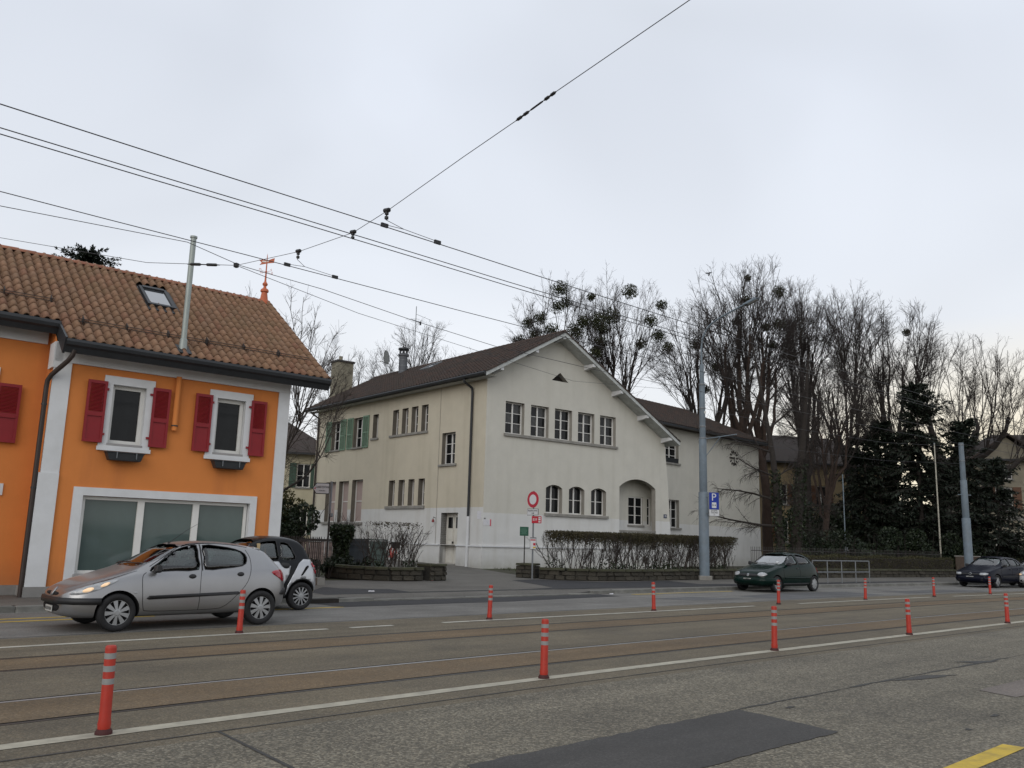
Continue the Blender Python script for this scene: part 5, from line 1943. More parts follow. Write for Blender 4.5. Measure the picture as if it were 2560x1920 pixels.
def conifer(name, label, x, y, H, r, seed, z0=.2, group='dark conifers behind the fence', cards=52):
    rng = np.random.default_rng(seed)
    g = gz(x, y)
    root = thing(name, label, 'tree', (x, y, g), group=group)
    H -= g
    tp, tt = grow(rng, np.array([[0., 0, -.2]]), np.array([[0, 0, 1.]]), np.array([H]), 8, .02, (0, 0, .2))
    trad = np.linspace(.22, .02, 9)[None]
    n = int(H * 28)
    zz = rng.uniform(z0, H * .985, n)
    a = rng.uniform(0, 2 * np.pi, n)
    f = 1 - (zz - z0) / (H - z0)
    L = r * np.minimum(1, 1.25 * f ** .5) * rng.uniform(.35, 1.15, n) * (1 + .18 * np.sin(a * 3 + seed) + .12 * np.sin(zz * 2.1 + seed)) + .2
    P = np.stack([np.zeros(n), np.zeros(n), zz], 1)
    D = np.stack([np.cos(a), np.sin(a), np.where(f < .25, .5, -.05 + 0 * f)], 1)
    bp, bt = grow(rng, P, D, L, 5, .06, (0, 0, -.25))
    br = taper(np.clip(L * .012, .008, .03), 5, .3)
    tube_obj('trunk', [(tp, trad, 8), (bp, br, 4)], m_bark, root)
    # needle sprays: narrow drooping blades along each branch
    m = cards
    P2, D2, L2, r2, idx = spawn(rng, bp, bt, br, m, .12, 1.0, .75, .2,   .18, .42, .5)
    D2[:, 2] -= .25
    D2 = unit(D2)
    side = unit(np.cross(D2, np.array([0, 0, 1.]) + rng.normal(0, .5, D2.shape)))
    w = (L2 * .22)[:, None]
    tip = P2 + D2 * L2[:, None]
    mid = P2 + D2 * (L2 * .45)[:, None]
    V = np.stack([P2, mid + side * w, tip, mid - side * w], 1).reshape(-1, 3)
    add_mesh('needles', fast_mesh('needles', V, np.arange(len(V)).reshape(-1, 4)), m_needle, root)
    return root


conifer('conifer_tree', 'tallest dark conifer in the middle of the evergreen group behind the fence', 26.9, 55.9, 12.6, 3.3, 41)
conifer('conifer_tree', 'dark conifer at the left side of the evergreen group behind the fence', 23.6, 57.0, 9.3, 2.5, 42)
conifer('conifer_tree', 'dark conifer with hanging boughs left of the short grey mast', 29.4, 55.0, 10.0, 3.2, 43)
conifer('conifer_tree', 'lower dark conifer behind the short grey mast', 31.4, 55.2, 7.6, 2.7, 44)
conifer('conifer_tree', 'dark conifer between the tallest conifer and the left one', 25.2, 57.6, 10.3, 2.2, 47)
conifer('conifer_tree', 'conifer whose dark top shows over the orange house roof', -27.7, 53.2, 19.5, 4.2, 46, z0=6, group='conifers')


def shrub(name, label, x, y, w, d, h, seed, m, n=2600, leaf=.16, group=None, z0=0.0, rz=0.0, stems=True, cat='shrub'):
    rng = np.random.default_rng(seed)
    g = gz(x, y)
    root = thing(name, label, cat, (x, y, g), rz, group=group)
    if stems:
        k = 14
        P = np.stack([rng.uniform(-w * .3, w * .3, k), rng.uniform(-d * .3, d * .3, k), np.full(k, -.1)], 1)
        sp, st_ = grow(rng, P, rng.normal(0, .25, (k, 3)) + np.array([0, 0, 1.]), np.full(k, h * .9), 5, .1, (0, 0, .1))
        tube_obj('stems', [(sp, taper(np.full(k, .03), 5, .3), 5)], m_bark, root)
    # several overlapping clumps give an uneven outline
    C = []
    for i in range(9):
        c = np.array([rng.uniform(-.38, .38) * w, rng.uniform(-.38, .38) * d, z0 + h * rng.uniform(.25, .8)])
        r = min(w, h) * rng.uniform(.2, .32)
        C.append(ball_pts(rng, n // 9, c, r, .5) * np.array([1, 1, 1]))
    C = np.concatenate(C)
    C = C[C[:, 2] > 0]
    leaf_obj('foliage', rng, C, leaf, m, root)
    return root


shrub('laurel_shrub', 'dark evergreen shrub under the trees left of the railing end, behind the fence', 20.0, 52.6, 5.0, 2.2, 2.6, 51, m_laurel, 3800)
shrub('laurel_shrub', 'dark evergreen shrub below the tallest conifer behind the iron fence', 24.2, 53.6, 5.5, 2.2, 2.8, 52, m_laurel, 3800)
shrub('laurel_shrub', 'dark evergreen shrub around the white flag pole foot', 28.2, 54.2, 5.5, 2.4, 2.6, 53, m_laurel, 3800)
shrub('laurel_shrub', 'dark shrub right of the short grey mast above the parked dark cars', 33.8, 55.2, 6.0, 2.6, 2.4, 54, m_laurel, 3800)
shrub('laurel_shrub', 'dark shrub at the right edge in front of the grey beige house', 38.6, 56.5, 5.0, 2.6, 2.4, 55, m_laurel, 3000)
shrub('laurel_shrub', 'tall black green evergreen mass behind the conifers left of the flag pole', 25.5, 60.0, 7.5, 3.0, 6.0, 154, m_laurel, 9000, .26)
shrub('laurel_shrub', 'tall black green evergreen mass behind the conifers right of the flag pole', 30.5, 59.5, 6.5, 3.0, 5.6, 155, m_laurel, 9000, .26)
shrub('laurel_shrub', 'dark evergreen mass behind the twisting brown tree', 21.5, 58.5, 5.0, 3.0, 4.6, 156, m_laurel, 7000, .24)
shrub('laurel_shrub', 'tall dark laurel behind the black car, right of the orange house', -11.3, 45.6, 3.0, 2.0, 3.0, 56, m_laurel, 7000, .2)
shrub('laurel_shrub', 'mossy clipped bush on the low wall between orange and cream house', -12.3, 46.5, 2.4, 1.6, 4.1, 57, m_dry, 2200, .15)
shrub('laurel_shrub', 'dark leafy bush behind the iron fence end, beside the black car', -6.2, 28.4, 1.7, 1.0, .75, 58, m_laurel, 1500, .10)
shrub('laurel_shrub', 'dark leafy bush at the left end of the curved stone wall', -5.2, 29.3, 1.4, .8, .8, 59, m_laurel, 1300, .10)

# ---- ivy smothered stump
rng = np.random.default_rng(61)
iv = thing('ivy_column', 'ivy smothered gate post with a tuft of bare shoots on top', 'plant', (-6.4, 33.4, gz(-6.4, 33.4)))
n = 4200
zz = rng.uniform(0, 1.7, n)
rr = (.30 + .18 * np.clip((zz - 1.0) / .5, 0, 1) * np.clip((1.75 - zz) / .12, 0, 1) + .03 * np.sin(zz * 7)) * rng.uniform(.75, 1.08, n)
aa = rng.uniform(0, 2 * np.pi, n)
leaf_obj('ivy', rng, np.stack([np.cos(aa) * rr, np.sin(aa) * rr, zz], 1), .12, m_ivy, iv)
MB().box(-.2, .2, -.2, .2, -.1, 1.5).build('post', m_mortar, iv)
k = 70
P = np.stack([rng.uniform(-.4, .4, k), rng.uniform(-.3, .3, k), rng.uniform(1.3, 1.7, k)], 1)
sp, _ = grow(rng, P, rng.normal(0, .4, (k, 3)) + np.array([0, 0, 1.]), rng.uniform(.3, .75, k), 4, .12, (0, 0, .2))
tube_obj('shoots', [(sp, taper(np.full(k, .006), 4, .5), 4)], m_twig, iv)


def hedge(name, label, path, h, th, seed, stem_gap=.075, top=.45, leaves=3200, ivy=True, lm=None, leaf=.06, tops=60):
    """winter hedge: close-set bare stems that fork upwards, a clipped leafy top, ivy at the foot"""
    rng = np.random.default_rng(seed)
    o = np.array([path[0][0], path[0][1], 0.])
    root = thing(name, label, 'hedge', (o[0], o[1], 0))
    at, tot = resample(path)
    k = int(tot / stem_gap)
    P, A = [], []
    for i in range(k):
        p, a = at(tot * (i + rng.uniform(0, 1)) / k)
        q = rng.uniform(-th / 2, th / 2) * .5
        g = gz(p.x, p.y) + .22
        P.append((p.x - o[0] - math.sin(a) * q, p.y - o[1] + math.cos(a) * q, g))
        A.append(a)
    P = np.array(P)
    sp, st_ = grow(rng, P, rng.normal(0, .22, (k, 3)) + np.array([0, 0, 1.]), rng.uniform(.7, .95, k) * h, 6, .10, (0, 0, .2))
    sr = taper(rng.uniform(.010, .022, k), 6, .4)
    bp, bd, bl, br, bi = spawn(rng, sp, st_, sr, 9, .2, 1., .5, .2, h * .2, h * .42, .6)
    bt_, btan = grow(rng, bp, bd, bl, 4, .13, (0, 0, .35))
    wp, wd, wl, w_, wi = spawn(rng, bt_, btan, taper(np.clip(br, .004, .01), 4, .5), 6, .2, 1., .5, .2, .08, .26, .6)
    wt, _t = grow(rng, wp, wd, wl, 2, .1, (0, 0, .3))
    zt = np.array([gz(p[0] + o[0], p[1] + o[1]) for p in P]).mean() + .22 + h
    for arr in (sp, bt_, wt):
        arr[..., 2] = np.minimum(arr[..., 2], zt + rng.uniform(-.05, .05, arr.shape[:2]))
    tube_obj('stems', [(sp, sr, 4), (bt_, taper(np.clip(br, .004, .010), 4, .5), 3), (wt, taper(np.full(len(wl), .0032), 2, .8), 3)], m_twig_l, root)
    n = int(leaves * tot)
    C = []
    for i in range(n):
        p, a = at(tot * rng.uniform(0, 1))
        q = rng.uniform(-th / 2, th / 2)
        z = zt - abs(rng.normal(0, top * .45))
        C.append((p.x - o[0] - math.sin(a) * q, p.y - o[1] + math.cos(a) * q, z + rng.uniform(-.03, .05)))
    leaf_obj('leaves', rng, np.array(C), leaf, lm or m_hedge, root, up=.6)
    if ivy:
        C = []
        for i in range(int(340 * tot)):
            x = tot * rng.uniform(0, 1)
            p, a = at(x)
            hh = .30 + .20 * math.sin(x * 2.1 + seed) + .16 * math.sin(x * 5.3)
            q = rng.uniform(-th / 2, th / 2)
            C.append((p.x - o[0] - math.sin(a) * q, p.y - o[1] + math.cos(a) * q, gz(p.x, p.y) + .25 + rng.uniform(0, 1) ** 1.4 * max(.12, hh)))
        leaf_obj('undergrowth', rng, np.array(C), .10, m_ivy, root)
    return root


def off(path, d):
    out = []
    for i, p in enumerate(path):
        a, c = path[max(i - 1, 0)], path[min(i + 1, len(path) - 1)]
        L = math.hypot(c[0] - a[0], c[1] - a[1])
        out.append((p[0] - (c[1] - a[1]) / L * d, p[1] + (c[0] - a[0]) / L * d))
    return out


hedge('winter_hedge', 'long clipped winter hedge with bare stems on the stone wall beside the lamp mast', off(RWALL, .45)[1:], 1.55, .75, 71, top=.42)
hedge('winter_hedge', 'bare vase shaped hedge above the curved stone wall in front of the bicycles', off(catmull([(-4.75, 28.55), (-4.0, 28.35), (-3.3, 28.65), (-2.75, 29.2)], 5), .45), 1.62, .6, 72, top=.22, leaves=260, stem_gap=.06)


def box_hedge(name, label, path, z0, z1, th, seed, m, dens=2600, leaf=.06):
    rng = np.random.default_rng(seed)
    o = np.array([path[0][0], path[0][1], 0.])
    root = thing(name, label, 'hedge', (o[0], o[1], 0))
    at, tot = resample(path)
    core = MB()
    N = int(tot / 1.0)
    ring = []
    for i in range(N + 1):
        p, a = at(tot * i / N)
        w = th / 2 - .06
        ring.append([(p.x - o[0] - math.sin(a) * q, p.y - o[1] + math.cos(a) * q, z) for q, z in ((-w, z0), (w, z0), (w, z1 - .08), (-w, z1 - .08))])
    for i in range(N):
        core.add(ring[i] + ring[i + 1], [(0, 1, 5, 4), (1, 2, 6, 5), (2, 3, 7, 6), (3, 0, 4, 7)])
    core.add(ring[0], [(0, 1, 2, 3)])
    core.add(ring[-1], [(0, 1, 2, 3)])
    core.build('branches', m_bark, root)
    C = []
    for i in range(int(dens * tot * .35)):
        x = tot * rng.uniform(0, 1)
        p, a = at(x)
        top = rng.uniform() < .35
        q = rng.uniform(-th / 2, th / 2) if top else (-th / 2 if rng.uniform() < .8 else th / 2) + rng.normal(0, .03)
        z = z1 + rng.normal(0, .035) + .05 * math.sin(x * 1.7) if top else rng.uniform(z0, z1)
        C.append((p.x - o[0] - math.sin(a) * q, p.y - o[1] + math.cos(a) * q, z))
    leaf_obj('leaves', rng, np.array(C), leaf, m, root)
    return root


box_hedge('box_hedge', 'clipped brownish box hedge on the low wall behind the tubular railing', [W(s_, 23.1)[:2] for s_ in np.arange(37.5, 52.6, 1.0)], .35, 1.22, .8, 73, m_box)
box_hedge('box_hedge', 'clipped hedge on the stone wall right of the brown panel, behind the parked cars', [W(s_, 23.1)[:2] for s_ in np.arange(56.0, 70, 1.0)], .35, 1.25, .8, 74, m_box, dens=2000)
# grass and litter around the gardens
rng = np.random.default_rng(75)
n = 9000
xs = rng.uniform(-9, 12, n)
ys = rng.uniform(29.5, 41, n)
tq = -UY * xs + UX * ys
sq = UX * xs + UY * ys
ok = (tq > 24.3) & ~((sq > 16.5 + (tq - 24) * .15) & (sq < 23.5 + (tq - 24) * .35)) & (tq < 36)
C = np.stack([xs[ok], ys[ok], np.array([gz(a, c) for a, c in zip(xs[ok], ys[ok])])], 1)
V, F = leaf_quads(rng, C, .12, up=2.0, asp=.2)
go = add_mesh('grass', fast_mesh('grass', V, F), leaf_mat('dull_grass', (.03, .04, .014), (.06, .07, .025)))
tag(go, 'short dull grass in the front garden', 'grass', kind='stuff')
# ------------------------------------------------------------------ street furniture
m_bollard = mat('red_plastic_bollard', (0.38, 0.028, 0.014), 0.5, var=0.10, vscale=6, stain=(0.2, 0.03, 0.02), sscale=5, samount=0.5)
m_refl = mat('grey_reflective_band', (0.24, 0.24, 0.235), 0.5, var=0.15, vscale=8)
m_rubber = mat('dark_red_rubber_foot', (0.05, 0.010, 0.010), 0.7, var=0.2)
m_signred = mat('sign_red', (0.40, 0.010, 0.030), 0.4, var=0.04)
m_signwhite = mat('sign_white', (0.55, 0.56, 0.57), 0.45, var=0.04)
m_signblue = mat('sign_blue', (0.008, 0.030, 0.26), 0.4, var=0.05)
m_busred = mat('bus_stop_red', (0.42, 0.015, 0.035), 0.4, var=0.05)
m_signgreen = mat('sign_green', (0.008, 0.075, 0.042), 0.5, var=0.06)
m_ink = mat('sign_ink', (0.02, 0.02, 0.022), 0.6, var=0.05)
m_wire = mat('oxidised_wire', (0.045, 0.045, 0.05), 0.6, var=0.1)


def make_bollard():
    root = thing('flexible_bollard', '', 'bollard', (0, 0, 0), group='red flexible bollards beside the tram track')
    MB().lathe([(.066, 0), (.066, .018), (.052, .04)], 18).build('foot', m_rubber, root, smooth=True)
    MB().lathe([(.046, .03), (.051, .08), (.045, .11), (.043, .655), (.041, .668), (.034, .676), (0, .679)], 18).build('post', m_bollard, root, smooth=True)
    for z in (.620, .522, .424):
        MB().lathe([(.0436, z - .045), (.0445, z - .045), (.0445, z), (.0436, z)], 18).build('reflective_band', m_refl, root, smooth=True)
    return root


NEAR = [(2.34, 'at the lower left corner, nearest to the viewer'), (7.29, 'in the middle of the near edge line'), (12.34, 'third along the near edge line, right of the middle one'), (17.1, 'fourth along the near edge line'), (22.24, 'fifth along the near edge line, close to the right edge')]
FAR = [(6.18, 'in front of the silver car rear wheel'), (11.51, 'beyond the track in front of the driveway'), (16.72, 'beyond the track in front of the trimmed hedge'), (22.27, 'in front of the green car front wheel'), (27.38, 'just right of the green car, beside the railing end'), (32.25, 'beyond the track between the green and the dark blue car'), (36.8, 'in front of the dark blue car')]
proto = make_bollard()
first = True
for lst, t in ((NEAR, 7.63), (FAR, 13.6)):
    for s_, where in lst:
        o = proto if first else copy_tree(proto)
        first = False
        o.location = W(s_, t, 0.004)
        o.rotation_euler = (random.uniform(-.025, .025), random.uniform(-.025, .025), random.uniform(0, 6))
        o['label'] = 'red striped flexible bollard ' + where


def mast(name, label, loc, steps, cat):
    root = thing(name, label, cat, loc)
    prf = []
    for i, (z0, z1, r0, r1) in enumerate(steps):
        prf += [(r0 * .93 if i else r0, z0), (r0, z0 + .02), (r1, z1 - .03 if i < len(steps) - 1 else z1)]
        if i < len(steps) - 1:
            prf += [(r1 * .97, z1 - .005)]
    prf.append((0, prf[-1][1]))
    MB().lathe(prf, 24).build('shaft', m_pole, root, smooth=True)
    return root


LP = (8.24, 36.3, .17)
lm = mast('lamp_mast', 'tall grey blue street lamp and tram wire mast rising from the hedge wall', LP, [(0.15, 3.65, .212, .206), (3.65, 5.92, .166, .160), (5.92, 8.26, .128, .120), (8.26, 9.16, .098, .094)], 'lamp post')
MB().box(-.27, .27, -.27, .27, -.3, .18).build('plinth', m_conc, lm, bevel=.02)
DM = Matrix.Rotation(math.atan2(-.75, .66), 4, 'Z')
MB(DM).tube(catmull([(0, 0, 9.1), (0, 0, 9.9), (.10, 0, 10.4), (.42, 0, 10.82), (.95, 0, 11.08), (2.2, 0, 11.45)], 5), .036, 12).build('lamp_arm', m_pole, lm, smooth=True)
lh = MB(DM @ Matrix.Translation((2.15, 0, 11.45)) @ Matrix.Rotation(R(-15), 4, 'Y'))
lh.hexa([(0, -.045, -.03), (.70, -.09, -.045), (.70, .09, -.045), (0, .045, -.03)], [(0, -.035, .04), (.60, -.06, .065), (.60, .06, .065), (0, .035, .04)])
lh.hexa([(.2, -.10, -.09), (.74, -.11, -.09), (.74, .11, -.09), (.2, .10, -.09)], [(.15, -.11, -.04), (.78, -.12, -.05), (.78, .12, -.05), (.15, .11, -.04)])
lh.build('lamp_head', m_pole, lm, bevel=.03)
MB(DM @ Matrix.Translation((2.15, 0, 11.45)) @ Matrix.Rotation(R(-15), 4, 'Y')).box(.24, .70, -.08, .08, -.115, -.088).build('lamp_glass', m_refl, lm, bevel=.01)
for z in (5.9, 8.24, 7.2, 6.4):
    MB().lathe([(.14, z), (.175 if z < 6.2 else .145, z + .01), (.175 if z < 6.2 else .145, z + .06), (.14, z + .07)], 20).build('band', m_galv, lm, smooth=True)
br = MB(DM)
br.tube([(.1, 0, 5.9), (1.7, 0, 5.98)], .022, 8)
br.tube([(.15, 0, 5.15), (.9, 0, 5.93)], .016, 8)
br.build('wire_bracket', m_pole, lm)
MB(DM).box(.11, .17, -.03, .03, 7.0, 7.1).build('junction_box', m_white, lm)
# parking sign on the mast
ps = thing('parking_sign', 'blue P parking disc sign with white plate clamped to the lamp mast', 'sign', (8.62, 36.05, 2.80), R(10))
MB().box(-.23, .23, -.012, .012, 0, 1.0).build('backing', m_galv, ps, bevel=.008)
MB().box(-.215, .215, -.018, -.013, .285, .985).build('blue_field', m_signblue, ps)
MB().box(-.215, .215, -.018, -.013, .015, .275).build('white_field', m_signwhite, ps)
text(ps, 'P', .44, TF(-.01, -.022, .78), m_signwhite)
pd = MB()
pd.box(-.10, .10, -.022, -.0185, .345, .575)
pd.build('disc_symbol', m_signwhite, ps)
MB().prism([(-.07, .41), (-.02, .46), (-.07, .51)], -.026, -.0225).build('disc_mark', m_ink, ps)
MB().prism([(.02, .46), (.045, .42), (.07, .46), (.045, .50)], -.026, -.0225).build('disc_mark', m_ink, ps)
text(ps, 'EXCEPTE', .085, TF(0, -.022, .225), m_ink, sx=.8)
text(ps, 'TAXI-MIDI', .085, TF(0, -.022, .145), m_ink, sx=.8)
text(ps, '12', .075, TF(0, -.022, .07), m_ink)
for z in (.12, .8):
    MB().tube([(-.2, .03, z), (-.42, .2, z)], .012, 6).build('clamp', m_galv, ps)
rm = mast('catenary_mast', 'short grey blue tram wire mast standing behind the dark blue car', (23.96, 45.0, .12), [(0.0, 3.25, .212, .206), (3.25, 5.23, .17, .163), (5.23, 7.2, .135, .125)], 'mast')
MB(Matrix.Rotation(R(20), 4, 'Z')).tube([(-.45, 0, 4.45), (.45, 0, 4.45)], .02, 6).build('cross_bar', m_pole, rm)
for z in (6.2, 7.05):
    MB().lathe([(.13, z), (.15, z + .01), (.15, z + .05), (.13, z + .06)], 18).build('band', m_galv, rm)

# ---- sign post by the right gate pillar
SPL = (0.93, 31.95)
g0 = gz(*SPL)
sp_ = thing('sign_post', 'grey post carrying the red ring sign, plates and bus stop panel by the gate pillar', 'sign post', (SPL[0], SPL[1], g0), R(0))
MB().tube([(0, 0, -.1), (0, 0, 3.22)], .030, 12).build('post', m_galv, sp_, smooth=True)
SR = Matrix.Rotation(R(-48), 4, 'Z')


def disc(r0, r1, y0, y1, n=40):
    if r0 <= 0:
        return [(0, y0), (r1, y0), (r1, y1), (0, y1)]
    return [(r0, y0), (r1, y0), (r1, y1), (r0, y1), (r0, y0)]


MB(SR).lathe(disc(0, .30, -.045, -.035), 40, (0, 0, 2.90), axis='y').build('ring_sign', m_signred, sp_)
MB(SR).lathe(disc(0, .185, -.050, -.046), 40, (0, 0, 2.90), axis='y').build('ring_sign_centre', m_signwhite, sp_)
MB(SR).box(-.30, .30, -.045, -.035, 2.32, 2.56).build('sub_plate', m_ink, sp_)
so = MB(SR).box(-.285, .285, -.050, -.0455, 2.335, 2.545).build('sub_plate_face', m_signwhite, sp_)
text(sp_, 'Propriété privée', .085, SR @ TF(0, -.053, 2.49), m_ink, sx=.9)
text(sp_, '1 100', .08, SR @ TF(0, -.053, 2.39), m_ink, sx=.9)
BR = Matrix.Rotation(R(-20), 4, 'Z')
MB(BR).box(-.05, .33, -.05, -.03, 2.03, 2.29).build('bus_stop_plate', m_busred, sp_, bevel=.01)
text(sp_, 'B39', .135, BR @ TF(.075, -.054, 2.16), m_signwhite, sx=.8)
for z in (2.235, 2.16, 2.08):
    MB(BR).box(.215, .30, -.055, -.0515, z - .02, z + (.025 if z != 2.16 else .04)).build('bus_stop_mark', m_signwhite, sp_)
MB(BR).box(-.10, .145, -.045, -.03, 1.07, 1.52).build('timetable_case', m_galv, sp_, bevel=.01)
MB(BR).box(-.085, .13, -.049, -.0455, 1.09, 1.47).build('timetable', m_signwhite, sp_)
MB(BR).box(-.075, .12, -.053, -.0495, 1.40, 1.44).build('timetable_header', m_busred, sp_)
MB(BR).box(.03, .12, -.053, -.0495, 1.22, 1.31).build('timetable_block', m_busred, sp_)
MB(BR).box(.03, .12, -.053, -.0495, 1.12, 1.18).build('timetable_block', m_yel, sp_)
gs = thing('garden_sign', 'small green notice board on a dark post behind the gate pillar', 'sign', (.64, 32.75, gz(.64, 32.75)))
MB().tube([(0, 0, 0), (0, 0, 1.6)], .022, 8).build('post', m_iron, gs)
MB().box(-.19, .14, -.045, -.025, 1.55, 1.89).build('board', m_signgreen, gs)
for i, w_ in enumerate((.10, .13, .12, .09, .12)):
    MB().box(-.03 - w_, -.03 + w_ * .9, -.049, -.0455, 1.80 - i * .045, 1.815 - i * .045).build('print_line', mat('faded_print_%d' % i, (.10, .22, .16), .6), gs)

# ---- arrow sign to the driveway
cs = thing('arrow_sign', 'white arrow sign reading CLAIRE FONTAINE on a grey post beside the hedge', 'sign', (-6.08, 29.3, gz(-6.08, 29.3)), R(4))
MB().tube([(0, 0, 0), (0, 0, 2.05)], .033, 10).build('post', m_iron, cs, smooth=True)
MB().tube([(0, 0, 2.05), (.0, 0, 3.16)], .042, 10).build('post_sleeve', m_galv, cs, smooth=True)
ap = [(-.05, 2.72), (-.05, 3.10), (-.50, 3.10), (-.63, 2.91), (-.50, 2.72)]
ai = [(-.07, 2.745), (-.07, 3.075), (-.485, 3.075), (-.60, 2.91), (-.485, 2.745)]
MB().prism(ap, -.045, -.02).build('arrow_panel', m_ink, cs)
MB().prism(ai, -.050, -.0455).build('arrow_face', m_signwhite, cs)
text(cs, 'CLAIRE FONTAINE', .105, TF(-.285, -.053, 2.955), m_ink, sx=.52)
text(cs, 'PARKING PRIVE', .05, TF(-.30, -.053, 2.83), m_ink, sx=.58)
MB().prism([(-.57, 2.91), (-.52, 2.95), (-.52, 2.87)], -.054, -.0505).build('arrow_mark', m_signred, cs)
MB().lathe([(.05, 1.95), (.06, 2.0), (.05, 2.08)], 10, (.06, -.02, 0)).build('post_clamp', m_galv, cs)


# ---- fences
def bar_fence(name, label, path, z0, z1, gap, rails, r=.010, mm=None, kerbh=0, tops=True, group=None):
    mm = mm or m_iron
    o = (path[0][0], path[0][1])
    root = thing(name, label, 'fence', (o[0], o[1], 0), group=group)
    at, tot = resample(path)
    me = MB().lathe([(r, 0), (r, .93), (r * 1.5, .94), (0, 1.0)] if tops else [(r, 0), (r, 1)], 5).mesh('bar')
    me.materials.append(mm)
    n = int(tot / gap)
    for i in range(n + 1):
        p, a = at(tot * i / n)
        inst('bar', me, root, Matrix.Translation((p.x - o[0], p.y - o[1], z0)) @ Matrix.Diagonal((1, 1, z1 - z0, 1)))
    for z in rails:
        q = MB()
        m_ = max(1, int(tot / 2))
        q.tube([(at(tot * i / m_)[0].x - o[0], at(tot * i / m_)[0].y - o[1], z) for i in range(m_ + 1)], .016, 5)
        q.build('rail', mm, root)
    if kerbh:
        A, Cc = path[0], path[-1]
        a = math.atan2(Cc[1] - A[1], Cc[0] - A[0])
        q = MB(Matrix.Rotation(a, 4, 'Z'))
        q.box(-.15, tot, -.12, .12, 0, kerbh)
        q.build('footing', m_conc, root)
    return root


f0 = (-5.41, 25.15)
bar_fence('iron_fence', 'black iron bar fence on a concrete footing behind the small white and black car', [f0, (f0[0] - .643 * 6, f0[1] + .766 * 6)], .38, 1.56, .115, (.55, 1.38), r=.012, kerbh=.38)
bar_fence('iron_fence', 'dark fence between the laurel and the beige house corner', [(-13.6, 42.4), (-8.6, 44.6)], .35, 1.5, .14, (.6, 1.3), r=.012)
bar_fence('iron_fence', 'thin iron railing fence above the clipped box hedge under the conifers', [W(s_, 23.75)[:2] for s_ in np.arange(36, 53.1, 1.0)], .5, 1.62, .135, (.75, 1.42), r=.011, mm=m_iron)
bp_ = thing('panel_wall', 'rusty brown panel wall between box hedges, left of the short mast', 'wall', W(53.0, 22.9, .2), HD - R(9))
for i in range(6):
    MB().box(i * .42, i * .42 + .41, -.03, .03, 0, 1.15).build('panel', mat('rusty_panel_%d' % i, (.055 + .006 * (i % 3), .038, .026), .8, var=.2), bp_)
MB().box(-.05, 2.56, -.05, .05, 1.15, 1.2).build('cap_rail', m_conc, bp_)
bd = thing('board_fence', 'low fence of pale peeling boards behind the arrow sign post', 'fence', (-8.2, 34.6, gz(-8.2, 34.6)), R(14))
m_board = mat('peeling_pink_board', (.26, .2, .18), .85, var=.3, vscale=6, rand=.25, stain=(.06, .05, .045), sscale=5, samount=.8)
for i in range(13):
    MB().box(i * .15, i * .15 + .125, -.012, .012, 0, .98 + random.uniform(-.02, .02)).build('board', m_board, bd)
MB().box(-.1, 2.05, -.04, .02, 1.0, 1.10).build('top_rail', m_iron, bd)
# tubular railing on the pavement
tr_ = thing('pedestrian_railing', 'galvanised tubular pedestrian railing right of the green car', 'railing', W(33.9, 19.3, .13))
rl = [Vector(W(s_, 19.3)) - Vector(W(33.9, 19.3)) for s_ in np.linspace(33.9, 38.35, 9)]
for z in (.95, .47):
    MB().tube([(p.x, p.y, z) for p in rl], .024, 8).build('rail', m_galv, tr_, smooth=True)
for i in range(0, 9, 2):
    MB().tube([(rl[i].x, rl[i].y, -.05), (rl[i].x, rl[i].y, .95)], .024, 8).build('post', m_galv, tr_, smooth=True)
fp = thing('flag_pole', 'thin white flag pole in front of the dark conifers', 'pole', (26.85, 53.65, gz(26.85, 53.65)))
MB().tube([(0, 0, 0), (.02, 0, 8.1)], [.055, .035], 8).build('pole', mat('flaking_white_paint', (.38, .36, .30), .7, var=.35, vscale=3), fp, smooth=True)
MB().lathe([(.06, 8.1), (.06, 8.16), (0, 8.2)], 8, (.02, 0, 0)).build('finial', m_galv, fp)
tp_ = thing('cable_pole', 'thin dark pole with a small grey box behind the iron fence', 'pole', (21.1, 54.0, gz(21.1, 54.0)))
MB().tube([(0, 0, 0), (0, 0, 6.0)], .035, 8).build('pole', m_pole, tp_, smooth=True)
MB().box(-.16, .16, -.14, .06, 1.1, 1.48).build('box', m_galv, tp_, bevel=.02)

# ---- garden things on the left
m_bin = mat('slate_grey_bin_wood', (.045, .052, .058), .75, var=.2, vscale=5, rand=.15)
m_bin2 = mat('green_grey_bin_plastic', (.07, .10, .09), .5, var=.2, vscale=4, rand=.15)
for nm, lab, x, y, w_, mm, n_ in (('slatted_bin', 'dark grey slatted garden bin between the ivy post and the hedge', -6.22, 34.1, .75, m_bin, 10), ('slatted_bin', 'green grey garden bin beside the dark one behind the bare hedge', -5.45, 34.2, .68, m_bin2, 4)):
    q = thing(nm, lab, 'bin', (x, y, gz(x, y) - .02), R(6), group='garden bins')
    h_ = 1.12
    for i in range(n_):
        MB().box(0, w_, -.02, .02, .04 + i * (h_ / n_), .04 + (i + .88) * (h_ / n_)).build('slat', mm, q)
    MB().box(.03, w_ - .03, .025, .8, 0, h_ - .02).build('body', mm, q)
    MB().box(-.03, w_ + .03, -.05, .85, h_ + .03, h_ + .08).build('lid', mm, q)


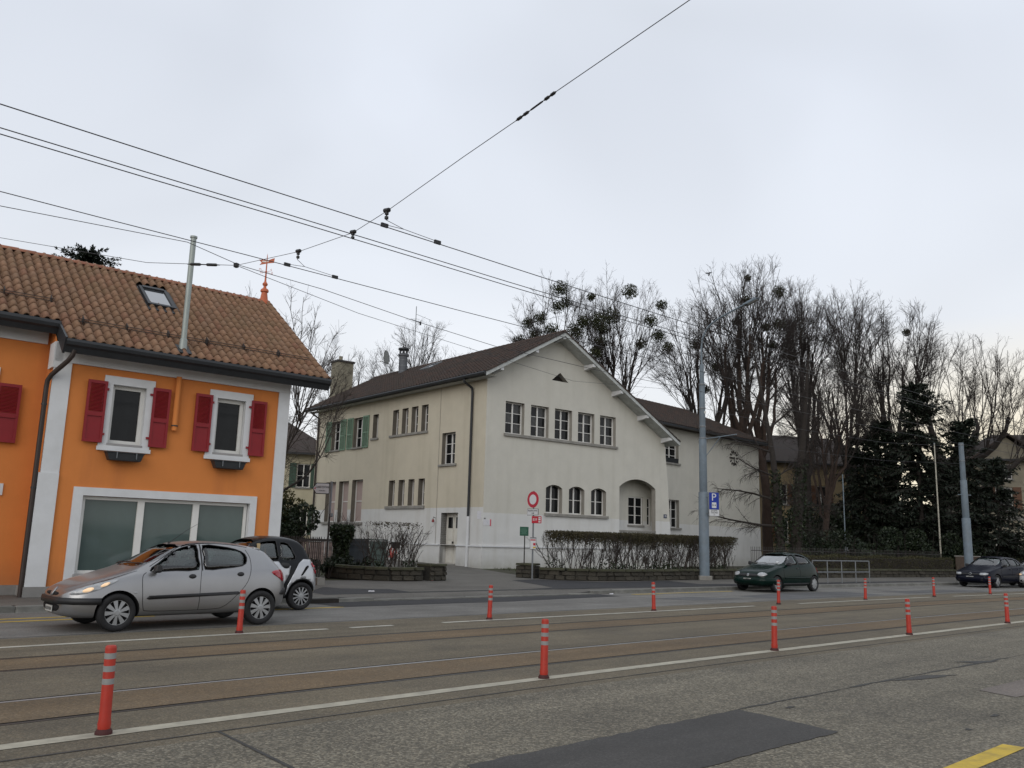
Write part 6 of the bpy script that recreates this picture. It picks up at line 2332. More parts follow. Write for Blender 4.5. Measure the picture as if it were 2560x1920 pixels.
def bicycle(label, loc, rz, fender):
    root = thing('bicycle', label, 'bicycle', loc, rz, group='bicycles against the house')
    rw = .34
    for x in (0, 1.05):
        o = MB().lathe([(rw - .02, -.018), (rw, -.012), (rw + .004, 0), (rw, .012), (rw - .02, .018), (rw - .03, 0), (rw - .02, -.018)], 28, (x, 0, rw), axis='y').build('wheel', m_black, root, smooth=True)
        s_ = MB()
        for k in range(12):
            a = k * math.pi / 6
            s_.tube([(x, 0, rw), (x + math.cos(a) * (rw - .03), 0, rw + math.sin(a) * (rw - .03))], .0025, 3)
        s_.lathe([(.025, -.04), (.025, .04)], 8, (x, 0, rw), axis='y')
        s_.build('spokes', m_galv, o)
        fd = MB()
        n = 10
        a0, a1 = (R(20), R(190)) if x else (R(-10), R(150))
        V = [(x + (rw + .03) * math.cos(a0 + (a1 - a0) * i / n), s * .03, rw + (rw + .03) * math.sin(a0 + (a1 - a0) * i / n)) for i in range(n + 1) for s in (-1, 1)]
        fd.add(V, [(2 * i, 2 * i + 1, 2 * i + 3, 2 * i + 2) for i in range(n)])
        fd.build('mudguard', fender, root)
    f = MB()
    f.tube([(.10, 0, .82), (.40, 0, .34)], .018, 6)
    f.tube([(.12, 0, .75), (.62, 0, .80)], .014, 6)
    f.tube([(.62, 0, .86), (.46, 0, .30), (1.05, 0, rw)], .016, 6)
    f.tube([(.6, 0, .78), (1.05, 0, rw)], .010, 6)
    f.tube([(.10, 0, .98), (.12, 0, .78), (.02, .05, .45), (0, .05, rw)], .013, 6)
    f.tube([(.12, 0, .78), (.02, -.05, .45), (0, -.05, rw)], .013, 6)
    f.build('frame', fender, root)
    MB().tube(catmull([(.22, -.28, .98), (.12, -.2, 1.02), (.10, 0, 1.0), (.12, .2, 1.02), (.22, .28, .98)], 3), .012, 6).build('handlebar', m_black, root)
    MB().hexa([(.52, -.03, .90), (.76, -.08, .90), (.76, .08, .90), (.52, .03, .90)], [(.50, -.02, .95), (.78, -.09, .96), (.78, .09, .96), (.50, .02, .95)]).build('saddle', m_black, root, bevel=.015)
    bk = MB()
    bk.hexa([(-.24, -.14, .74), (.04, -.14, .74), (.04, .14, .74), (-.24, .14, .74)], [(-.28, -.18, 1.0), (.07, -.18, 1.0), (.07, .18, 1.0), (-.28, .18, 1.0)])
    bk.build('basket', m_black, root)
    MB().lathe([(.09, -.05), (.09, -.06)], 14, (.46, 0, .30), axis='y').build('chainring', m_black, root)
    return root


m_bikered = mat('coral_red_bike_paint', (.50, .05, .03), .4, var=.06)
bicycle('red bicycle with black front basket parked against the beige wall, right one', (-5.02, 38.7, gz(-5.02, 38.7)), R(112), m_bikered)
bicycle('red bicycle with black front basket, left one half hidden by the bare hedge', (-5.62, 39.2, gz(-5.62, 39.2)), R(105), m_bikered)
# litter
lt = thing('litter_wrapper', 'crumpled pink wrapper on the pavement at the gate pillar foot', 'litter', (-2.55, 28.75, gz(-2.55, 28.75)), R(30))
MB().hexa([(0, 0, .005), (.16, .02, .005), (.14, .10, .005), (.02, .09, .005)], [(.03, .02, .05), (.10, .03, .07), (.11, .08, .04), (.04, .07, .06)]).build('wrapper', mat('pink_wrapper', (.55, .16, .15), .5), lt)
for i, (s_, t_, lab) in enumerate(((12.6, 19.9, 'white paper scrap on the dark asphalt patch left of the driveway'), (20.6, 18.4, 'white paper scrap in the gutter beside the raised kerb'))):
    q = thing('paper_scrap', lab, 'litter', W(s_, t_, (pz(s_, t_) if t_ > 18.8 else 0) + .008), R(20 + 50 * i))
    MB().hexa([(0, 0, 0), (.17, .01, 0), (.18, .09, 0), (.02, .11, 0)], [(.01, .01, .012), (.16, .02, .03), (.16, .08, .015), (.03, .09, .025)]).build('paper', m_paper, q)
# bird over the trees
bi = thing('bird', 'small dark bird in flight above the tallest bare tree', 'bird', (13.87, 58.37, 20.7), R(60))
MB(Matrix.Rotation(R(-55), 4, 'Y')).lathe([(0, -.17), (.03, -.14), (.055, -.05), (.06, .02), (.045, .09), (.03, .13), (.03, .16), (0, .19)], 10, axis='x').build('body', m_black, bi, smooth=True)
for s_ in (-1, 1):
    MB(Matrix.Rotation(R(-55), 4, 'Y')).add([(.06, 0, .02), (-.06, 0, .02), (-.12, s_ * .2, .10), (.0, s_ * .26, .12), (.06, s_ * .14, .08), (0, s_ * .1, .055)], [(0, 1, 2, 5), (5, 2, 3, 4), (0, 5, 4)]).build('wing', m_black, bi)
MB(Matrix.Rotation(R(-55), 4, 'Y')).add([(-.13, -.02, 0), (-.13, .02, 0), (-.27, .05, -.01), (-.27, -.05, -.01)], [(0, 1, 2, 3)]).build('tail', m_black, bi)

# ------------------------------------------------------------------ tram wires
def wire(name, label, pts, r, group='tram overhead wires'):
    root = thing(name, label, 'wire', pts[0], group=group)
    o = Vector(pts[0])
    MB().tube([Vector(p) - o for p in pts], r, 6).build('cable', m_wire, root, smooth=True)
    root['origin'] = tuple(o)
    return root, o


def along(t, z, s0=-45, s1=110, sag=.0, span=26.0, ph=5.7):
    out = []
    s_ = s0
    while s_ <= s1:
        f = ((s_ - ph) % span) / span
        out.append(W(s_, t, z - sag * 4 * f * (1 - f)))
        s_ += 2.0 if abs(s_) < 60 else 4.0
    return out


CW = .006
c1, o1 = wire('contact_wire', 'contact wire over the near tram track, highest on the left edge', along(8.9, 5.47, sag=.05), CW)
c2, o2 = wire('contact_wire', 'contact wire over the far tram track, passing beside the weathervane', along(11.92, 5.69, sag=.04), CW)
f1, o3 = wire('feeder_cable', 'upper cable of the pair between the two contact wires', along(10.42, 5.88, sag=.05), .0065)
f2, o4 = wire('feeder_cable', 'lower cable of the pair between the two contact wires', along(10.42, 5.815, sag=.06), .0065)
wire('feeder_cable', 'cable with a kink at the flue pipe, running low across the white gable', [W(-30, 13.6, 5.4), W(-6, 13.6, 5.75), W(2.07, 13.6, 6.05), W(4.73, 13.6, 6.23), W(5.66, 13.6, 6.06), W(7.25, 13.6, 6.0), W(9.2, 13.6, 5.82), W(11.5, 13.6, 5.66), W(14.7, 13.6, 5.63), W(30, 13.6, 5.75), W(48, 13.6, 5.7), W(75, 13.6, 5.7)], .0055)
SPN = 5.72
SPT = [(-6, 5.45, 7.5), (0, 5.45, 6.72), (4.02, 5.45, 6.22), (5.67, 5.45, 6.02), (6.25, 5.45, 5.93), (7.14, 5.45, 5.82), (8.78, 5.52, 5.66), (10.3, 5.93, 5.88), (11.78, 5.84, 5.93), (13.5, 5.58, 6.04)]


def SPW(t):
    return W(float(np.interp(t, [q[0] for q in SPT], [q[1] for q in SPT])), t, float(np.interp(t, [q[0] for q in SPT], [q[2] for q in SPT])), False)


sw = [SPW(q[0]) for q in SPT]
spw, o5 = wire('span_wire', 'span wire crossing overhead to the upper right with insulators', sw, .0042)


def insul(parent, o, a, c, r=.028, n=3, name='insulator'):
    """stacked-disc insulator between two points"""
    a, c = Vector(a), Vector(c)
    d = c - a
    q = d.to_track_quat('Z', 'Y').to_matrix().to_4x4()
    L = d.length
    prf = [(.008, 0)]
    for i in range(n):
        z0, z1 = L * (i + .15) / n, L * (i + .85) / n
        prf += [(.010, z0), (r, z0 + L * .04), (r, z1 - L * .04), (.010, z1)]
    prf.append((.008, L))
    MB(Matrix.Translation(a - o) @ q).lathe(prf, 10).build(name, m_black, parent, smooth=True)


insul(spw, o5, SPW(6.25), SPW(6.05), .017, 2)
insul(spw, o5, SPW(6.03), SPW(5.85), .010, 1)
insul(spw, o5, SPW(5.83), SPW(5.66), .017, 2)
for t, drop in ((8.78, .12), (10.3, .10), (11.78, .12)):
    p = Vector(SPW(t))
    insul(spw, o5, p + Vector((-.05, .05, .02)), p + Vector((.05, -.05, -.0)), .03, 1, 'hanger_clamp')
    insul(spw, o5, p + Vector((0, 0, 0)), p + Vector((0, 0, -drop)), .026, 2, 'hanger_insulator')
for (cw, oo, t, zc, zj, zt) in ((c1, o1, 8.9, 5.47, 5.51, 5.63), (c2, o2, 11.92, 5.69, 5.74, 5.80)):
    SPN = 5.62 if t < 10 else 5.80
    j = Vector(W(SPN + .2, t, zj))
    top = Vector(SPW(t - .12)) - Vector((0, 0, .12))
    d = MB()
    d.tube([top - oo, j - oo], .004, 5)
    d.tube([j - oo, Vector(W(SPN - .1, t, zc + .02)) - oo], .004, 5)
    d.tube([j - oo, Vector(W(SPN + .75, t, zc + .02)) - oo], .004, 5)
    d.build('bridle', m_wire, cw)
    for s_ in (SPN - .1, SPN + .75):
        q = Vector(W(s_, t, zc)) - oo
        MB(Matrix.Translation(q) @ Matrix.Rotation(HD, 4, 'Z')).box(-.05, .05, -.014, .014, -.015, .035).build('wire_clamp', m_black, cw)
JN = W(5.58, 13.5, 6.04, False)
aw, o6 = wire('anchor_wire', 'thin anchor wire from the junction left across the tiled roof', [JN, W(4.6, 15.0, 6.2, False), W(2.83, 18.0, 6.96, False), W(-2.0, 26, 9.2, False)], .005)
insul(aw, o6, W(5.40, 13.75, 6.06, False), W(5.05, 14.3, 6.12, False), .026, 2)
MB(Matrix.Translation(Vector(JN) - o6)).lathe([(0, -.05), (.045, -.03), (.05, .03), (0, .05)], 8).build('junction_ring', m_black, aw)
aw2, o7 = wire('anchor_wire', 'thin anchor wire from the junction down to the lamp mast', [JN, W(9, 15.2, 6.2, False), (2.0, 27.3, 6.75), (8.2, 36.2, 8.1)], .005)
cb, o8 = wire('anchor_wire', 'cable slung between the lamp mast and the short grey mast', [(8.3, 36.25, 7.4), (13, 38.8, 7.0), (18.5, 42, 6.85), (23.9, 44.9, 7.1)], .008)
wire('anchor_wire', 'lower cable slung from the lamp mast to the short grey mast', [(8.3, 36.25, 6.2), (13, 38.8, 6.0), (18.5, 42, 5.95), (23.9, 44.9, 6.2)], .006)
wire('anchor_wire', 'cable leaving the short grey mast towards the right edge', [(24.0, 45.0, 7.0), (30, 47.5, 6.2), (44, 54, 5.9)], .006)

# ------------------------------------------------------------------ wisp of smoke over the chimney
m_smoke = bpy.data.materials.new('chimney_smoke')
m_smoke.use_nodes = True
n_, l_ = m_smoke.node_tree.nodes, m_smoke.node_tree.links
n_.remove(n_['Principled BSDF'])
pv = n_.new('ShaderNodeVolumePrincipled')
pv.inputs['Color'].default_value = (.55, .57, .6, 1)
tcs = n_.new('ShaderNodeTexCoord')
nzs = n_.new('ShaderNodeTexNoise')
nzs.inputs['Scale'].default_value = 1.6
l_.new(tcs.outputs['Object'], nzs.inputs['Vector'])
mrs = n_.new('ShaderNodeMapRange')
mrs.inputs['From Min'].default_value = .42
mrs.inputs['From Max'].default_value = .72
mrs.inputs['To Max'].default_value = 1.6
l_.new(nzs.outputs[0], mrs.inputs[0])
l_.new(mrs.outputs[0], pv.inputs['Density'])
l_.new(pv.outputs[0], n_['Material Output'].inputs['Volume'])
sb_ = bmesh.new()
bmesh.ops.create_icosphere(sb_, subdivisions=3, radius=1.0)
for v in sb_.verts:
    f = (v.co.z + 1) / 2
    v.co = Vector((v.co.x * (.16 + .42 * f) - .75 * f, v.co.y * (.16 + .35 * f), v.co.z * .85 + .85))
sme = bpy.data.meshes.new('smoke')
sb_.to_mesh(sme)
sb_.free()
smo = add_mesh('smoke', sme, m_smoke)
smo.location = WHW @ Vector((1.3, 18.0, 13.03))
tag(smo, 'thin grey wisp of smoke drifting left off the rendered chimney', 'smoke', kind='stuff')
# ------------------------------------------------------------------ cars
m_tyre = mat('tyre_rubber', (0.012, 0.012, 0.013), 0.75, var=0.2, vscale=8)
m_alloy = mat('alloy_wheel', (0.36, 0.37, 0.38), 0.38, metal=0.7, var=0.08)
m_well = mat('wheel_well', (0.008, 0.008, 0.009), 0.9, var=0.1)
m_inner = mat('car_interior', (0.020, 0.020, 0.022), 0.9, var=0.15)
m_seat = mat('car_seat_cloth', (0.045, 0.047, 0.05), 0.95, var=0.15, vscale=10)
m_cglass = glass_mat('car_glass', (0.62, 0.68, 0.66), 0.05)
m_cglass_r = glass_mat('car_windscreen', (0.42, 0.48, 0.46), 0.16)
m_cglass_b = glass_mat('car_windscreen_bright', (0.30, 0.34, 0.33), 0.42)
m_trimb = mat('black_car_trim', (0.014, 0.014, 0.015), 0.5, var=0.08)
m_lens = mat('headlight_lens', (0.30, 0.31, 0.32), 0.08, var=0.25, vscale=14, spec=0.8, coat=0.6)
m_lamp = emit_mat('lit_headlight', (0.9, 0.62, 0.38), 0.32)
m_tail = mat('red_tail_lens', (0.30, 0.008, 0.018), 0.12, var=0.15, vscale=16, coat=0.6)
m_plate = mat('number_plate', (0.40, 0.40, 0.38), 0.5, var=0.06)
m_gap = mat('panel_gap', (0.006, 0.006, 0.007), 0.9, var=0.1)
m_skin = mat('skin', (0.32, 0.18, 0.12), 0.6, var=0.06)
m_jacket = mat('dark_jacket', (0.02, 0.021, 0.026), 0.9, var=0.2)
m_hair = mat('dark_hair', (0.012, 0.010, 0.009), 0.7, var=0.2)


def paint(name, col, metal=0.6, rough=0.32, coat=0.7):
    m = mat(name, col, rough, metal=metal, var=0.035, vscale=2.0, coat=coat, spec=0.1 if max(col) < .1 else .5, stain=tuple(c * .6 + .02 for c in col), sscale=3, samount=0.12)
    return m


def lerp_tab(tab, x):
    return float(np.interp(x, [p[0] for p in tab], [p[1] for p in tab]))


def eval_mesh(o):
    dg = bpy.context.evaluated_depsgraph_get()
    dg.update()
    return bpy.data.meshes.new_from_object(o.evaluated_get(dg))


class Car:
    def __init__(c, name, label, loc, rz, sp, body_m, group=None, cat='car'):
        c.sp, c.root = sp, thing(name, label, cat, loc, rz, group=group)
        c.body_m = body_m
        c.loft()

    def loft(c):
        sp = c.sp
        xs = sp['xs']
        rings = []
        for x in xs:
            zb, zs, zt = lerp_tab(sp['zb'], x), lerp_tab(sp['zs'], x), lerp_tab(sp['zt'], x)
            wm, ws, wt, cr_ = lerp_tab(sp['wm'], x), lerp_tab(sp['ws'], x), lerp_tab(sp['wt'], x), lerp_tab(sp['cr'], x)
            ze = max(zt - cr_, zs + .012)
            h = [(0, zb), (.8 * wm, zb), (.95 * wm, zb + .05), (wm, zb + .17), (wm, zb + .55 * (zs - zb)), (.45 * ws + .55 * wm, zs - .07), (ws, zs)]
            for f in (.12, .5, .88):
                h.append((ws + (wt - ws) * f + .018 * math.sin(math.pi * f), zs + (ze - zs) * f))
            h += [(wt, ze), (wt * .86, zt - cr_ * .32), (wt * .45, zt - cr_ * .06), (0, zt)]
            full = [(-y, z) for y, z in h] + [(y, z) for y, z in h[-2:0:-1]]
            rings.append([(x, y, z) for y, z in full])
        k = len(rings[0])
        b = MB()
        for i in range(len(rings) - 1):
            b.add(rings[i] + rings[i + 1], [(j, (j + 1) % k, k + (j + 1) % k, k + j) for j in range(k)])
        b.add(rings[0], [tuple(range(k))])
        b.add(rings[-1], [tuple(range(k))[::-1]])
        me = b.mesh('body')
        o = bpy.data.objects.new('tmp_body', me)
        COL.objects.link(o)
        ss = o.modifiers.new('s', 'SUBSURF')
        ss.levels = ss.render_levels = 2
        sm = eval_mesh(o)
        bm_ = bmesh.new()
        bm_.from_mesh(sm)
        c.bvh = BVHTree.FromBMesh(bm_)
        bm_.free()
        o.modifiers.clear()
        o.data = sm
        sm.materials.clear()
        sm.materials.append(c.body_m)
        sm.materials.append(m_inner)
        sm.materials.append(m_well)
        cutters = []

        def cutter(bl, idx):
            q = bl.mesh('cut')
            for m_ in (c.body_m, m_inner, m_well):
                q.materials.append(m_)
            q.polygons.foreach_set('material_index', [idx] * len(q.polygons))
            co = bpy.data.objects.new('tmp_cut', q)
            COL.objects.link(co)
            md = o.modifiers.new('b', 'BOOLEAN')
            md.operation = 'DIFFERENCE'
            md.solver = 'EXACT'
            md.object = co
            cutters.append(co)
        # wheel wells
        wb = MB()
        for x in sp['axles']:
            for s in (-1, 1):
                r = sp['arch']
                prf = [(0, s * (sp['half'] - .30)), (r, s * (sp['half'] - .30)), (r, s * 1.2), (0, s * 1.2)]
                wb.lathe(prf, 36, (x, 0, sp['wr'] + .01), axis='y')
        cutter(wb, 2)
        # passenger cell
        cv = sp['cell']            # outline (x,z)
        cb = MB()
        wl, wh = sp['cellw']
        zmin, zmax = min(p[1] for p in cv), max(p[1] for p in cv)
        k2 = len(cv)
        V = []
        for s in (-1, 1):
            for x, z in cv:
                f = (z - zmin) / (zmax - zmin)
                V.append((x, s * (wl + (wh - wl) * f), z))
        tr = tessellate_polygon([[Vector((p[0], p[1], 0)) for p in cv]])
        cb.add(V, [(i, (i + 1) % k2, k2 + (i + 1) % k2, k2 + i) for i in range(k2)] + [tuple(t) for t in tr] + [tuple(i + k2 for i in t) for t in tr])
        cutter(cb, 1)
        sb = MB()
        for poly in sp['side_windows']:
            for s in (-1, 1):
                sb.prism(poly, s * .35, s * 1.3, 'xz')
        cutter(sb, 1)
        fb = MB()
        fb.prism(sp['windscreen'], -1.0, sp['ws_in'], 'yz')
        fb.prism(sp['rear_window'], sp['rw_in'], sp['L'] + 1, 'yz')
        cutter(fb, 1)
        fm = eval_mesh(o)
        for q in cutters:
            bpy.data.objects.remove(q)
        bpy.data.objects.remove(o)
        fm.polygons.foreach_set('use_smooth', [True] * len(fm.polygons))
        fm.name = 'body'
        if not len(fm.materials):
            for m_ in (c.body_m, m_inner, m_well):
                fm.materials.append(m_)
        c.body = bpy.data.objects.new('body', fm)
        COL.objects.link(c.body)
        c.body.parent = c.root
        auto_smooth(c.body, 34)

    def cast(c, axis, side, p):
        if axis == 'y':
            h = c.bvh.ray_cast(Vector((p[0], side * 3, p[1])), Vector((0, -side, 0)))
        elif axis == 'x':
            h = c.bvh.ray_cast(Vector((-3 if side < 0 else 9, p[0], p[1])), Vector((1 if side < 0 else -1, 0, 0)))
        else:
            h = c.bvh.ray_cast(Vector((p[0], p[1], 4)), Vector((0, 0, -1)))
        if h[0] is None:
            q = Vector((p[0], side * .8, p[1])) if axis == 'y' else (Vector((0 if side < 0 else c.sp['L'], p[0], p[1])) if axis == 'x' else Vector((p[0], p[1], 1)))
            h = c.bvh.find_nearest(q)
        return h[0], h[1]

    def decal(c, name, poly, axis, side, off, m, thick=.006, step=.06, parent=None, smooth=True):
        b = bmesh.new()
        vs = [b.verts.new((p[0], p[1], 0)) for p in poly]
        b.faces.new(vs)
        for ax in (0, 1):
            lo, hi = min(p[ax] for p in poly), max(p[ax] for p in poly)
            n = int((hi - lo) / step)
            for i in range(1, n + 1):
                d = lo + (hi - lo) * i / (n + 1)
                co, no = [0, 0, 0], [0, 0, 0]
                co[ax], no[ax] = d, 1
                bmesh.ops.bisect_plane(b, geom=b.verts[:] + b.edges[:] + b.faces[:], plane_co=co, plane_no=no)
        for v in b.verts:
            h, n_ = c.cast(axis, side, (v.co.x, v.co.y))
            v.co = h + n_ * off
        me = bpy.data.meshes.new(name)
        bmesh.ops.recalc_face_normals(b, faces=b.faces)
        # make the outside face outwards
        f0 = b.faces[:]
        ctr = Vector((c.sp['L'] / 2, 0, .6))
        if sum((f.normal.dot(f.calc_center_median() - ctr)) for f in f0) < 0:
            bmesh.ops.reverse_faces(b, faces=f0)
        b.to_mesh(me)
        b.free()
        if smooth:
            me.polygons.foreach_set('use_smooth', [True] * len(me.polygons))
        me.materials.append(m)
        o = bpy.data.objects.new(name, me)
        COL.objects.link(o)
        o.parent = parent or c.root
        if thick:
            md = o.modifiers.new('t', 'SOLIDIFY')
            md.thickness = thick
            md.offset = -1
        return o

    def seam(c, pts, axis, side, r=.006, name='panel_gap', m=None, off=0.0):
        P = catmull([(p[0], p[1]) for p in pts], 5)
        Q = []
        for p in P:
            h, n_ = c.cast(axis, side, p)
            Q.append(h + n_ * off)
        return MB().tube(Q, r, 5).build(name, m or m_gap, c.root)

    def band(c, name, pts, z0, z1, off, m, n=1):
        """strip that follows the body plan outline: pts are (x,y) aims cast horizontally from outside"""
        ring = []
        for (x, y) in pts:
            col = []
            for z in (z0, (z0 + z1) / 2, z1):
                o = Vector((x, y, z))
                tgt = Vector((min(max(x, .9), c.sp['L'] - .9), 0, z))
                d = (tgt - o).normalized()
                h = c.bvh.ray_cast(o, d)
                p = h[0] if h[0] else tgt
                col.append(p - d * (off if z != (z0 + z1) / 2 else off * 1.35))
            ring.append(col)
        V = [p for col in ring for p in col]
        F = []
        for i in range(len(ring) - 1):
            for j in range(2):
                F.append((i * 3 + j, i * 3 + 3 + j, i * 3 + 4 + j, i * 3 + 1 + j))
        q = MB().add(V, F)
        o = q.build(name, m, c.root, smooth='all', fixn=True)
        md = o.modifiers.new('t', 'SOLIDIFY')
        md.thickness = off + .03
        md.offset = 0
        return o

    def wheels(c, style, tyre=.17):
        sp = c.sp
        r = sp['wr']
        w2 = tyre / 2
        tm = MB().lathe([(r * .66, -w2), (r * .93, -w2), (r * .985, -w2 * .82), (r, -w2 * .5), (r, w2 * .5), (r * .985, w2 * .82), (r * .93, w2), (r * .66, w2), (r * .66, -w2)], 36, axis='y').mesh('wheel', smooth=True)
        tm.materials.append(m_tyre)
        rim = MB()
        R0 = r * .68
        rim.lathe([(R0, -w2 * .9), (R0 * .94, -w2 * .9), (R0 * .93, -w2 * .55), (R0, -w2 * .5), (R0, -w2 * .9)], 32, axis='y')
        rim.lathe([(R0 * .24, -w2 * .95), (R0 * .24, -w2 * .5), (0, -w2 * .5), (0, -w2 * .98), (R0 * .18, -w2 * .98), (R0 * .24, -w2 * .95)], 20, axis='y')
        n, wid, wid2 = style
        for k in range(n):
            a = 2 * math.pi * k / n
            rim.M = None
            ca, sa = math.cos(a), math.sin(a)
            def pt(rr, tt, y):
                return (rr * ca - tt * sa, y, rr * sa + tt * ca)
            ri, ro = R0 * .2, R0 * .97
            rim.hexa([pt(ri, -wid, -w2 * .93), pt(ro, -wid2, -w2 * .86), pt(ro, wid2, -w2 * .86), pt(ri, wid, -w2 * .93)],
                     [pt(ri, -wid, -w2 * .7), pt(ro, -wid2, -w2 * .62), pt(ro, wid2, -w2 * .62), pt(ri, wid, -w2 * .7)])
        rmesh = rim.mesh('rim')
        rmesh.materials.append(m_alloy)
        dk = MB().lathe([(0, -w2 * .35), (R0 * .97, -w2 * .35), (R0 * .97, w2 * .9), (0, w2 * .9)], 28, axis='y').mesh('hub')
        dk.materials.append(m_well)
        for i, x in enumerate(sp['axles']):
            for s in (-1, 1):
                M = Matrix.Translation((x, s * (sp['half'] - w2 - .015), r)) @ (Matrix.Identity(4) if s < 0 else Matrix.Rotation(math.pi, 4, 'Z')) @ Matrix.Rotation(.3 + i, 4, 'Y')
                wo = inst('wheel', tm, c.root, M)
                inst('rim', rmesh, wo)
                inst('hub', dk, wo)

    def glass(c, inset=.012):
        sp = c.sp
        for poly in sp['side_windows']:
            for s in (-1, 1):
                c.decal('side_window', poly, 'y', s, -.012, m_cglass, .003, .12)
                Q = [c.cast('y', s, p)[0] for p in list(poly) + [poly[0]]]
                MB().tube(Q, .008, 5).build('window_seal', m_trimb, c.root)
        c.decal('windscreen', sp['windscreen'], 'x', -1, -.012, sp.get('wsm', m_cglass_r), .003, .10)
        c.decal('rear_window', sp['rear_window'], 'x', 1, -.012, m_cglass, .003, .12)

    def cabin(c, xf, xr, zb, wheel=True):
        for s in (-1, 1):
            q = MB()
            q.hexa([(xf, s * .36 - .23, zb - .35), (xf + .12, s * .36 - .23, zb - .35), (xf + .12, s * .36 + .23, zb - .35), (xf, s * .36 + .23, zb - .35)],
                   [(xf + .16, s * .36 - .19, zb + .12), (xf + .26, s * .36 - .19, zb + .12), (xf + .26, s * .36 + .19, zb + .12), (xf + .16, s * .36 + .19, zb + .12)])
            so = q.build('seat', m_seat, c.root, bevel=.03)
            MB().hexa([(xf + .18, s * .36 - .11, zb + .15), (xf + .26, s * .36 - .11, zb + .15), (xf + .26, s * .36 + .11, zb + .15), (xf + .18, s * .36 + .11, zb + .15)],
                      [(xf + .20, s * .36 - .10, zb + .33), (xf + .28, s * .36 - .10, zb + .33), (xf + .28, s * .36 + .10, zb + .33), (xf + .20, s * .36 + .10, zb + .33)]).build('headrest', m_seat, c.root, bevel=.03)
        if xr:
            MB().hexa([(xr, -.58, zb - .3), (xr + .12, -.58, zb - .3), (xr + .12, .58, zb - .3), (xr, .58, zb - .3)], [(xr + .12, -.55, zb + .10), (xr + .22, -.55, zb + .10), (xr + .22, .55, zb + .10), (xr + .12, .55, zb + .10)]).build('rear_seat', m_seat, c.root, bevel=.03)
        if wheel:
            q = MB(Matrix.Translation((xf - .42, -.36, zb + .02)) @ Matrix.Rotation(R(-62), 4, 'Y'))
            n = 20
            q.tube([(.18 * math.cos(2 * math.pi * i / n), .18 * math.sin(2 * math.pi * i / n), 0) for i in range(n + 1)], .014, 6)
            q.tube([(-.18, 0, 0), (.18, 0, 0)], .012, 5)
            q.build('steering_wheel', m_black, c.root)

    def mirror(c, x, z, w, m=None):
        for s in (-1, 1):
            MB().hexa([(x - .02, s * w, z - .06), (x + .06, s * w, z - .06), (x + .07, s * (w + .20), z - .055), (x - .05, s * (w + .18), z - .05)],
                      [(x - .01, s * w, z + .05), (x + .06, s * w, z + .05), (x + .07, s * (w + .19), z + .085), (x - .03, s * (w + .17), z + .08)]).build('door_mirror', m or m_trimb, c.root, bevel=.03)

    def plate(c, x, z, w=.16, h=.11, txt=None, face=-1):
        hit, n_ = c.cast('x', face, (0, z))
        y0 = hit.x + face * .015
        o = MB().box(min(y0, y0 + face * .015), max(y0, y0 + face * .015), -w, w, z - h / 2, z + h / 2).build('number_plate', m_plate, c.root, bevel=.006)
        for i in range(5):
            yy = -w * .72 + i * w * .36
            q = y0 + face * .0165
            MB().box(min(q, q + face * .002), max(q, q + face * .002), yy - w * .09, yy + w * .09, z - h * .22, z + h * .24).build('plate_mark', m_ink, o)
        return o


def ellipse(cx, cz, a, bq, n=20, rot=0):
    return [(cx + a * math.cos(2 * math.pi * i / n) * math.cos(rot) - bq * math.sin(2 * math.pi * i / n) * math.sin(rot), cz + a * math.cos(2 * math.pi * i / n) * math.sin(rot) + bq * math.sin(2 * math.pi * i / n) * math.cos(rot)) for i in range(n)]


def smooth_poly(pts, k=4):
    P = list(pts)
    out = []
    n = len(P)
    for i in range(n):
        p0, p1, p2, p3 = P[i - 1], P[i], P[(i + 1) % n], P[(i + 2) % n]
        for j in range(k):
            u = j / k
            out.append(tuple(.5 * (2 * p1[d] + (-p0[d] + p2[d]) * u + (2 * p0[d] - 5 * p1[d] + 4 * p2[d] - p3[d]) * u * u + (-p0[d] + 3 * p1[d] - 3 * p2[d] + p3[d]) * u ** 3) for d in (0, 1)))
    return out


def car_frame(s_front, t_c):
    a, c_ = Vector(W(s_front, t_c)), Vector(W(s_front + 4, t_c))
    return (a.x, a.y, 0.004), math.atan2(c_.y - a.y, c_.x - a.x)


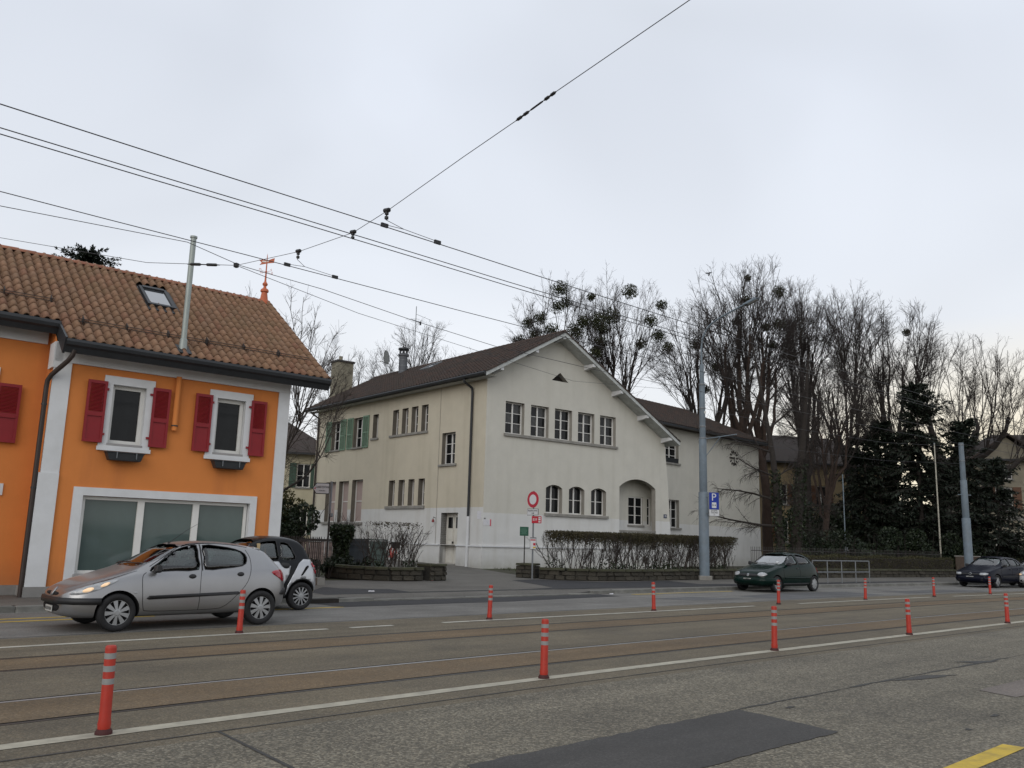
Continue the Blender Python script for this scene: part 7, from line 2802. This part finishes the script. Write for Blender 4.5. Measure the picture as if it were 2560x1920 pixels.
# ================================================================== silver five-door hatchback
SP = dict(L=3.835, xs=[.0, .05, .14, .28, .45, .65, .85, 1.0, 1.12, 1.3, 1.5, 1.7, 1.9, 2.15, 2.45, 2.75, 3.0, 3.2, 3.38, 3.5, 3.6, 3.7, 3.77, 3.82, 3.835],
          zt=[(0, .56), (.05, .635), (.14, .69), (.28, .75), (.45, .805), (.65, .865), (.85, .925), (1.0, .965), (1.12, 1.02), (1.7, 1.35), (1.9, 1.405), (2.15, 1.43), (2.45, 1.43), (2.75, 1.415), (3.0, 1.385), (3.2, 1.345), (3.38, 1.29), (3.6, 1.07), (3.7, .965), (3.77, .90), (3.82, .78), (3.835, .6)],
          zs=[(0, .53), (.05, .59), (.14, .63), (.28, .68), (.45, .735), (.65, .795), (.85, .85), (1.0, .88), (1.3, .895), (2.0, .915), (2.6, .945), (3.1, .98), (3.4, .99), (3.6, .945), (3.7, .89), (3.82, .72), (3.835, .57)],
          zb=[(0, .30), (.05, .24), (.2, .20), (.5, .19), (1.0, .19), (2.9, .20), (3.3, .22), (3.7, .27), (3.835, .36)],
          wm=[(0, .44), (.05, .56), (.14, .66), (.28, .745), (.45, .79), (.65, .812), (1.0, .822), (2.5, .826), (2.95, .82), (3.25, .805), (3.45, .77), (3.6, .715), (3.7, .655), (3.78, .57), (3.82, .48), (3.835, .40)],
          ws=[(0, .40), (.05, .52), (.14, .61), (.28, .69), (.45, .735), (.65, .755), (1.0, .765), (2.0, .775), (2.9, .76), (3.2, .735), (3.45, .69), (3.6, .65), (3.7, .60), (3.78, .53), (3.835, .36)],
          wt=[(0, .34), (.05, .45), (.28, .58), (.65, .66), (1.0, .69), (1.12, .675), (1.4, .62), (1.7, .57), (2.15, .555), (2.75, .545), (3.2, .53), (3.4, .525), (3.6, .55), (3.7, .53), (3.77, .48), (3.835, .32)],
          cr=[(0, .03), (.65, .05), (1.0, .045), (1.4, .07), (1.9, .075), (2.75, .07), (3.3, .06), (3.6, .05), (3.835, .03)],
          axles=(.775, 3.217), wr=.293, arch=.335, half=.815, cellw=(.70, .50),
          cell=[(1.24, .78), (3.30, .78), (3.30, 1.06), (3.12, 1.29), (2.75, 1.375), (2.2, 1.395), (1.85, 1.36), (1.55, 1.18), (1.30, 1.02)],
          side_windows=[smooth_poly([(1.24, .935), (1.40, 1.065), (1.68, 1.265), (1.92, 1.345), (2.06, 1.358), (2.06, 1.15), (2.05, .955), (1.66, .938)], 2),
                        smooth_poly([(2.16, .958), (2.16, 1.16), (2.16, 1.358), (2.45, 1.35), (2.76, 1.30), (2.93, 1.215), (2.94, 1.10), (2.84, 1.015), (2.48, .972)], 2)],
          windscreen=smooth_poly([(-.60, 1.03), (-.50, 1.33), (0, 1.362), (.50, 1.33), (.60, 1.03), (0, 1.0)], 2), ws_in=1.9,
          rear_window=smooth_poly([(-.48, 1.06), (-.42, 1.25), (0, 1.28), (.42, 1.25), (.48, 1.06), (0, 1.03)], 2), rw_in=3.15)
m_silver = paint('silver_car_paint', (0.30, 0.30, 0.305), 0.74, 0.30, 0.25)
loc, rz = car_frame(3.79, 15.45)
C1 = Car('hatchback_car', 'silver five door hatchback with lit headlights driving left past the orange house', loc, rz, SP, m_silver)
C1.glass()
C1.wheels((9, .016, .036))
C1.cabin(2.02, 2.95, .96)
C1.mirror(1.30, .965, .75)
NOSE = [(.95, -1.3), (.6, -1.2), (.35, -1.15), (.15, -1.05), (-.1, -.9), (-.3, -.6), (-.4, -.3), (-.42, 0), (-.4, .3), (-.3, .6), (-.1, .9), (.15, 1.05), (.35, 1.15), (.6, 1.2)]
C1.band('front_bumper_strip', NOSE[2:12], .425, .52, .018, m_trimb)
C1.decal('lower_grille', smooth_poly([(-.40, .40), (-.30, .31), (.30, .31), (.40, .40), (0, .415)], 3), 'x', -1, .004, m_gap, .004)
C1.decal('upper_grille', smooth_poly([(-.30, .585), (-.22, .545), (.22, .545), (.30, .585), (0, .60)], 3), 'x', -1, .004, m_gap, .004)
C1.decal('grille_badge', [(-.05, .53), (.05, .53), (.06, .62), (0, .66), (-.06, .62)], 'x', -1, .012, m_alloy, .01)
C1.plate(0, .335, .17, .10)
for s in (-1, 1):
    hl = C1.decal('headlight', smooth_poly([(.10, .575), (.24, .575), (.45, .64), (.66, .735), (.76, .80), (.62, .785), (.40, .725), (.20, .655)], 3), 'y', s, .006, m_lens, .006, .05)
    C1.decal('headlight_bulb', ellipse(.33, .645, .08, .028, 14, .35), 'y', s, .010, m_lamp, .004, .05, parent=hl)
    C1.decal('headlight_bulb', ellipse(.56, .725, .075, .022, 14, .42), 'y', s, .010, m_lamp, .004, .05, parent=hl)
    C1.decal('tail_light', smooth_poly([(3.42, .90), (3.60, .945), (3.70, .915), (3.735, .80), (3.70, .73), (3.62, .78)], 3), 'y', s, .008, m_tail, .008, .05)
    C1.decal('side_rub_strip', [(1.20, .50), (1.24, .485), (2.78, .535), (2.80, .555), (2.76, .585), (1.24, .545)], 'y', s, .014, m_trimb, .016)
    C1.decal('rear_bumper_strip', smooth_poly([(3.62, .52), (3.72, .50), (3.80, .52), (3.81, .60), (3.72, .61)], 3), 'y', s, .02, m_trimb, .03)
    C1.decal('door_handle', ellipse(1.94, .845, .062, .036, 16), 'y', s, .010, m_trimb, .012, .04)
    C1.decal('door_handle', ellipse(2.80, .875, .062, .036, 16), 'y', s, .010, m_trimb, .012, .04)
    C1.seam([(1.18, .91), (1.12, .84), (1.13, .6), (1.16, .36), (1.24, .305), (1.7, .295), (2.3, .30), (2.52, .34), (2.72, .5), (2.92, .72), (3.0, .95), (3.01, 1.15), (2.95, 1.29)], 'y', s, .005)
    C1.seam([(2.10, .94), (2.085, .8), (2.08, .5), (2.075, .30)], 'y', s, .005)
    C1.seam([(2.11, .94), (2.112, 1.2), (2.112, 1.37)], 'y', s, .038, 'b_pillar_trim', m_trimb, off=-.028)
    C1.seam([(.40, .735), (.62, .80), (.85, .875), (1.05, .935)], 'y', s, .004)
    C1.decal('side_repeater', ellipse(1.02, .60, .028, .014, 10), 'y', s, .008, m_lens, .006, .03)
    C1.seam([(1.25, 1.005), (1.45, 1.13), (1.72, 1.30), (1.95, 1.375), (2.3, 1.388), (2.7, 1.37), (3.0, 1.33)], 'y', s, .006, 'roof_drip_strip')
MB().tube([(1.80, .0, 1.385), (2.08, .0, 1.60), (2.34, 0, 1.76)], [.008, .004, .002], 5).build('aerial', m_black, C1.root)
MB().lathe([(.02, 1.37), (.012, 1.41)], 8, (1.79, 0, 0)).build('aerial_base', m_black, C1.root)
for y0, y1 in ((-.50, .05), (.02, .55)):
    P = [C1.cast('z', 0, (1.13 + .05 * (1 - abs(u)), y0 + (y1 - y0) * u))[0] + Vector((0, 0, .012)) for u in np.linspace(0, 1, 6)]
    MB().tube(P, .008, 5).build('wiper', m_black, C1.root)
C1.decal('roof_spoiler', [(-.48, 1.285), (.48, 1.285), (.46, 1.325), (-.46, 1.325)], 'x', 1, .02, m_silver, .03)
# driver, seated upright, hands on the wheel
dv = thing('person', 'driver in a dark jacket behind the wheel of the silver car', 'person', loc, rz)
bmx = bmesh.new()
J = dict(pel=(2.02, -.36, .72), ab=(2.08, -.36, .90), ch=(2.12, -.36, 1.02), nk=(2.10, -.36, 1.12), hd=(2.06, -.36, 1.20), tp=(2.06, -.36, 1.30),
         ls=(2.10, -.54, 1.05), le=(1.90, -.56, .88), lh=(1.68, -.46, .97), rs=(2.10, -.18, 1.05), re=(1.90, -.17, .88), rh=(1.68, -.27, .97))
rad = dict(pel=.13, ab=.13, ch=.13, nk=.05, hd=.085, tp=.065, ls=.065, le=.045, lh=.032, rs=.065, re=.045, rh=.032)
idx = {}
me = bpy.data.meshes.new('driver_body')
keys = list(J)
me.from_pydata([J[k] for k in keys], [(keys.index(a), keys.index(c_)) for a, c_ in (('pel', 'ab'), ('ab', 'ch'), ('ch', 'nk'), ('nk', 'hd'), ('hd', 'tp'), ('ch', 'ls'), ('ls', 'le'), ('le', 'lh'), ('ch', 'rs'), ('rs', 're'), ('re', 'rh'))], [])
tmp = bpy.data.objects.new('tmp', me)
COL.objects.link(tmp)
sk = tmp.modifiers.new('skin', 'SKIN')
for i, k in enumerate(keys):
    me.skin_vertices[0].data[i].radius = (rad[k], rad[k])
me.skin_vertices[0].data[0].use_root = True
ss = tmp.modifiers.new('s', 'SUBSURF')
ss.levels = ss.render_levels = 2
bm_me = eval_mesh(tmp)
bpy.data.objects.remove(tmp)
bm_me.materials.clear()
bm_me.materials.append(m_jacket)
bm_me.materials.append(m_skin)
for p in bm_me.polygons:
    z = p.center.z
    p.use_smooth = True
    p.material_index = 1 if z > 1.115 or p.center.x < 1.72 else 0
bo = bpy.data.objects.new('body', bm_me)
COL.objects.link(bo)
bo.parent = dv
MB().lathe([(.092, -.02), (.098, .04), (.085, .10), (.05, .135), (0, .145)], 14, (2.075, -.36, 1.205)).build('hair', m_hair, dv, smooth=True)
MB().lathe([(.018, 0), (.012, .03), (0, .04)], 8, (0, 0, 0), axis='x').build('nose', m_skin, dv).location = (1.955, -.36, 1.205)

# ================================================================== small two-seater behind it
SP2 = dict(L=2.695, xs=[0, .06, .16, .3, .5, .7, .85, 1.0, 1.15, 1.35, 1.6, 1.85, 2.1, 2.3, 2.42, 2.5, 2.58, 2.65, 2.69, 2.695],
           zt=[(0, .6), (.06, .72), (.16, .80), (.3, .87), (.5, .95), (.7, 1.02), (.85, 1.10), (1.15, 1.40), (1.35, 1.50), (1.6, 1.54), (1.85, 1.545), (2.1, 1.525), (2.3, 1.46), (2.42, 1.33), (2.5, 1.17), (2.58, 1.02), (2.65, .93), (2.695, .7)],
           zs=[(0, .56), (.16, .72), (.5, .88), (.8, .97), (1.2, 1.0), (2.0, 1.02), (2.4, 1.02), (2.55, .98), (2.65, .86), (2.695, .66)],
           zb=[(0, .32), (.1, .24), (.5, .2), (2.2, .22), (2.695, .34)],
           wm=[(0, .5), (.06, .6), (.16, .68), (.4, .75), (.8, .775), (2.2, .78), (2.5, .75), (2.65, .68), (2.695, .6)],
           ws=[(0, .45), (.16, .62), (.5, .69), (1.0, .715), (2.0, .715), (2.4, .68), (2.65, .6), (2.695, .55)],
           wt=[(0, .4), (.3, .56), (.7, .60), (1.0, .58), (1.35, .53), (2.1, .52), (2.35, .54), (2.6, .58), (2.695, .5)],
           cr=[(0, .03), (.7, .05), (1.35, .08), (2.2, .07), (2.695, .04)],
           axles=(.42, 2.287), wr=.29, arch=.335, half=.775, cellw=(.66, .47),
           cell=[(.98, .85), (2.26, .85), (2.26, 1.25), (2.2, 1.42), (1.7, 1.49), (1.42, 1.45), (1.15, 1.2), (1.02, 1.02)],
           side_windows=[smooth_poly([(1.02, 1.06), (1.22, 1.28), (1.38, 1.41), (1.65, 1.44), (1.72, 1.42), (1.73, 1.2), (1.73, 1.045), (1.4, 1.04)], 2), smooth_poly([(1.80, 1.05), (1.80, 1.25), (1.81, 1.41), (2.0, 1.38), (2.1, 1.2), (2.13, 1.06)], 2)],
           windscreen=smooth_poly([(-.52, 1.12), (-.45, 1.42), (0, 1.46), (.45, 1.42), (.52, 1.12), (0, 1.09)], 2), ws_in=1.5,
           rear_window=smooth_poly([(-.46, 1.12), (-.42, 1.38), (0, 1.42), (.42, 1.38), (.46, 1.12), (0, 1.1)], 2), rw_in=2.1)
m_cell = paint('black_safety_cell_paint', (0.012, 0.013, 0.015), 0.2, 0.35, 0.2)
m_panel = paint('pale_silver_panel_paint', (0.46, 0.47, 0.49), 0.5, 0.28, 0.4)
loc2, rz2 = car_frame(6.79, 17.78)
C2 = Car('microcar', 'small black and pale silver two seater parked at the kerb behind the silver hatchback', loc2, rz2, SP2, m_cell)
C2.glass()
C2.wheels((12, .012, .016), .165)
C2.cabin(1.62, None, 1.0)
C2.mirror(1.12, 1.06, .70)


def arc(cx, cz, r, a0, a1, n=12):
    return [(cx + r * math.cos(R(a0 + (a1 - a0) * i / n)), cz + r * math.sin(R(a0 + (a1 - a0) * i / n))) for i in range(n + 1)]


for s in (-1, 1):
    C2.decal('door_panel', [(.87, .36), (.87, .75), (.95, .97), (1.4, 1.01), (1.72, 1.01), (1.78, .94), (2.0, .92), (1.96, .75), (1.82, .5), (1.74, .36)], 'y', s, .012, m_panel, .014, .07)
    ar = arc(2.287, .30, .36, 178, 10)
    C2.decal('rear_wing', [(1.90, .30)] + ar[1:] + [(2.66, .38), (2.675, .62), (2.66, .80), (2.61, .96), (2.52, 1.05), (2.32, 1.06), (2.20, .97), (2.05, .72), (1.94, .52)], 'y', s, .014, m_panel, .016, .06)
    ar = arc(.42, .30, .36, 170, 2)
    C2.decal('front_wing', [(.02, .36)] + ar[1:] + [(.84, .36), (.84, .90), (.5, .86), (.2, .72), (.05, .58)], 'y', s, .012, m_panel, .014, .06)
    C2.decal('air_vent', [(2.24, .72), (2.28, .72), (2.44, .90), (2.42, .93), (2.36, .90)], 'y', s, .020, m_gap, .012)
    C2.decal('tail_light', ellipse(2.60, .955, .045, .055, 14), 'y', s, .024, m_tail, .03, .04)
    C2.decal('tail_light', ellipse(2.645, .83, .05, .055, 14), 'y', s, .024, m_tail, .03, .04)
    C2.decal('headlight', smooth_poly([(.06, .62), (.16, .58), (.26, .66), (.24, .76), (.12, .72)], 3), 'y', s, .02, m_lens, .02, .05)
    C2.decal('door_handle', smooth_poly([(1.78, .98), (1.96, .965), (1.95, .88), (1.84, .88)], 3), 'y', s, .022, m_trimb, .012)
    C2.seam([(.85, .36), (.85, .75), (.95, .99)], 'y', s, .005)
C2.decal('bonnet_panel', smooth_poly([(.12, -.5), (.10, 0), (.12, .5), (.66, .54), (.70, 0), (.66, -.54)], 3), 'z', 0, .01, m_panel, .012)
MB().box(1.28, 1.34, -.60, -.56, 1.22, 1.38).build('parking_card', mat('kraft_card', (.42, .32, .18), .8), C2.root)

# ================================================================== dark green three-door
SP3 = dict(L=3.73, xs=[0, .05, .14, .28, .45, .65, .85, 1.0, 1.12, 1.3, 1.5, 1.7, 1.9, 2.15, 2.45, 2.75, 3.0, 3.2, 3.35, 3.48, 3.58, 3.66, 3.71, 3.73],
           zt=[(0, .52), (.05, .63), (.14, .71), (.28, .765), (.45, .815), (.65, .86), (.85, .90), (1.0, .935), (1.12, .99), (1.7, 1.33), (1.9, 1.385), (2.15, 1.415), (2.45, 1.42), (2.75, 1.395), (3.0, 1.34), (3.2, 1.24), (3.35, 1.12), (3.48, .99), (3.58, .90), (3.66, .82), (3.73, .58)],
           zs=[(0, .48), (.05, .58), (.14, .65), (.28, .70), (.65, .80), (1.0, .88), (1.5, .92), (2.2, .945), (2.8, .96), (3.2, .97), (3.4, .93), (3.6, .80), (3.73, .54)],
           zb=[(0, .28), (.05, .22), (.3, .19), (2.9, .19), (3.5, .25), (3.73, .34)],
           wm=[(0, .47), (.05, .58), (.14, .675), (.28, .745), (.45, .78), (.8, .80), (2.6, .804), (3.1, .79), (3.4, .75), (3.6, .69), (3.73, .56)],
           ws=[(0, .42), (.05, .54), (.14, .62), (.28, .68), (.65, .73), (1.2, .745), (2.4, .75), (3.0, .72), (3.4, .67), (3.73, .52)],
           wt=[(0, .36), (.05, .46), (.28, .57), (.65, .635), (1.0, .66), (1.4, .59), (1.8, .545), (2.75, .53), (3.1, .53), (3.4, .56), (3.73, .45)],
           cr=[(0, .03), (.65, .06), (1.0, .05), (1.5, .08), (2.75, .08), (3.3, .07), (3.73, .03)],
           axles=(.70, 3.143), wr=.285, arch=.325, half=.795, cellw=(.67, .48),
           cell=[(1.28, .80), (3.05, .80), (3.1, 1.02), (2.9, 1.27), (2.6, 1.35), (2.15, 1.37), (1.85, 1.33), (1.55, 1.15), (1.36, 1.03)],
           side_windows=[smooth_poly([(1.32, .965), (1.5, 1.10), (1.72, 1.265), (1.95, 1.325), (2.06, 1.33), (2.08, 1.15), (2.08, .985), (1.7, .97)], 2), smooth_poly([(2.18, .99), (2.17, 1.2), (2.17, 1.33), (2.45, 1.325), (2.75, 1.27), (2.95, 1.14), (3.02, 1.03), (2.6, 1.0)], 2)],
           windscreen=smooth_poly([(-.60, 1.0), (-.50, 1.31), (0, 1.345), (.50, 1.31), (.60, 1.0), (0, .97)], 2), ws_in=1.9,
           rear_window=smooth_poly([(-.46, 1.04), (-.42, 1.22), (0, 1.25), (.42, 1.22), (.46, 1.04), (0, 1.02)], 2), rw_in=2.95)
m_green_car = paint('dark_green_car_paint', (0.002, 0.012, 0.009), 0.0, 0.2, 0.12)
SP3['wsm'] = m_cglass_b
loc3, rz3 = car_frame(27.2, 17.86)
C3 = Car('hatchback_car', 'dark green three door hatchback parked at the kerb before the railing', loc3, rz3, SP3, m_green_car)
C3.glass()
C3.wheels((7, .04, .055))
C3.cabin(1.95, 2.75, .94)
C3.mirror(1.38, .98, .72)
C3.band('front_bumper', NOSE[1:13], .26, .50, .012, m_green_car)
C3.decal('lower_grille', smooth_poly([(-.42, .36), (-.36, .27), (.36, .27), (.42, .36)], 3), 'x', -1, .02, m_gap, .004)
C3.decal('grille', smooth_poly([(-.36, .625), (-.33, .545), (.33, .545), (.36, .625), (0, .64)], 3), 'x', -1, .008, m_trimb, .006)
C3.decal('grille_badge', ellipse(0, .59, .05, .05, 16), 'x', -1, .016, m_alloy, .008, .04)
C3.decal('grille_badge_bar', [(-.07, .58), (.07, .592), (.07, .602), (-.07, .59)], 'x', -1, .022, m_gap, .004, .04)
for s in (-1, 1):
    C3.decal('headlight', smooth_poly([(s * .38, .60), (s * .42, .675), (s * .54, .69), (s * .655, .655), (s * .665, .60), (s * .54, .555)], 3), 'x', -1, .010, m_lens, .01, .04)
    C3.decal('tail_light', smooth_poly([(3.44, .86), (3.54, .84), (3.60, .70), (3.50, .68)], 3), 'y', s, .008, m_tail, .01, .05)
    C3.seam([(1.24, .93), (1.13, .84), (1.12, .55), (1.16, .32), (1.6, .29), (2.1, .295), (2.16, .36), (2.18, .7), (2.13, .97)], 'y', s, .005)
    C3.decal('side_rub_strip', [(1.16, .475), (2.90, .50), (2.90, .545), (1.16, .52)], 'y', s, .010, m_green_car, .012)
    C3.decal('door_handle', smooth_poly([(1.95, .82), (2.07, .825), (2.07, .86), (1.95, .855)], 2), 'y', s, .012, m_trimb, .012)
    C3.decal('lower_sill', [(1.08, .21), (2.78, .21), (2.78, .32), (1.08, .32)], 'y', s, .006, m_trimb, .006)
C3.plate(0, .43, .16, .10)
for y0, y1 in ((-.52, .0), (-.02, .5)):
    P = [C3.cast('z', 0, (1.10 + .05 * (1 - abs(u)), y0 + (y1 - y0) * u))[0] + Vector((0, 0, .012)) for u in np.linspace(0, 1, 6)]
    MB().tube(P, .008, 5).build('wiper', m_black, C3.root)
C3.decal('windscreen_sticker', [(-.46, 1.04), (-.36, 1.04), (-.36, 1.085), (-.46, 1.085)], 'x', -1, .0, m_signwhite, .002)

# ================================================================== dark blue five-door, and the cars at the right edge
SP4 = dict(L=4.15, xs=[0, .05, .14, .28, .45, .7, .95, 1.12, 1.25, 1.45, 1.65, 1.85, 2.1, 2.4, 2.8, 3.2, 3.45, 3.62, 3.78, 3.9, 4.0, 4.08, 4.13, 4.15],
           zt=[(0, .52), (.05, .66), (.14, .74), (.28, .785), (.45, .82), (.7, .87), (.95, .925), (1.12, .97), (1.25, 1.04), (1.65, 1.30), (1.85, 1.385), (2.1, 1.43), (2.4, 1.445), (2.8, 1.435), (3.2, 1.405), (3.45, 1.36), (3.62, 1.27), (3.78, 1.11), (3.9, .99), (4.0, .93), (4.08, .86), (4.15, .6)],
           zs=[(0, .49), (.05, .61), (.14, .68), (.28, .73), (.7, .82), (1.1, .91), (1.6, .935), (2.4, .955), (3.2, .975), (3.6, .98), (3.85, .94), (4.05, .82), (4.15, .56)],
           zb=[(0, .28), (.05, .22), (.3, .19), (3.3, .20), (3.9, .26), (4.15, .34)],
           wm=[(0, .56), (.05, .66), (.14, .74), (.28, .80), (.5, .84), (.9, .862), (3.2, .865), (3.6, .85), (3.9, .80), (4.08, .73), (4.15, .64)],
           ws=[(0, .5), (.05, .61), (.14, .69), (.28, .745), (.7, .79), (1.2, .805), (2.8, .81), (3.4, .78), (3.8, .74), (4.15, .58)],
           wt=[(0, .44), (.05, .53), (.28, .63), (.7, .69), (1.1, .71), (1.5, .64), (1.9, .59), (3.0, .575), (3.4, .57), (3.8, .62), (4.15, .5)],
           cr=[(0, .03), (.7, .06), (1.1, .05), (1.6, .08), (3.0, .08), (3.6, .07), (4.15, .03)],
           axles=(.86, 3.371), wr=.30, arch=.345, half=.855, cellw=(.73, .52),
           cell=[(1.42, .82), (3.5, .82), (3.5, 1.05), (3.35, 1.28), (3.0, 1.36), (2.4, 1.39), (2.05, 1.36), (1.7, 1.18), (1.5, 1.06)],
           side_windows=[smooth_poly([(1.46, .98), (1.62, 1.10), (1.86, 1.27), (2.1, 1.345), (2.24, 1.35), (2.25, 1.15), (2.25, .995), (1.85, .985)], 2), smooth_poly([(2.34, 1.0), (2.33, 1.2), (2.33, 1.35), (2.7, 1.345), (2.98, 1.31), (3.02, 1.15), (3.02, 1.01), (2.7, 1.0)], 2), smooth_poly([(3.10, 1.02), (3.08, 1.29), (3.25, 1.25), (3.38, 1.06)], 2)],
           windscreen=smooth_poly([(-.64, 1.05), (-.54, 1.34), (0, 1.375), (.54, 1.34), (.64, 1.05), (0, 1.02)], 2), ws_in=2.05,
           rear_window=smooth_poly([(-.52, 1.06), (-.46, 1.26), (0, 1.29), (.46, 1.26), (.52, 1.06), (0, 1.03)], 2), rw_in=3.35)


def golf(label, s_f, t_c, pm, lit=False, wsm=None):
    sp = dict(SP4)
    if wsm:
        sp['wsm'] = wsm
    l_, r_ = car_frame(s_f, t_c)
    C = Car('hatchback_car', label, l_, r_, sp, pm)
    C.glass()
    C.wheels((5, .05, .08))
    C.cabin(2.15, 3.15, .96)
    C.mirror(1.52, 1.0, .78)
    C.band('front_bumper', NOSE[1:13], .27, .50, .012, pm)
    C.decal('lower_grille', smooth_poly([(-.5, .38), (-.45, .28), (.45, .28), (.5, .38)], 3), 'x', -1, .02, m_gap, .004)
    C.decal('grille', smooth_poly([(-.42, .645), (-.40, .575), (.40, .575), (.42, .645)], 2), 'x', -1, .008, m_trimb, .006)
    C.decal('grille_badge', ellipse(0, .615, .06, .06, 16), 'x', -1, .016, m_alloy, .008, .04)
    C.decal('grille_badge_ring', ellipse(0, .615, .043, .043, 16), 'x', -1, .020, m_gap, .004, .04)
    for s in (-1, 1):
        hl = C.decal('headlight', smooth_poly([(s * .43, .58), (s * .44, .66), (s * .58, .675), (s * .72, .665), (s * .735, .60), (s * .60, .57)], 3), 'x', -1, .010, m_lens, .01, .04)
        if lit:
            C.decal('headlight_bulb', ellipse(s * .6, .625, .09, .035, 14), 'x', -1, .014, m_lamp, .004, .04, parent=hl)
        C.decal('tail_light', smooth_poly([(3.88, .90), (4.0, .88), (4.05, .74), (3.92, .74)], 3), 'y', s, .008, m_tail, .01, .05)
        C.seam([(1.36, .95), (1.27, .86), (1.27, .55), (1.3, .33), (1.8, .30), (2.7, .30), (2.85, .36), (3.02, .66), (3.08, .95)], 'y', s, .005)
        C.seam([(2.29, .98), (2.28, .7), (2.28, .31)], 'y', s, .005)
        C.decal('side_rub_strip', [(1.30, .50), (2.98, .52), (2.98, .56), (1.30, .54)], 'y', s, .010, m_trimb, .012)
        C.decal('door_handle', smooth_poly([(2.08, .83), (2.22, .835), (2.22, .87), (2.08, .865)], 2), 'y', s, .014, pm, .014)
        C.decal('door_handle', smooth_poly([(2.84, .845), (2.98, .85), (2.98, .885), (2.84, .88)], 2), 'y', s, .014, pm, .014)
    C.plate(0, .46, .17, .10)
    return C


golf('dark blue five door hatchback parked before the short grey mast', 43.2, 17.25, paint('dark_blue_car_paint', (0.004, 0.005, 0.012), 0.0, 0.3, 0.08))
golf('dark grey car behind the dark blue one, cut by the right edge', 47.9, 17.25, paint('dark_grey_car_paint', (0.03, 0.03, 0.034), 0.2, 0.3, 0.1))
golf('white car with lit headlights entering at the right edge', 45.9, 15.75, paint('white_car_paint', (0.55, 0.55, 0.55), 0.1, 0.3, 0.8), lit=True)
